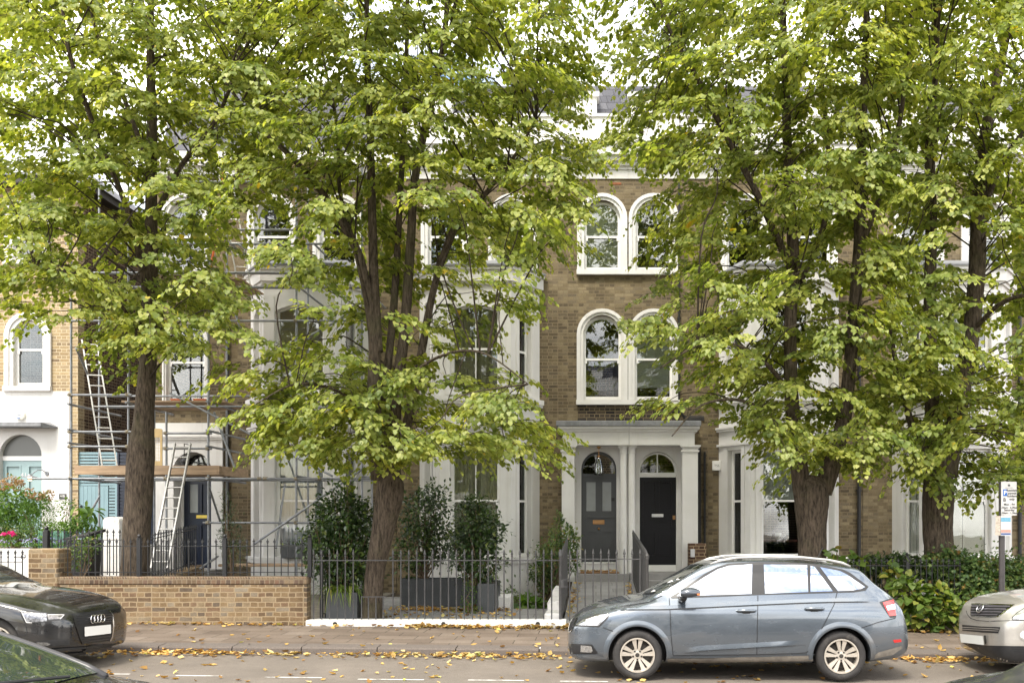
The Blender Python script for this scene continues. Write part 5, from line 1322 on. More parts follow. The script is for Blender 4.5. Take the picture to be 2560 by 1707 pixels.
def lime(label, Y, stems, masks, gaps, seed, depth=(-2.5, 2.3), cell=88, layers=4, size=(.058, .105), sprays=4):
    rng = np.random.default_rng(seed); random.seed(seed)
    x0, y0 = stems[0][0][0], stems[0][0][1]
    base = at(x0, y0, Y)
    t = thing('lime_tree', label, 'tree', (base[0], Y, .15), 'lime trees along the front gardens')
    b = MB(); nodes_ = []
    for si, st in enumerate(stems):
        P = [list(at(p[0], p[1], Y + p[3])) + [p[2]] for p in st]
        S = spline(P, 7)
        limb(b, S, 18 if si == 0 else 12, .055 if si == 0 else .04)
        nodes_ += [s for s in S]
    tr = b.build('trunk', M['bark'], t, smooth=True)
    nodes_ = np.array(nodes_)
    axis = np.array([base[0], Y])
    # clump centres
    C = []
    for poly, prob in masks:
        xs = [p[0] for p in poly]; ys = [p[1] for p in poly]
        for gx_ in np.arange(min(xs), max(xs), cell):
            for gy_ in np.arange(min(ys), max(ys), cell):
                for L in range(layers):
                    x = gx_ + rng.uniform(0, cell); y = gy_ + rng.uniform(0, cell)
                    if not inside(poly, x, y): continue
                    k = prob
                    for (a, c, e, f, kk, *front) in gaps:
                        if a < x < c and e < y < f and (not front or L <= 1): k *= kk
                    if rng.uniform() > k: continue
                    d = depth[0] + (depth[1] - depth[0]) * (L + rng.uniform(0, 1)) / layers
                    # the crown narrows in depth towards its hem
                    C.append(at(x, y, Y + d * (1 if y < 900 else .8)))
    C = np.array(C)
    tw = MB(); LP = []; LA = []; LN = []; LS = []
    for c in C:
        h = c[:2] - axis; hd = np.linalg.norm(h)
        a0 = (math.atan2(h[1], h[0]) if hd > .35 else rng.uniform(0, 2 * PI)) + rng.normal() * .75
        root = c - np.array([math.cos(a0), math.sin(a0), 0]) * .45 + np.array([0, 0, .08])
        # the bough that carries this fan of twigs springs from the nearest stem
        if rng.uniform() < .42:
            dd = np.linalg.norm(nodes_[:, :2] - c[:2], axis=1)
            k = min(1, max(0, (c[2] - 2.6) / 4.0)); want = root[2] + (.35 - .95 * k) * np.minimum(dd, 2.2)
            q = nodes_[np.argmin(dd + np.abs(nodes_[:, 2] - want) * .9)]
            ln = np.linalg.norm(q[:3] - root)
            if .15 < ln < 3.4:
                m = (q[:3] + root) / 2 + np.array([rng.normal() * .1, rng.normal() * .1, .10 + .10 * ln * rng.uniform(.2, 1)])
                m2 = root * .75 + q[:3] * .25 + np.array([rng.normal() * .07, rng.normal() * .07, .08 + .03 * ln])
                r = .007 + .0042 * ln
                S = spline([list(q[:3]) + [r], list(m) + [r * .75], list(m2) + [r * .55], list(root) + [.005]], 4)
                tw.tube([tuple(s[:3]) for s in S], [max(.004, s[3]) for s in S], 6, cap=False)
        droop = rng.uniform(.35, .85); up0 = rng.uniform(.0, .35); big = rng.uniform(.8, 1.2)
        for k in range(sprays):
            a = a0 + (k - (sprays - 1) / 2) * .42 + rng.normal() * .16
            L = rng.uniform(.62, 1.10) * big * (1 - .12 * abs(k - (sprays - 1) / 2)); hx, hy = math.cos(a), math.sin(a)
            p0 = root + rng.normal(size=3) * np.array([.07, .07, .05])
            up = up0 + rng.normal() * .08; dr = droop * rng.uniform(.8, 1.2)
            n = int(45 * L * rng.uniform(.8, 1.15))
            s = np.sort(rng.uniform(.12, 1, n)); sd_ = np.where(np.arange(n) % 2 == 0, 1., -1.); side = sd_ * rng.uniform(.15, 1, n)
            wd = .17 * np.sin(np.clip(s, 0, 1) * 2.5 + .4)
            lat = np.array([-hy, hx, 0]); hv = np.array([hx, hy, 0])
            z = up * s * L - dr * s * s * L
            Q = p0 + np.outer(s * L, hv) + np.outer(side * wd, lat); Q[:, 2] += z - np.abs(side) * wd * .45 + rng.normal(size=n) * .02
            tan = np.outer(np.ones(n), hv); tan[:, 2] = up - 2 * dr * s
            A = tan * .7 + np.outer(side * .75, lat) + rng.normal(size=(n, 3)) * .24; A[:, 2] -= .45
            Nn = np.array([0, 0, .85]) + hv * .55 + np.outer(side * .3, lat) + rng.normal(size=(n, 3)) * .26
            LP.append(Q); LA.append(A); LN.append(Nn); LS.append(rng.uniform(size[0], size[1], n) * (1 - .25 * s * (s > .85)))
            e = .96
            tw.tube([tuple(p0), tuple(p0 + hv * L * .5 + np.array([0, 0, up * L * .5 - dr * L * .25])), tuple(p0 + hv * L * e + np.array([0, 0, (up * e - dr * e * e) * L]))], [.006, .0045, .002], 3, cap=False)
    tw.build('branches', M['bark_dark'], tr, smooth=True)
    P = np.vstack(LP); print('tree', label[:30], len(C), 'clumps', len(P), 'leaves')
    leaves('crown', P, np.vstack(LA), np.vstack(LN), np.concatenate(LS), M['lime_leaf'], t, 'heart', 1.02)
    return t

# stems: rows of (px, py, radius, depth offset) surveyed on the photograph at the tree's own distance
lime('lime tree with a single stout trunk behind the brick garden wall', 17.0,
  [[(333, 1465, .25, 0), (338, 1400, .225, 0), (345, 1270, .235, 0), (352, 1140, .235, 0), (360, 1040, .17, 0), (371, 880, .14, .05), (377, 660, .12, .1), (378, 480, .10, .1), (380, 300, .085, .1), (376, 120, .065, .1), (380, -120, .045, .1), (390, -420, .02, .1)],
   [(374, 800, .06, .1), (330, 560, .05, -.4), (240, 330, .04, -.9), (170, 120, .03, -1.2), (150, -60, .015, -1.2)],
   [(378, 560, .05, .1), (450, 420, .045, -.5), (540, 300, .035, -1.0), (600, 150, .025, -1.2)],
   [(378, 430, .05, .1), (300, 220, .04, .5), (235, 60, .03, .8), (200, -150, .015, 1.0)],
   [(371, 880, .035, .05), (300, 760, .03, -.7), (200, 690, .022, -1.3), (90, 670, .012, -1.7)]],
  [([(-90, -60), (690, -60), (720, 200), (690, 400), (640, 560), (600, 700), (620, 860), (600, 930), (540, 930), (470, 880), (400, 850), (330, 860), (240, 850), (170, 830), (120, 800), (50, 800), (-90, 740)], .95),
   ([(150, 850), (420, 850), (400, 930), (330, 1050), (220, 1070), (170, 980)], .16),
   ([(-120, -620), (650, -620), (720, -60), (-150, -60)], .55)],
  [(-50, 150, 230, 400, .5), (200, 360, 470, 560, .25), (560, 740, 430, 690, .25), (560, 740, 690, 1000, .5), (-90, 190, 740, 960, .4)], 21)
lime('many stemmed lime tree growing through the notch in the dark grey railings', 16.45,
  [[(928, 1590, 0.2021, 0), (930, 1540, 0.1763, 0), (938, 1430, 0.172, 0), (958, 1320, 0.1935, 0), (975, 1230, 0.2322, 0), (972, 1160, 0.17, 0), (958, 1060, 0.12, 0.02)],
   [(945, 1200, 0.1258, -0.05), (935, 1000, 0.1184, -0.1), (935, 850, 0.0999, -0.1), (912, 700, 0.0888, -0.1), (880, 600, 0.074, -0.15), (800, 475, 0.0555, -0.4), (720, 385, 0.0444, -0.7), (640, 310, 0.0333, -1), (560, 200, 0.0222, -1.2)],
   [(945, 880, 0.0888, -0.1), (935, 700, 0.0814, 0), (930, 520, 0.074, 0.1), (925, 330, 0.0629, 0.1), (918, 100, 0.0481, 0.1), (915, -150, 0.0333, 0.1), (910, -400, 0.0148, 0.1)],
   [(985, 1190, 0.1184, 0.1), (990, 1000, 0.1036, 0.15), (1012, 820, 0.0925, 0.2), (1027, 600, 0.0814, 0.2), (1040, 430, 0.0703, 0.2), (1085, 230, 0.0592, 0.2), (1110, 100, 0.0518, 0.2), (1125, -100, 0.037, 0.2), (1140, -350, 0.0148, 0.2)],
   [(1000, 1150, 0.0888, 0.2), (1050, 900, 0.074, 0.25), (1085, 720, 0.0629, 0.2), (1135, 570, 0.0555, 0.1), (1200, 500, 0.0407, -0.1), (1280, 400, 0.0296, -0.3), (1340, 300, 0.0185, -0.5)],
   [(960, 1000, 0.074, 0.1), (985, 760, 0.0666, 0.3), (1000, 500, 0.0555, 0.5), (1015, 200, 0.0444, 0.6), (1020, -100, 0.0296, 0.6)],
   [(880, 600, 0.0444, -0.15), (850, 480, 0.037, 0.3), (840, 300, 0.0296, 0.5), (800, 100, 0.0222, 0.7), (780, -100, 0.0111, 0.8)],
   [(960, 1000, 0.0296, -0.1), (1080, 900, 0.0252, -0.8), (1200, 880, 0.0185, -1.4), (1320, 960, 0.0089, -1.8)],
   [(950, 1060, 0.0296, -0.1), (850, 980, 0.0252, -0.8), (740, 960, 0.0178, -1.4), (640, 1010, 0.0089, -1.8)]],
  [([(580, -60), (1430, -60), (1480, 250), (1480, 450), (1440, 620), (1370, 740), (1300, 850), (1310, 950), (1370, 1060), (1390, 1140), (1270, 1130), (1130, 1140), (1010, 1180), (930, 1170), (820, 1140), (660, 1120), (640, 1090), (680, 1000), (540, 920), (640, 870), (650, 700), (600, 560), (580, 400)], .95),
   ([(480, 890), (680, 840), (800, 900), (760, 1000), (640, 1040), (560, 1000)], .42),
   ([(650, 920), (1000, 900), (1330, 1000), (1400, 1150), (1270, 1130), (1100, 1150), (990, 1190), (900, 1170), (780, 1120), (640, 1110), (640, 1040)], .45),
   ([(560, -640), (1400, -640), (1450, -60), (560, -60)], .55)],
  [(1080, 1260, 680, 1000, .35), (1260, 1345, 640, 1010, .3), (590, 760, 420, 700, .25), (590, 880, 700, 1010, .5), (860, 1110, 470, 900, .35, 1), (860, 1090, 430, 900, .8), (1380, 1500, 330, 480, .6), (1020, 1340, 960, 1060, .8)], 22)
lime('lime tree forking into two dark stems behind the parked blue car', 16.6,
  [[(2030, 1480, .27, 0), (2030, 1400, .25, 0), (2030, 1320, .25, 0), (2028, 1250, .30, 0), (2030, 1210, .27, 0), (2034, 1190, .16, 0)],
   [(2008, 1240, .17, -.03), (1992, 1120, .14, -.05), (1978, 980, .125, -.05), (1976, 800, .115, 0), (1984, 650, .105, 0), (1972, 450, .09, 0), (1965, 250, .075, 0), (1958, 50, .06, 0), (1950, -200, .04, 0), (1940, -420, .02, 0)],
   [(2055, 1230, .18, .03), (2090, 1130, .15, .05), (2112, 1030, .13, .08), (2130, 850, .115, .1), (2148, 600, .10, .1), (2155, 350, .08, .1), (2165, 80, .06, .1), (2175, -200, .04, .1), (2180, -420, .02, .1)],
   [(1980, 680, .07, 0), (1895, 490, .06, -.4), (1820, 350, .05, -.7), (1740, 190, .042, -1.0), (1680, 90, .03, -1.2), (1640, -40, .015, -1.3)],
   [(1975, 760, .05, 0), (2060, 560, .05, .4), (2070, 380, .045, .7), (2050, 150, .035, .9), (2040, -60, .02, 1.0)],
   [(2140, 650, .05, .1), (2230, 400, .045, -.2), (2270, 150, .035, -.4), (2290, -60, .02, -.5)],
   [(1978, 980, .04, -.05), (1880, 880, .035, -.7), (1760, 860, .024, -1.3), (1650, 920, .012, -1.7)],
   [(1995, 1120, .035, -.05), (1880, 1010, .03, -.8), (1760, 1010, .02, -1.4), (1680, 1090, .01, -1.8)]],
  [([(1440, -60), (2320, -60), (2290, 300), (2270, 600), (2270, 900), (2240, 1120), (2180, 1190), (2060, 1190), (1940, 1160), (1860, 1110), (1770, 1080), (1690, 1120), (1650, 1160), (1640, 1080), (1600, 980), (1620, 900), (1590, 760), (1620, 640), (1580, 520), (1550, 380), (1530, 200)], .97),
   ([(1420, -640), (2300, -640), (2320, -60), (1440, -60)], .55)],
  [(1430, 1570, -40, 230, .35), (1780, 1860, 460, 660, .5), (1520, 1620, 400, 1020, .25), (1620, 1710, 400, 720, .6), (1620, 1710, 720, 1020, .4), (1560, 1690, 1020, 1200, .45), (1640, 1840, 980, 1160, .65), (1900, 2180, 520, 950, .55, 1), (1850, 1990, 1130, 1240, .6)], 23)
lime('lime tree with the tallest leaning stems, standing in the ivy hedge', 16.85,
  [[(2350, 1480, .28, 0), (2348, 1400, .26, 0), (2345, 1330, .255, 0), (2345, 1230, .27, 0), (2350, 1150, .22, 0)],
   [(2335, 1190, .15, 0), (2330, 1000, .13, 0), (2325, 760, .115, 0), (2328, 560, .10, 0), (2325, 380, .09, 0), (2340, 100, .065, 0), (2350, -150, .045, 0), (2355, -420, .02, 0)],
   [(2365, 1190, .19, .02), (2395, 1020, .17, .05), (2425, 850, .155, .08), (2442, 680, .145, .1), (2448, 500, .13, .1), (2465, 330, .10, .1), (2510, 120, .075, .1), (2550, -120, .05, .1), (2580, -350, .02, .1)],
   [(2335, 1160, .08, -.05), (2290, 1090, .07, -.1), (2262, 1000, .055, -.2), (2235, 880, .04, -.3), (2215, 720, .025, -.4)],
   [(2445, 560, .06, .1), (2500, 420, .05, -.4), (2560, 330, .04, -.8), (2640, 260, .02, -1.1)],
   [(2430, 830, .045, .1), (2500, 760, .04, -.6), (2580, 740, .028, -1.2), (2650, 790, .012, -1.6)]],
  [([(2210, -60), (2720, -60), (2720, 1260), (2560, 1280), (2480, 1260), (2400, 1190), (2310, 1210), (2240, 1160), (2190, 1040), (2240, 900), (2240, 600), (2210, 300)], .95),
   ([(2180, -640), (2800, -640), (2760, -60), (2200, -60)], .55)],
  [(2380, 2540, 560, 720, .4), (2420, 2530, 720, 860, .65), (2480, 2560, 860, 1000, .6), (2450, 2530, 1180, 1300, .5)], 24)
# ------------------------------------------------------------------ cars
def pchip(xs, ys, xq):
    xs = np.array(xs, float); ys = np.array(ys, float); h = np.diff(xs); d = np.diff(ys) / h
    m = np.zeros(len(xs)); m[0] = d[0]; m[-1] = d[-1]
    for i in range(1, len(xs) - 1):
        if d[i-1] * d[i] > 0:
            w1 = 2 * h[i] + h[i-1]; w2 = h[i] + 2 * h[i-1]; m[i] = (w1 + w2) / (w1 / d[i-1] + w2 / d[i])
    i = np.clip(np.searchsorted(xs, xq) - 1, 0, len(xs) - 2); t = (xq - xs[i]) / h[i]
    return ys[i] * (1 + 2*t) * (1-t)**2 + m[i] * h[i] * t * (1-t)**2 + ys[i+1] * t*t * (3 - 2*t) + m[i+1] * h[i] * t*t * (t - 1)
def catmull(P, k):
    out = []
    for i in range(len(P) - 1):
        a, b, c, d = P[max(i-1, 0)], P[i], P[i+1], P[min(i+2, len(P)-1)]
        for s in range(k):
            t = s / k; out.append(.5 * ((2*b) + (c - a) * t + (2*a - 5*b + 4*c - d) * t*t + (3*b - a - 3*c + d) * t**3))
    out.append(P[-1]); return out
class Car:
    def __init__(s, name, label, st, X0, Yc, face, m, wheels, wr, g0=0.0, arch_r=.355, zscale=1.0, tilt=-.007):
        s.X0, s.Yc, s.face, s.z0 = X0, Yc, face, g0
        st = np.array(st, float); L = st[-1, 0]
        xq = np.unique(np.concatenate([st[:, 0], np.linspace(0, .4, 14), np.linspace(.4, L - .4, 62), np.linspace(L - .4, L, 12)]))
        cols = [pchip(st[:, 0], st[:, k], xq) for k in range(1, 8)]
        b = MB(); nsec = None
        for i, x in enumerate(xq):
            zb, ym, zs, ys, ye, ze, zc = [c[i] for c in cols]
            h = zs - zb
            C = [(0, zb), (.70 * ym, zb), (.91 * ym, zb + .025), (.975 * ym, zb + .12 * h + .03), (ym, zb + .42 * h), (ym * .995, zb + .66 * h), (ys + .72 * (ym - ys), zb + .86 * h), (ys, zs),
                 (ys + (ye - ys) * .33, zs + (ze - zs) * .36), (ys + (ye - ys) * .68, zs + (ze - zs) * .71), (ye, ze), (ye * .66, ze + (zc - ze) * .62), (ye * .33, ze + (zc - ze) * .9), (0, zc)]
            S = catmull([np.array(c) for c in C], 3)
            full = S + [np.array((-p[0], p[1])) for p in reversed(S[1:-1])]
            nsec = len(full)
            for p in full: b.v.append(s.W(x, p[0], p[1] * zscale))
        n = len(xq)
        for i in range(n - 1):
            for k in range(nsec):
                j = (k + 1) % nsec; b.f.append([i*nsec+k, i*nsec+j, (i+1)*nsec+j, (i+1)*nsec+k]); b.m.append(0)
        b.f.append(list(range(nsec))); b.m.append(0); b.f.append(list(range((n-1)*nsec, n*nsec))[::-1]); b.m.append(0)
        s.t = thing(name, label, 'car', s.W(L / 2, 0, 0))
        raw = b.build('tmp_body', [m, M['black']], None, smooth=True)
        me = raw.data
        s.bvh = BVHTree.FromPolygons([v.co.copy() for v in me.vertices], [tuple(p.vertices) for p in me.polygons])
        c = MB()
        for wx in wheels:
            for sd in (-1, 1):
                p = s.W(wx, 0, wr); y0, y1 = (s.Yc - 1.1, s.Yc - .52) if sd < 0 else (s.Yc + .52, s.Yc + 1.1)
                k = 40; base = len(c.v)
                for yy in (y0, y1):
                    for q in range(k): c.v.append((p[0] + arch_r * math.cos(2*PI*q/k), yy, p[2] + arch_r * math.sin(2*PI*q/k)))
                for q in range(k): c.f.append([base + q, base + (q+1) % k, base + k + (q+1) % k, base + k + q]); c.m.append(1)
                c.f.append([base + q for q in range(k)][::-1]); c.f.append([base + k + q for q in range(k)]); c.m += [1, 1]
        cut = c.build('tmp_cut', [m, M['black']], None)
        md = raw.modifiers.new('cut', 'BOOLEAN'); md.object = cut; md.operation = 'DIFFERENCE'; md.solver = 'EXACT'
        dg = bpy.context.evaluated_depsgraph_get()
        nm = bpy.data.meshes.new_from_object(raw.evaluated_get(dg))
        bpy.data.objects.remove(raw); bpy.data.objects.remove(cut)
        off = wl(s.t); nm.transform(Matrix.Translation(-off))
        nm.polygons.foreach_set('use_smooth', [True] * len(nm.polygons)); nm.set_sharp_from_angle(angle=R(38))
        o = bpy.data.objects.new('body', nm); COL.objects.link(o); o.parent = s.t; WLOC[o.name] = off; s.body = o
        for wx in wheels:
            for sd in (-1, 1): s.wheel(wx, sd, wr)
    def W(s, x, y, z):
        X = s.X0 + (x if s.face < 0 else -x)
        return (X, s.Yc + y, z + s.z0 + street(X) * .6)
    def hit(s, px, py):
        o = Vector((0, 0, HC)); d = Vector(((px - VX) / FOC, 1, -(py - VY) / FOC)).normalized()
        h = s.bvh.ray_cast(o, d)
        if h[0] is not None and h[0].y < s.Yc + 1.2: return h[0], h[1]
        # just off the silhouette: take the nearest point of the body
        q = o + d * (s.Yc - .5) / d.y
        h = s.bvh.find_nearest(q); return h[0], h[1]
    def lay(s, poly, m, name, off=.004, parent=None, step=.05, cut=()):
        # a panel shaped on the photograph, laid on to the curved body
        lp = [[Vector((p[0], p[1], 0)) for p in l] for l in [poly] + list(cut)]
        tr = tessellate_polygon(lp); flat = [p for l in lp for p in l]
        bm = bmesh.new(); V = [bm.verts.new(p) for p in flat]
        for t in tr:
            try: bm.faces.new([V[i] for i in t])
            except ValueError: pass
        pxs = step * 205
        for _ in range(6):
            E = [e for e in bm.edges if e.calc_length() > pxs]
            if not E: break
            bmesh.ops.subdivide_edges(bm, edges=E, cuts=1)
            bmesh.ops.triangulate(bm, faces=[f for f in bm.faces if len(f.verts) > 3])
        bm.verts.index_update(); bm.verts.ensure_lookup_table(); b = MB()
        vs = []
        for v in bm.verts:
            p, n = s.hit(v.co.x, v.co.y)
            if n.dot(Vector((0, 0, HC)) - p) < 0: n = -n
            vs.append(tuple(p + n * off))
        b.add(vs, [tuple(v.index for v in f.verts) for f in bm.faces]); bm.free()
        return b.build(name, m, parent or s.t, smooth=True, recalc=False)
    def strip(s, pts, w, m, name, off=.003, parent=None, n=6, tube=False):
        P = []
        for i in range(len(pts) - 1):
            for k in range(n):
                t = k / n; P.append((pts[i][0] + (pts[i+1][0] - pts[i][0]) * t, pts[i][1] + (pts[i+1][1] - pts[i][1]) * t))
        P.append(pts[-1])
        if tube:
            b = MB(); b.tube([tuple(s.hit(*p)[0] + s.hit(*p)[1] * off) for p in P], w / 400, 8); return b.build(name, m, parent or s.t, smooth=True)
        L = []; Rr = []
        for i, p in enumerate(P):
            a, c = P[max(i-1, 0)], P[min(i+1, len(P)-1)]; d = Vector((c[0] - a[0], c[1] - a[1])); d.normalize()
            ww = w if not isinstance(w, (list, tuple)) else w[0] + (w[1] - w[0]) * i / (len(P) - 1)
            L.append((p[0] - d.y * ww / 2, p[1] + d.x * ww / 2)); Rr.append((p[0] + d.y * ww / 2, p[1] - d.x * ww / 2))
        vs = []
        for a, c in zip(L, Rr):
            for q in (a, c):
                h, nn = s.hit(*q)
                if nn.dot(Vector((0, 0, HC)) - h) < 0: nn = -nn
                vs.append(tuple(h + nn * off))
        b = MB(); b.add(vs, [(2*i, 2*i+2, 2*i+3, 2*i+1) for i in range(len(P) - 1)])
        return b.build(name, m, parent or s.t, smooth=True, recalc=False)
    def wheel(s, wx, sd, r):
        c = s.W(wx, 0, r); yo = s.Yc + sd * .845 if sd < 0 else s.Yc + .845
        f = sd      # outward direction along y
        rr = r * .68
        b = MB()
        prof = [(rr, -.02), (rr + .012, -.004), (rr + .03, .002), (r - .045, .004), (r - .014, -.014), (r, -.05), (r, -.17), (r - .02, -.2), (rr, -.2)]
        b.lathe([(a, h * f) for a, h in prof], (c[0], yo, c[2]), 48, 'y')
        w = b.build('wheel', M['rubber'], s.t, smooth=True, auto=40)
        b = MB(); b.lathe([(rr + .004, -.012 * f), (rr + .004, -.002 * f), (rr - .012, -.002 * f), (rr - .018, -.02 * f), (rr - .022, -.15 * f)], (c[0], yo, c[2]), 48, 'y')
        if s.rimstyle == 'twin':
            for k in range(5):
                for e in (-1, 1):
                    a0 = PI / 2 + k * 2 * PI / 5
                    def pt(rad, ang, dep): return (c[0] + rad * math.cos(ang), yo + dep * f, c[2] + rad * math.sin(ang))
                    w0, w1 = .20, .155; g0_, g1_ = .30, .215
                    ci0, ci1 = a0 + e * g0_, a0 + e * g1_
                    R0, R1 = .045, rr - .008
                    vs = [pt(R0, ci0 - w0 * 1.2, -.03), pt(R0, ci0 + w0 * 1.2, -.03), pt(R1, ci1 + w1 * .95, -.012), pt(R1, ci1 - w1 * .95, -.012),
                          pt(R0, ci0 - w0 * 1.2, -.055), pt(R0, ci0 + w0 * 1.2, -.055), pt(R1, ci1 + w1 * .95, -.05), pt(R1, ci1 - w1 * .95, -.05)]
                    b.add(vs, [(0, 1, 2, 3), (7, 6, 5, 4), (0, 4, 5, 1), (1, 5, 6, 2), (2, 6, 7, 3), (3, 7, 4, 0)])
            b.lathe([(0, -.026 * f), (.036, -.026 * f), (.07, -.034 * f), (.075, -.06 * f)], (c[0], yo, c[2]), 24, 'y')
        else:
            for k in range(10):
                a0 = k * 2 * PI / 10
                def pt(rad, ang, dep): return (c[0] + rad * math.cos(ang), yo + dep * f, c[2] + rad * math.sin(ang))
                vs = [pt(.04, a0 - .3, -.03), pt(.04, a0 + .3, -.03), pt(rr - .008, a0 + .1, -.012), pt(rr - .008, a0 - .1, -.012), pt(.04, a0 - .3, -.06), pt(.04, a0 + .3, -.06), pt(rr - .008, a0 + .1, -.05), pt(rr - .008, a0 - .1, -.05)]
                b.add(vs, [(0, 1, 2, 3), (7, 6, 5, 4), (0, 4, 5, 1), (1, 5, 6, 2), (2, 6, 7, 3), (3, 7, 4, 0)])
            b.lathe([(0, -.02 * f), (.05, -.025 * f), (.06, -.06 * f)], (c[0], yo, c[2]), 24, 'y')
        b.build('rim', M['alloy'], w)
        b = MB(); b.lathe([(0, -.085 * f), (rr - .03, -.085 * f)], (c[0], yo, c[2]), 36, 'y')
        b.lathe([(.05, -.07 * f), (rr * .72, -.07 * f), (rr * .72, -.083 * f)], (c[0], yo, c[2]), 36, 'y'); b.build('brake_disc', M['disc'], w)
        b = MB()
        for k in range(5):
            a = PI / 2 + PI / 5 + k * 2 * PI / 5; b.lathe([(0, -.02 * f), (.011, -.02 * f), (.013, -.034 * f)], (c[0] + .054 * math.cos(a), yo, c[2] + .054 * math.sin(a)), 10, 'y')
        b.lathe([(0, -.022 * f), (.024, -.0235 * f), (.028, -.028 * f)], (c[0], yo, c[2]), 20, 'y'); b.build('wheel_bolts', M['disc'], w)
    rimstyle = 'twin'

def mirror_glass(name, col, metal):
    m, nt, p = nodes(name); p.inputs['Base Color'].default_value = col + (1,); p.inputs['Metallic'].default_value = metal; p.inputs['Roughness'].default_value = .02
    p.inputs['Coat Weight'].default_value = 1; p.inputs['Coat Roughness'].default_value = .02
    return m
M['sideglass'] = mirror_glass('mirroring_side_glass', (.47, .49, .52), 1.0)
M['darkglass'] = mirror_glass('dark_windscreen', (.035, .045, .038), 0)
M['blue_paint'] = paint('steel_blue_paint', (.128, .150, .176), .62, .2, ((.16, .14, .12), .55))
M['blue_lip'] = paint('steel_blue_shade_lip', (.095, .113, .134), .5, .4, ((.16, .14, .12), .8))  # body paint darkened to put the arch lips' dark sheen into the colour
M['black_paint'] = paint('black_car_paint', (.010, .010, .011), .2, .2, ((.06, .055, .045), .35))
M['silver_paint'] = paint('champagne_silver_paint', (.42, .40, .37), .6, .33, ((.22, .19, .15), .5))
M['dusty_paint'] = paint('dusty_dark_paint', (.045, .045, .055), .3, .35, ((.20, .18, .16), .5))
M['screen2'] = mirror_glass('greenish_windscreen', (.030, .042, .034), 0)
M['pillar'] = mat('satin_black_pillar', (.03, .028, .03), .35, .1)
M['slat'] = mat('dark_gloss_slat', (.045, .045, .048), .25, .1, metal=.3)
M['seam'] = mat('panel_gap', (.012, .013, .015), .8, .1)
M['trim'] = mat('window_trim', (.020, .019, .018), .35, .1)
M['dirt'] = mat('dirty_sill_plastic', (.17, .15, .125), .8, .35, 9)

EST = [(0.00,.30,.40,.50,.38,.30,.54,.55),(.03,.25,.55,.56,.53,.40,.62,.63),(.10,.22,.68,.63,.66,.45,.69,.70),(.22,.20,.78,.70,.75,.50,.775,.79),(.40,.20,.835,.77,.79,.55,.85,.865),
 (.65,.20,.855,.84,.80,.58,.91,.925),(.95,.20,.862,.90,.80,.60,.955,.97),(1.10,.20,.864,.925,.795,.66,1.03,1.05),(1.40,.20,.866,.93,.79,.62,1.20,1.225),(1.70,.20,.866,.935,.785,.58,1.36,1.385),
 (1.90,.20,.866,.94,.785,.57,1.415,1.435),(2.40,.20,.866,.945,.785,.57,1.435,1.458),(2.90,.20,.866,.95,.78,.565,1.42,1.45),(3.40,.20,.866,.955,.77,.55,1.375,1.405),(3.62,.21,.86,.96,.76,.54,1.335,1.36),
 (3.80,.23,.85,.955,.745,.55,1.18,1.21),(4.02,.26,.81,.935,.72,.56,1.01,1.04),(4.11,.28,.77,.85,.70,.55,.92,.94),(4.19,.31,.68,.66,.62,.45,.74,.76),(4.25,.36,.50,.52,.45,.35,.56,.57)]
sk = lambda *pts: [(x / 2.502 + 1360, y / 2.502 + 1350) for x, y in pts]
K = Car('parked_car', 'steel blue estate car parked at the kerb before the black front door', EST, -.36, 12.22, -1, M['blue_paint'], (.862, 3.335), .304, g0=.005)
K.lay(sk((790,356),(850,316),(1000,212),(1080,168),(1150,146),(1320,136),(1640,138),(1700,147),(1870,182),(1915,203),(2030,290),(2012,314),(1940,325),(1830,328),(1340,342),(800,364)), M['trim'], 'window_trim', .003)
for g in (((828,350),(872,318),(1012,224),(1087,180),(1157,159),(1303,150),(1298,336)), ((1374,152),(1645,156),(1652,324),(1382,334)), ((1666,161),(1692,166),(1806,319),(1666,323)), ((1726,168),(1850,192),(1893,214),(2008,293),(1984,304),(1930,314),(1838,318))):
    K.lay(sk(*g), M['sideglass'], 'side_window', .007)
K.lay(sk((652,334),(700,300),(820,222),(930,160),(985,148),(1010,150),(900,215),(800,285),(745,332)), M['darkglass'], 'windscreen', .004)
for ln in (((783,360),(790,470),(795,600),(808,718)), ((808,720),(1330,714),(1600,706)), ((1338,345),(1336,480),(1331,714)), ((1833,328),(1815,400),(1770,490),(1705,615),(1668,680),(1640,702),(1600,706)), ((370,545),(455,577)), ((1985,548),(2090,512),(2198,486)), ((740,345),(660,385),(560,402),(415,430))):
    K.strip(sk(*ln), 2.0, M['seam'], 'panel_gap', .0025)
# the swage line, door ribs and arch lips stand proud of the flank
def ridge(car, pts, w, m, name, proud=.012):
    P = []
    for i in range(len(pts) - 1):
        for k in range(8):
            t = k / 8; P.append((pts[i][0] + (pts[i+1][0] - pts[i][0]) * t, pts[i][1] + (pts[i+1][1] - pts[i][1]) * t))
    P.append(pts[-1]); vs = []
    for i, p in enumerate(P):
        e = min(1, i / 4, (len(P) - 1 - i) / 4)
        for dy, o in ((-w * 1.3, .001), (-w * .3, proud * .75 * e + .001), (w * .15, proud * e + .001), (w * .45, .0005)):
            h, n = car.hit(p[0], p[1] + dy)
            if n.dot(Vector((0, 0, HC)) - h) < 0: n = -n
            vs.append(tuple(h + n * o))
    b = MB(); b.add(vs, [(4*i+k, 4*i+4+k, 4*i+5+k, 4*i+1+k) for i in range(len(P)-1) for k in range(3)])
    return b.build(name, m, car.t, smooth=True, auto=25, recalc=False)
ridge(K, sk((440,436),(600,430),(785,428),(1060,416),(1330,402),(1600,390),(1830,383),(2090,381)), 7, M['blue_paint'], 'swage_line', .016)
ridge(K, sk((880,700),(980,684),(1330,664),(1640,648)), 8, M['blue_paint'], 'door_rib', .014)
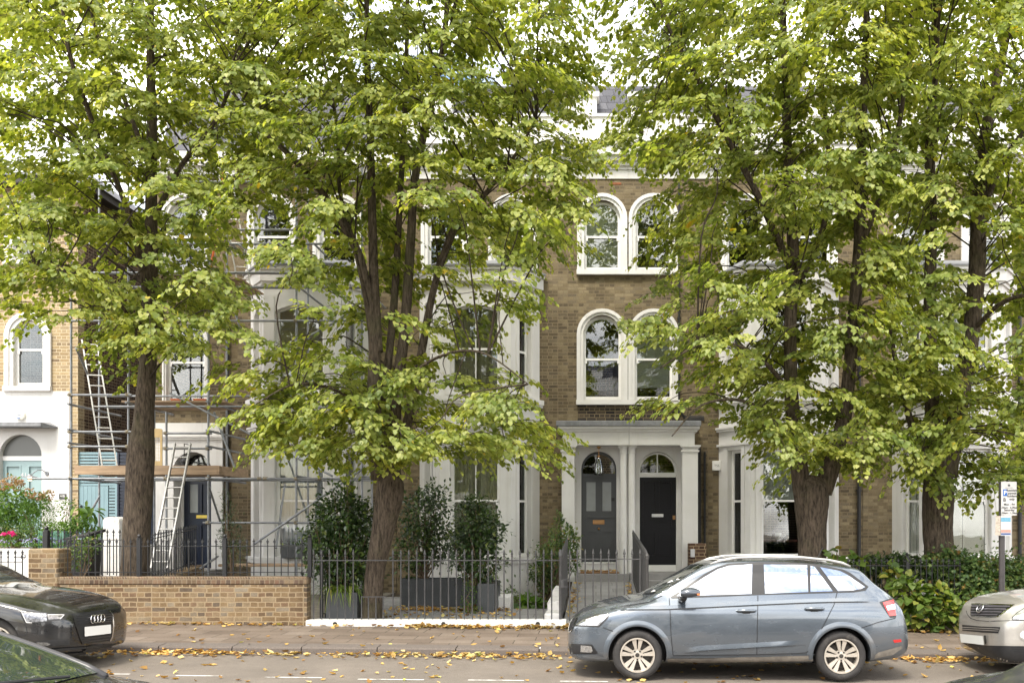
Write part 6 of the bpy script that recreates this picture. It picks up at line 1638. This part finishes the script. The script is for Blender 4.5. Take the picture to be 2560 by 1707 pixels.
for wx in (.862, 3.335):
    c = K.W(wx, 0, .304); b = MB(); vs = []
    n = 36; a0, a1 = -.10, PI + .10
    for i in range(n + 1):
        a = a0 + (a1 - a0) * i / n
        for rad, o in ((.353, -.10), (.353, .012), (.366, .017), (.385, .014), (.425, -.001)):
            q = (c[0] + rad * math.cos(a), c[2] + rad * math.sin(a))
            h = K.bvh.ray_cast(Vector((q[0], K.Yc - 2, q[1])), Vector((0, 1, 0)))
            y = h[0].y if h[0] is not None else K.Yc - .80
            vs.append((q[0], y - o, q[1]))
    b.add(vs, [(5*i+k, 5*i+5+k, 5*i+6+k, 5*i+1+k) for i in range(n) for k in range(4)]); b.build('arch_lip', M['blue_lip'], K.t, smooth=True, auto=40)
K.lay(sk((772,738),(1000,736),(1680,718),(1682,752),(770,764)), M['dirt'], 'sill', .006)
K.strip(sk((775,732),(1000,730),(1400,724),(1690,712)), 1.6, M['blue_paint'], 'sill_edge', .010)
hl = K.lay(sk((190,530),(240,492),(330,462),(412,458),(398,490),(345,542),(200,538)), M['trim'], 'headlight', .004)
K.lay(sk((200,526),(250,494),(335,467),(402,463),(388,488),(340,533),(210,530)), mat('headlamp_reflector', (.42, .42, .43), .15, .5, 45, metal=.8), 'reflector', .007, parent=hl)
K.lay(sk((262,500),(325,478),(340,505),(275,520)), M['clear'], 'lamp_lens', .009, parent=hl)
K.lay(sk((352,476),(396,468),(380,488),(345,515)), M['clear'], 'lamp_lens', .009, parent=hl)
fg = K.lay(sk((155,645),(300,650),(338,704),(320,709),(165,709)), M['black'], 'fog_light', .004)
K.lay(sk((232,656),(296,660),(306,690),(296,700),(230,697)), mat('fog_reflector', (.5, .5, .5), .2, .4, 50, metal=.8), 'lamp_lens', .007, parent=fg)
K.lay(sk((150,548),(185,490),(210,486),(168,570),(158,578)), M['black'], 'grille', .004)
K.strip(sk((186,488),(212,484),(175,560),(160,580)), 1.6, M['chrome'], 'grille_trim', .007)
K.lay(sk((160,712),(330,712),(400,735),(400,762),(230,748),(160,735)), M['blue_paint'], 'front_lip', .008)
tl = K.lay(sk((2098,386),(2178,360),(2190,372),(2202,482),(2166,484)), M['trim'], 'tail_light', .004)
K.lay(sk((2118,390),(2184,372),(2190,395),(2135,410)), M['red'], 'lamp_lens', .007, parent=tl)
K.lay(sk((2138,412),(2192,398),(2196,430),(2150,438)), M['clear'], 'lamp_lens', .007, parent=tl)
K.lay(sk((2118,392),(2137,410),(2168,470),(2160,474)), M['red'], 'lamp_lens', .007, parent=tl)
K.lay(sk((2152,441),(2196,433),(2200,468),(2170,472)), M['red'], 'lamp_lens', .007, parent=tl)
K.lay(sk((2182,622),(2232,617),(2234,634),(2190,639)), M['red'], 'reflector', .005)
K.lay(sk((2045,738),(2090,700),(2235,658),(2238,675),(2180,715),(2045,742)), M['dirt'], 'bumper_skirt', .005)
for cx, cy in ((1265, 440), (1691, 427)):
    h, n = K.hit(*sk((cx, cy))[0]); w = .118
    b = MB(); b.tube([(h.x - w, h.y - .008, h.z), (h.x - w * .8, h.y - .032, h.z + .004), (h.x, h.y - .040, h.z + .006), (h.x + w * .8, h.y - .032, h.z + .004), (h.x + w, h.y - .008, h.z)], [.010, .017, .019, .017, .010], 10)
    hd = b.build('door_handle', M['blue_paint'], K.t, smooth=True)
    K.lay([(p + h_[0], q + h_[1]) for (p, q) in [sk((cx, cy + 6))[0]] for h_ in ((-13, -3), (13, -3), (9, 5), (-9, 5))], M['trim'], 'handle_recess', .003, parent=hd)
# door mirror
mp = Vector(at(1360 + 905/2.502, 1350 + 332/2.502, 11.22))
mir = thing_m = MB()
for i in range(12):
    th = i / 11
    for k in range(16):
        a = 2 * PI * k / 16; rx = .115; e = math.sin(PI * (.12 + .80 * th)) ** .55
        mir.v.append((mp.x - .10 + .235 * th, mp.y + math.cos(a) * .085 * e + .01 * th, mp.z + math.sin(a) * .068 * e * (1.0 if math.sin(a) > 0 else .8) + .006 * th))
for i in range(11):
    for k in range(16): mir.f.append([i*16+k, i*16+(k+1) % 16, (i+1)*16+(k+1) % 16, (i+1)*16+k]); mir.m.append(0)
mir.f += [list(range(15, -1, -1)), list(range(176, 192))]; mir.m += [0, 0]
mi = mir.build('wing_mirror', paint('dark_blue_mirror', (.05, .06, .075), .4, .3), K.t, smooth=True, auto=50)
b = MB(); b.tube([(mp.x - .05, mp.y + .02, mp.z - .055), (mp.x - .06, K.Yc - .78, mp.z - .085)], [.035, .05], 10); b.build('mirror_foot', M['black'], mi, smooth=True)
b = MB(); b.cbox(mp.x + .09, mp.x + .128, mp.y - .093, mp.y - .07, mp.z - .015, mp.z + .004, .004); b.build('indicator', M['amber'], mi)
# roof rails, aerial
for sd in (-1, 1):
    b = MB(); pts = []
    for x, z in ((1.78, 1.400), (1.90, 1.440), (2.10, 1.478), (2.50, 1.492), (2.95, 1.484), (3.25, 1.456), (3.42, 1.420), (3.52, 1.378)): pts.append(K.W(x, sd * .545, z - (.012 if sd > 0 else 0)))
    b.tube(pts, [.012, .019, .017, .016, .016, .017, .019, .012], 8); b.build('roof_rail', M['alu'], K.t, smooth=True)
b = MB(); b.tube([K.W(3.22, 0, 1.42), K.W(3.31, 0, 1.60)], [.006, .004], 6); b.build('aerial', M['black'], K.t)
b = MB(); b.tube([tuple(K.hit(*q)[0] + Vector((0, -.01, .01))) for q in sk((630, 336), (665, 336), (700, 325))], .008, 6); b.build('wiper', M['black'], K.t)
for q in (((668,325),(690,310),(700,318)), ((770,268),(800,250),(810,258)), ((825,250),(840,240),(850,248))): K.lay(sk(*q), M['plateface'], 'permit_disc', .006)

# black car at the left, nose towards the middle
AUD = [(0,.22,.50,.50,.48,.40,.62,.63),(.05,.17,.68,.58,.66,.5,.70,.715),(.15,.16,.80,.64,.77,.55,.76,.78),(.35,.17,.88,.70,.84,.6,.83,.85),(.7,.17,.92,.80,.87,.62,.905,.93),(1.15,.17,.925,.90,.86,.65,.965,.995),
 (1.3,.17,.925,.925,.86,.66,1.01,1.03),(1.7,.17,.925,.94,.85,.62,1.22,1.24),(2.1,.17,.925,.95,.84,.57,1.34,1.37),(2.8,.17,.925,.96,.84,.55,1.35,1.375),(3.6,.17,.92,.97,.83,.53,1.22,1.25),(4.2,.2,.88,.96,.8,.6,1.03,1.05),(4.6,.25,.75,.85,.7,.5,.95,.96),(4.7,.35,.5,.6,.5,.4,.7,.71)]
Car.rimstyle = 'ten'
A = Car('parked_car', 'black car with four rings on its grille, parked nose to the right', AUD, -6.42, 12.28, 1, M['black_paint'], (.90, 3.7), .325, g0=.06, arch_r=.36)
au = lambda *pts: [(x / 4.273, y / 4.273 + 1340) for x, y in pts]
gr = A.lay(au((780,822),(1160,795),(1200,850),(1195,1060),(1170,1115),(880,1150),(845,1060),(800,920)), M['black'], 'grille', .004)
A.strip(au((775,820),(800,930),(850,1080),(880,1150)), 2, M['trim'], 'grille_frame', .01); A.strip(au((1165,795),(1200,840),(1208,960),(1195,1070),(1172,1118)), 2.6, M['chrome'], 'grille_frame', .01)
for k in range(4): A.strip(au((800 + k * 8, 850 + k * 28), (1185, 828 + k * 26)), 2.6, M['slat'], 'grille_slat', .014, parent=gr)
for k in range(2): A.strip(au((865 + k * 8, 1098 + k * 30), (1180, 1062 + k * 30)), 2.2, M['slat'], 'grille_slat', .014, parent=gr)
b = MB()
for k in range(4):
    h, n = A.hit(*au((968 + k * 35, 884 - k * 4))[0]); u = Vector((0, 0, 1)); v = n.cross(u).normalized(); u = v.cross(n).normalized()
    b.tube([tuple(h + n * .03 + v * .050 * math.cos(q) + u * .050 * math.sin(q)) for q in np.linspace(0, 2 * PI, 25)], .0065, 8, cap=False)
b.build('emblem', M['chrome'], A.t, smooth=True)
A.lay(au((888,968),(1168,940),(1168,1035),(890,1068)), M['plateface'], 'number_plate', .022, step=.5)
hl = A.lay(au((212,806),(330,805),(690,826),(735,832),(700,890),(640,893),(520,910),(345,926),(272,920)), M['trim'], 'headlight', .003)
A.lay(au((240,815),(500,822),(500,905),(345,918),(285,912)), mat('xenon_reflector', (.24, .24, .25), .22, .8, 26, metal=.85), 'reflector', .006, parent=hl)
A.lay(au((505,835),(688,838),(640,882),(520,888)), mat('led_reflector', (.20, .19, .185), .25, .6, 30, metal=.7), 'reflector', .006, parent=hl)
A.strip(au((510,840),(685,842),(640,884)), 1.3, M['clear'], 'lamp_lens', .009, parent=hl); A.strip(au((235,812),(285,918),(345,922)), 1.3, M['clear'], 'lamp_lens', .009, parent=hl)
fg = A.lay(au((370,1120),(580,1100),(740,1105),(745,1165),(600,1170),(390,1170)), M['black'], 'fog_light', .004)
A.lay(au((395,1130),(500,1130),(540,1150),(510,1166),(400,1164)), mat('dim_fog_reflector', (.22, .22, .22), .25, .6, 40, metal=.7), 'lamp_lens', .007, parent=fg)
for k in range(3): A.strip(au((590, 1112 + k * 20), (740, 1112 + k * 20)), 1.0, M['trim'], 'mesh_bar', .008, parent=fg)
A.strip(au((440,1215),(830,1190),(1240,1150)), 5, M['black'], 'splitter', .03); A.strip(au((520,1270),(900,1235),(1245,1178)), 4, M['black'], 'splitter', .03)
A.strip(au((0,745),(140,775),(300,800),(770,830),(1000,805),(1180,780)), 1.6, M['seam'], 'panel_gap', .003)
A.strip(au((225,840),(270,930),(290,1020),(270,1050),(120,1053)), 1.4, M['seam'], 'panel_gap', .003)
A.lay(au((-40,360),(10,385),(130,435),(320,545),(230,548),(-40,540)), M['darkglass'], 'windscreen', .004)

# silver car at the right edge, nose to the left
LEX = [(0,.34,.55,.62,.53,.45,.72,.73),(.05,.26,.72,.70,.70,.55,.83,.85),(.15,.22,.82,.78,.79,.6,.91,.93),(.35,.22,.89,.86,.85,.64,.98,1.01),(.7,.22,.92,.95,.86,.66,1.04,1.08),(1.1,.23,.925,1.02,.86,.68,1.10,1.13),(1.25,.23,.925,1.04,.86,.68,1.16,1.19),
 (1.9,.23,.925,1.08,.84,.62,1.58,1.62),(2.3,.23,.925,1.09,.84,.6,1.64,1.68),(3.5,.24,.92,1.10,.83,.58,1.62,1.66),(4.3,.26,.89,1.08,.80,.58,1.40,1.44),(4.5,.3,.8,1.0,.75,.55,1.1,1.15),(4.58,.4,.6,.8,.55,.4,.9,.92)]
X = Car('parked_car', 'champagne silver car with a chrome edged grille, parked nose to the left', LEX, 4.98, 12.32, -1, M['silver_paint'], (.93, 3.65), .35, g0=-.03, arch_r=.39)
lx_ = lambda *pts: [(x / 5.105 + 2360, y / 5.105 + 1400) for x, y in pts]
gr = X.lay(lx_((350,545),(870,565),(905,560),(780,660),(690,722),(560,730),(345,712),(338,690)), M['chrome'], 'grille', .005)
X.lay(lx_((362,565),(855,578),(770,640),(680,712),(560,718),(350,700)), M['black'], 'grille_opening', .008, parent=gr)
for k in range(4): X.strip(lx_((355, 590 + k * 33), (850 - k * 52, 598 + k * 33)), 2.4, mat('grille_bar_grey', (.16, .15, .17), .35, metal=.5) if k == 0 else bpy.data.materials['grille_bar_grey'], 'grille_slat', .016, parent=gr)
b = MB(); h, n = X.hit(*lx_((487, 628))[0])
v = Vector((0, 0, 1)).cross(n).normalized()
if v.y > 0: v = -v
u = v.cross(n).normalized()
if u.z < 0: u = -u
em = lambda a, c: tuple(h + n * .035 + v * a + u * c)
b.tube([em(.080 * math.cos(q), .058 * math.sin(q)) for q in np.linspace(0, 2 * PI, 33)], .0075, 8, cap=False)
b.tube([em(.040, .050), em(-.035, -.022), em(.060, -.030)], .0075, 8); b.build('emblem', M['chrome'], X.t, smooth=True, auto=60)
ig_ = X.lay(lx_((232,820),(480,842),(722,850),(695,928),(500,920),(238,895)), M['black'], 'lower_grille', .005)
for k in range(2): X.strip(lx_((240, 850 + k * 25), (712 - k * 8, 876 + k * 25)), 1.6, M['silver_paint'], 'grille_slat', .012, parent=ig_)
X.lay(lx_((228,935),(525,965),(542,1078),(245,1045)), mat('grey_plate_face', (.62, .63, .61), .4, .02), 'number_plate', .03, step=.6)
X.lay(lx_((528,955),(552,955),(560,1050),(542,1078)), M['black'], 'plate_holder', .02)
hl = X.lay(lx_((865,760),(870,725),(930,665),(1050,590),(1200,570),(1200,765)), M['trim'], 'headlight', .004)
X.lay(lx_((880,752),(886,728),(940,672),(1050,604),(1200,580),(1200,755)), mat('lamp_silver', (.55, .56, .55), .15, .4, 25, metal=.7), 'reflector', .007, parent=hl)
fg = X.lay([(x, y) for x, y in lx_(*[(1035 + 75 * math.cos(q), 955 + 62 * math.sin(q)) for q in np.linspace(0, 2 * PI, 20)[:-1]])], M['silver_paint'], 'fog_light', .012)
X.lay([(x, y) for x, y in lx_(*[(1030 + 55 * math.cos(q), 945 + 50 * math.sin(q)) for q in np.linspace(0, 2 * PI, 20)[:-1]])], M['clear'], 'lamp_lens', .016, parent=fg)
X.lay(lx_((240,1050),(540,1085),(850,1090),(1200,1095),(1200,1320),(800,1300),(480,1190)), M['black'], 'lower_bumper', .004)
for k in range(3): X.strip(lx_((850 + k * 20, 1100 + k * 30), (1190, 1110 + k * 34)), 1.2, M['seam'], 'panel_gap', .012)
X.strip(lx_((335,735),(420,765),(560,775),(870,768),(1200,762)), 1.4, M['seam'], 'panel_gap', .003)
X.strip(lx_((285,640),(300,690),(340,735)), 1.2, M['seam'], 'panel_gap', .003)

# two cars on the near side of the road, only their corners in view
NEAR = [(0,.30,.40,.50,.38,.30,.54,.55),(.05,.22,.66,.60,.62,.45,.66,.68),(.22,.20,.80,.70,.77,.52,.78,.80),(.5,.20,.86,.82,.81,.57,.88,.895),(.95,.20,.87,.92,.81,.64,.955,.975),(1.15,.20,.87,.94,.80,.70,1.03,1.05),(1.6,.20,.87,.95,.79,.64,1.21,1.23),(2.05,.20,.87,.96,.785,.58,1.37,1.40),
 (2.5,.2,.87,.97,.785,.57,1.43,1.455),(3.2,.2,.866,.97,.78,.56,1.41,1.44),(3.8,.22,.85,.97,.75,.55,1.2,1.23),(4.1,.3,.77,.85,.7,.5,.95,.96),(4.2,.4,.5,.6,.5,.4,.7,.71)]
B1 = Car('parked_car', 'dark car cropped by the lower left corner, only its windscreen showing', NEAR, -1.97, 5.0, 1, M['black_paint'], (.85, 3.3), .31)
def screen(car, x0, x1, m, st):
    st = np.array(st); b = MB(); n, k = 16, 20
    for i in range(n + 1):
        x = x0 + (x1 - x0) * i / n; ye = float(pchip(st[:, 0], st[:, 5], np.array([x]))[0]) * .97
        for j in range(k + 1):
            p = car.W(x, -ye + 2 * ye * j / k, 0); h = car.bvh.ray_cast(Vector((p[0], p[1], 4)), Vector((0, 0, -1)))[0]
            b.v.append((p[0], p[1], h.z + .006))
    for i in range(n):
        for j in range(k): b.f.append([i*(k+1)+j, i*(k+1)+j+1, (i+1)*(k+1)+j+1, (i+1)*(k+1)+j]); b.m.append(0)
    g = b.build('windscreen', m, car.t, smooth=True)
    for sd in (-1, 1):
        pts = []
        for i in range(9):
            x = x0 - .04 + (x1 - x0 + .08) * i / 8; ye = float(pchip(st[:, 0], st[:, 5], np.array([x]))[0])
            p = car.W(x, sd * ye, 0); h = car.bvh.ray_cast(Vector((p[0], p[1], 4)), Vector((0, 0, -1)))[0]
            pts.append((p[0], p[1], h.z - .006))
        b = MB(); b.tube(pts, .026, 8); b.build('screen_pillar', M['pillar'], car.t, smooth=True)
    p = car.W(x0 - .02, .30, 0); q = car.W(x0 + .12, -.35, 0)
    f = lambda p: (p[0], p[1], car.bvh.ray_cast(Vector((p[0], p[1], 4)), Vector((0, 0, -1)))[0].z + .03)
    b = MB(); b.tube([f(p), f(q)], .010, 6); b.build('wiper', M['black'], car.t)
screen(B1, 1.02, 2.02, M['screen2'], NEAR)
B2 = Car('parked_car', 'dusty dark car cropped by the lower right corner, only its bonnet showing', NEAR, 1.52, 5.05, -1, M['dusty_paint'], (.85, 3.3), .31, zscale=1.055)
# ------------------------------------------------------------------ fallen leaves
def litter(name, spots, m, size, kind='stuff'):
    P = []
    for n, f in spots:
        for i in range(n): P.append(f())
    P = np.array(P); n = len(P)
    ax = RNG.normal(size=(n, 3)); ax[:, 2] *= .12; nr = np.array([0, 0, 1.]) + RNG.normal(size=(n, 3)) * .22
    return leaves(name, P, ax, nr, RNG.uniform(size[0], size[1], n), m, None, 'curl', .9, kind)
U = random.uniform; G = random.gauss
def road(x, y, h=.006): return (x, y, street(x) + h)
random.seed(44)
def gutter():
    x = U(-9.5, 8); y = YK - abs(G(0, .22)) - .01; return road(x, y, .008 + abs(G(0, .012)))
def clump_gutter():
    x = random.choice([-6.2, -5.4, -4.6, -3.1, -1.9, -1.2, 4.4, 4.9, 5.4, -5.8, -2.4]) + G(0, .42); return road(x, YK - abs(G(0, .19)) - .01, .012 + abs(G(0, .02)))
def lane():
    x = U(-7, 8); return road(x, U(11.0, 13.2), .007)
def pave():
    x = U(-10, 9); y = U(YK + .3, YF - .1); return (x, y, street(x) + .100 + (y - YK - .3) * .0105 + .006)
def kerbtop():
    x = U(-10, 9); return (x, U(YK + .05, YK + .4), street(x) + .118)
def foot():
    x = U(-9.5, -.4); y = YF - .03 - abs(G(0, .07)); return (x, y, street(x) + .130 + abs(G(0, .012)))
def foot2():
    x = U(-3.2, -.3); y = YF - .07 - abs(G(0, .10)); return (x, y, street(x) + .130 + abs(G(0, .02)))
def foot3():
    x = U(4.2, 8.5); y = YF - .10 - abs(G(0, .12)); return (x, y, street(x) + .130 + abs(G(0, .015)))
def garden():
    return (U(-4.6, -1.4), U(YF + .3, 18.3), .243)
def garden2():
    return (G(-2.9, .6), 17.9 + abs(G(0, .35)), .245 + abs(G(0, .01)))
def walk():
    s = random.choice((-.5, .8)); y = U(16.6, 22.3); return (s - math.copysign(abs(G(0, .09)), s), y, .205 + (y - 16) * .0515 + .008)
def stepl():
    return (U(-.5, .6), U(22.6, 23.1), .716)
def mat_(): return (U(-.4, .5), 22.7 + abs(G(0, .15)), .752 + abs(G(0, .008)))
def yardr(): return (U(1.0, 3.8), U(16.4, 22), .258)
litter('fallen_leaves', [(240, gutter), (480, clump_gutter), (190, lane), (150, pave), (50, kerbtop), (170, foot), (330, foot2), (220, foot3), (170, garden), (260, garden2), (130, walk), (50, mat_), (120, yardr)], M['fallen'], (.045, .105))

# ------------------------------------------------------------------ the far side of the street, behind the camera: seen mirrored in the glass
for k, (src, X, lab) in enumerate(((hA, 4.6, 'brick house across the street behind the camera, left'), (hB, 7.0, 'brick house across the street behind the camera, middle'), (hA, -7.2, 'brick house across the street behind the camera, right'))):
    clone_tree(src, (X, -19.0, 0), PI, lab)
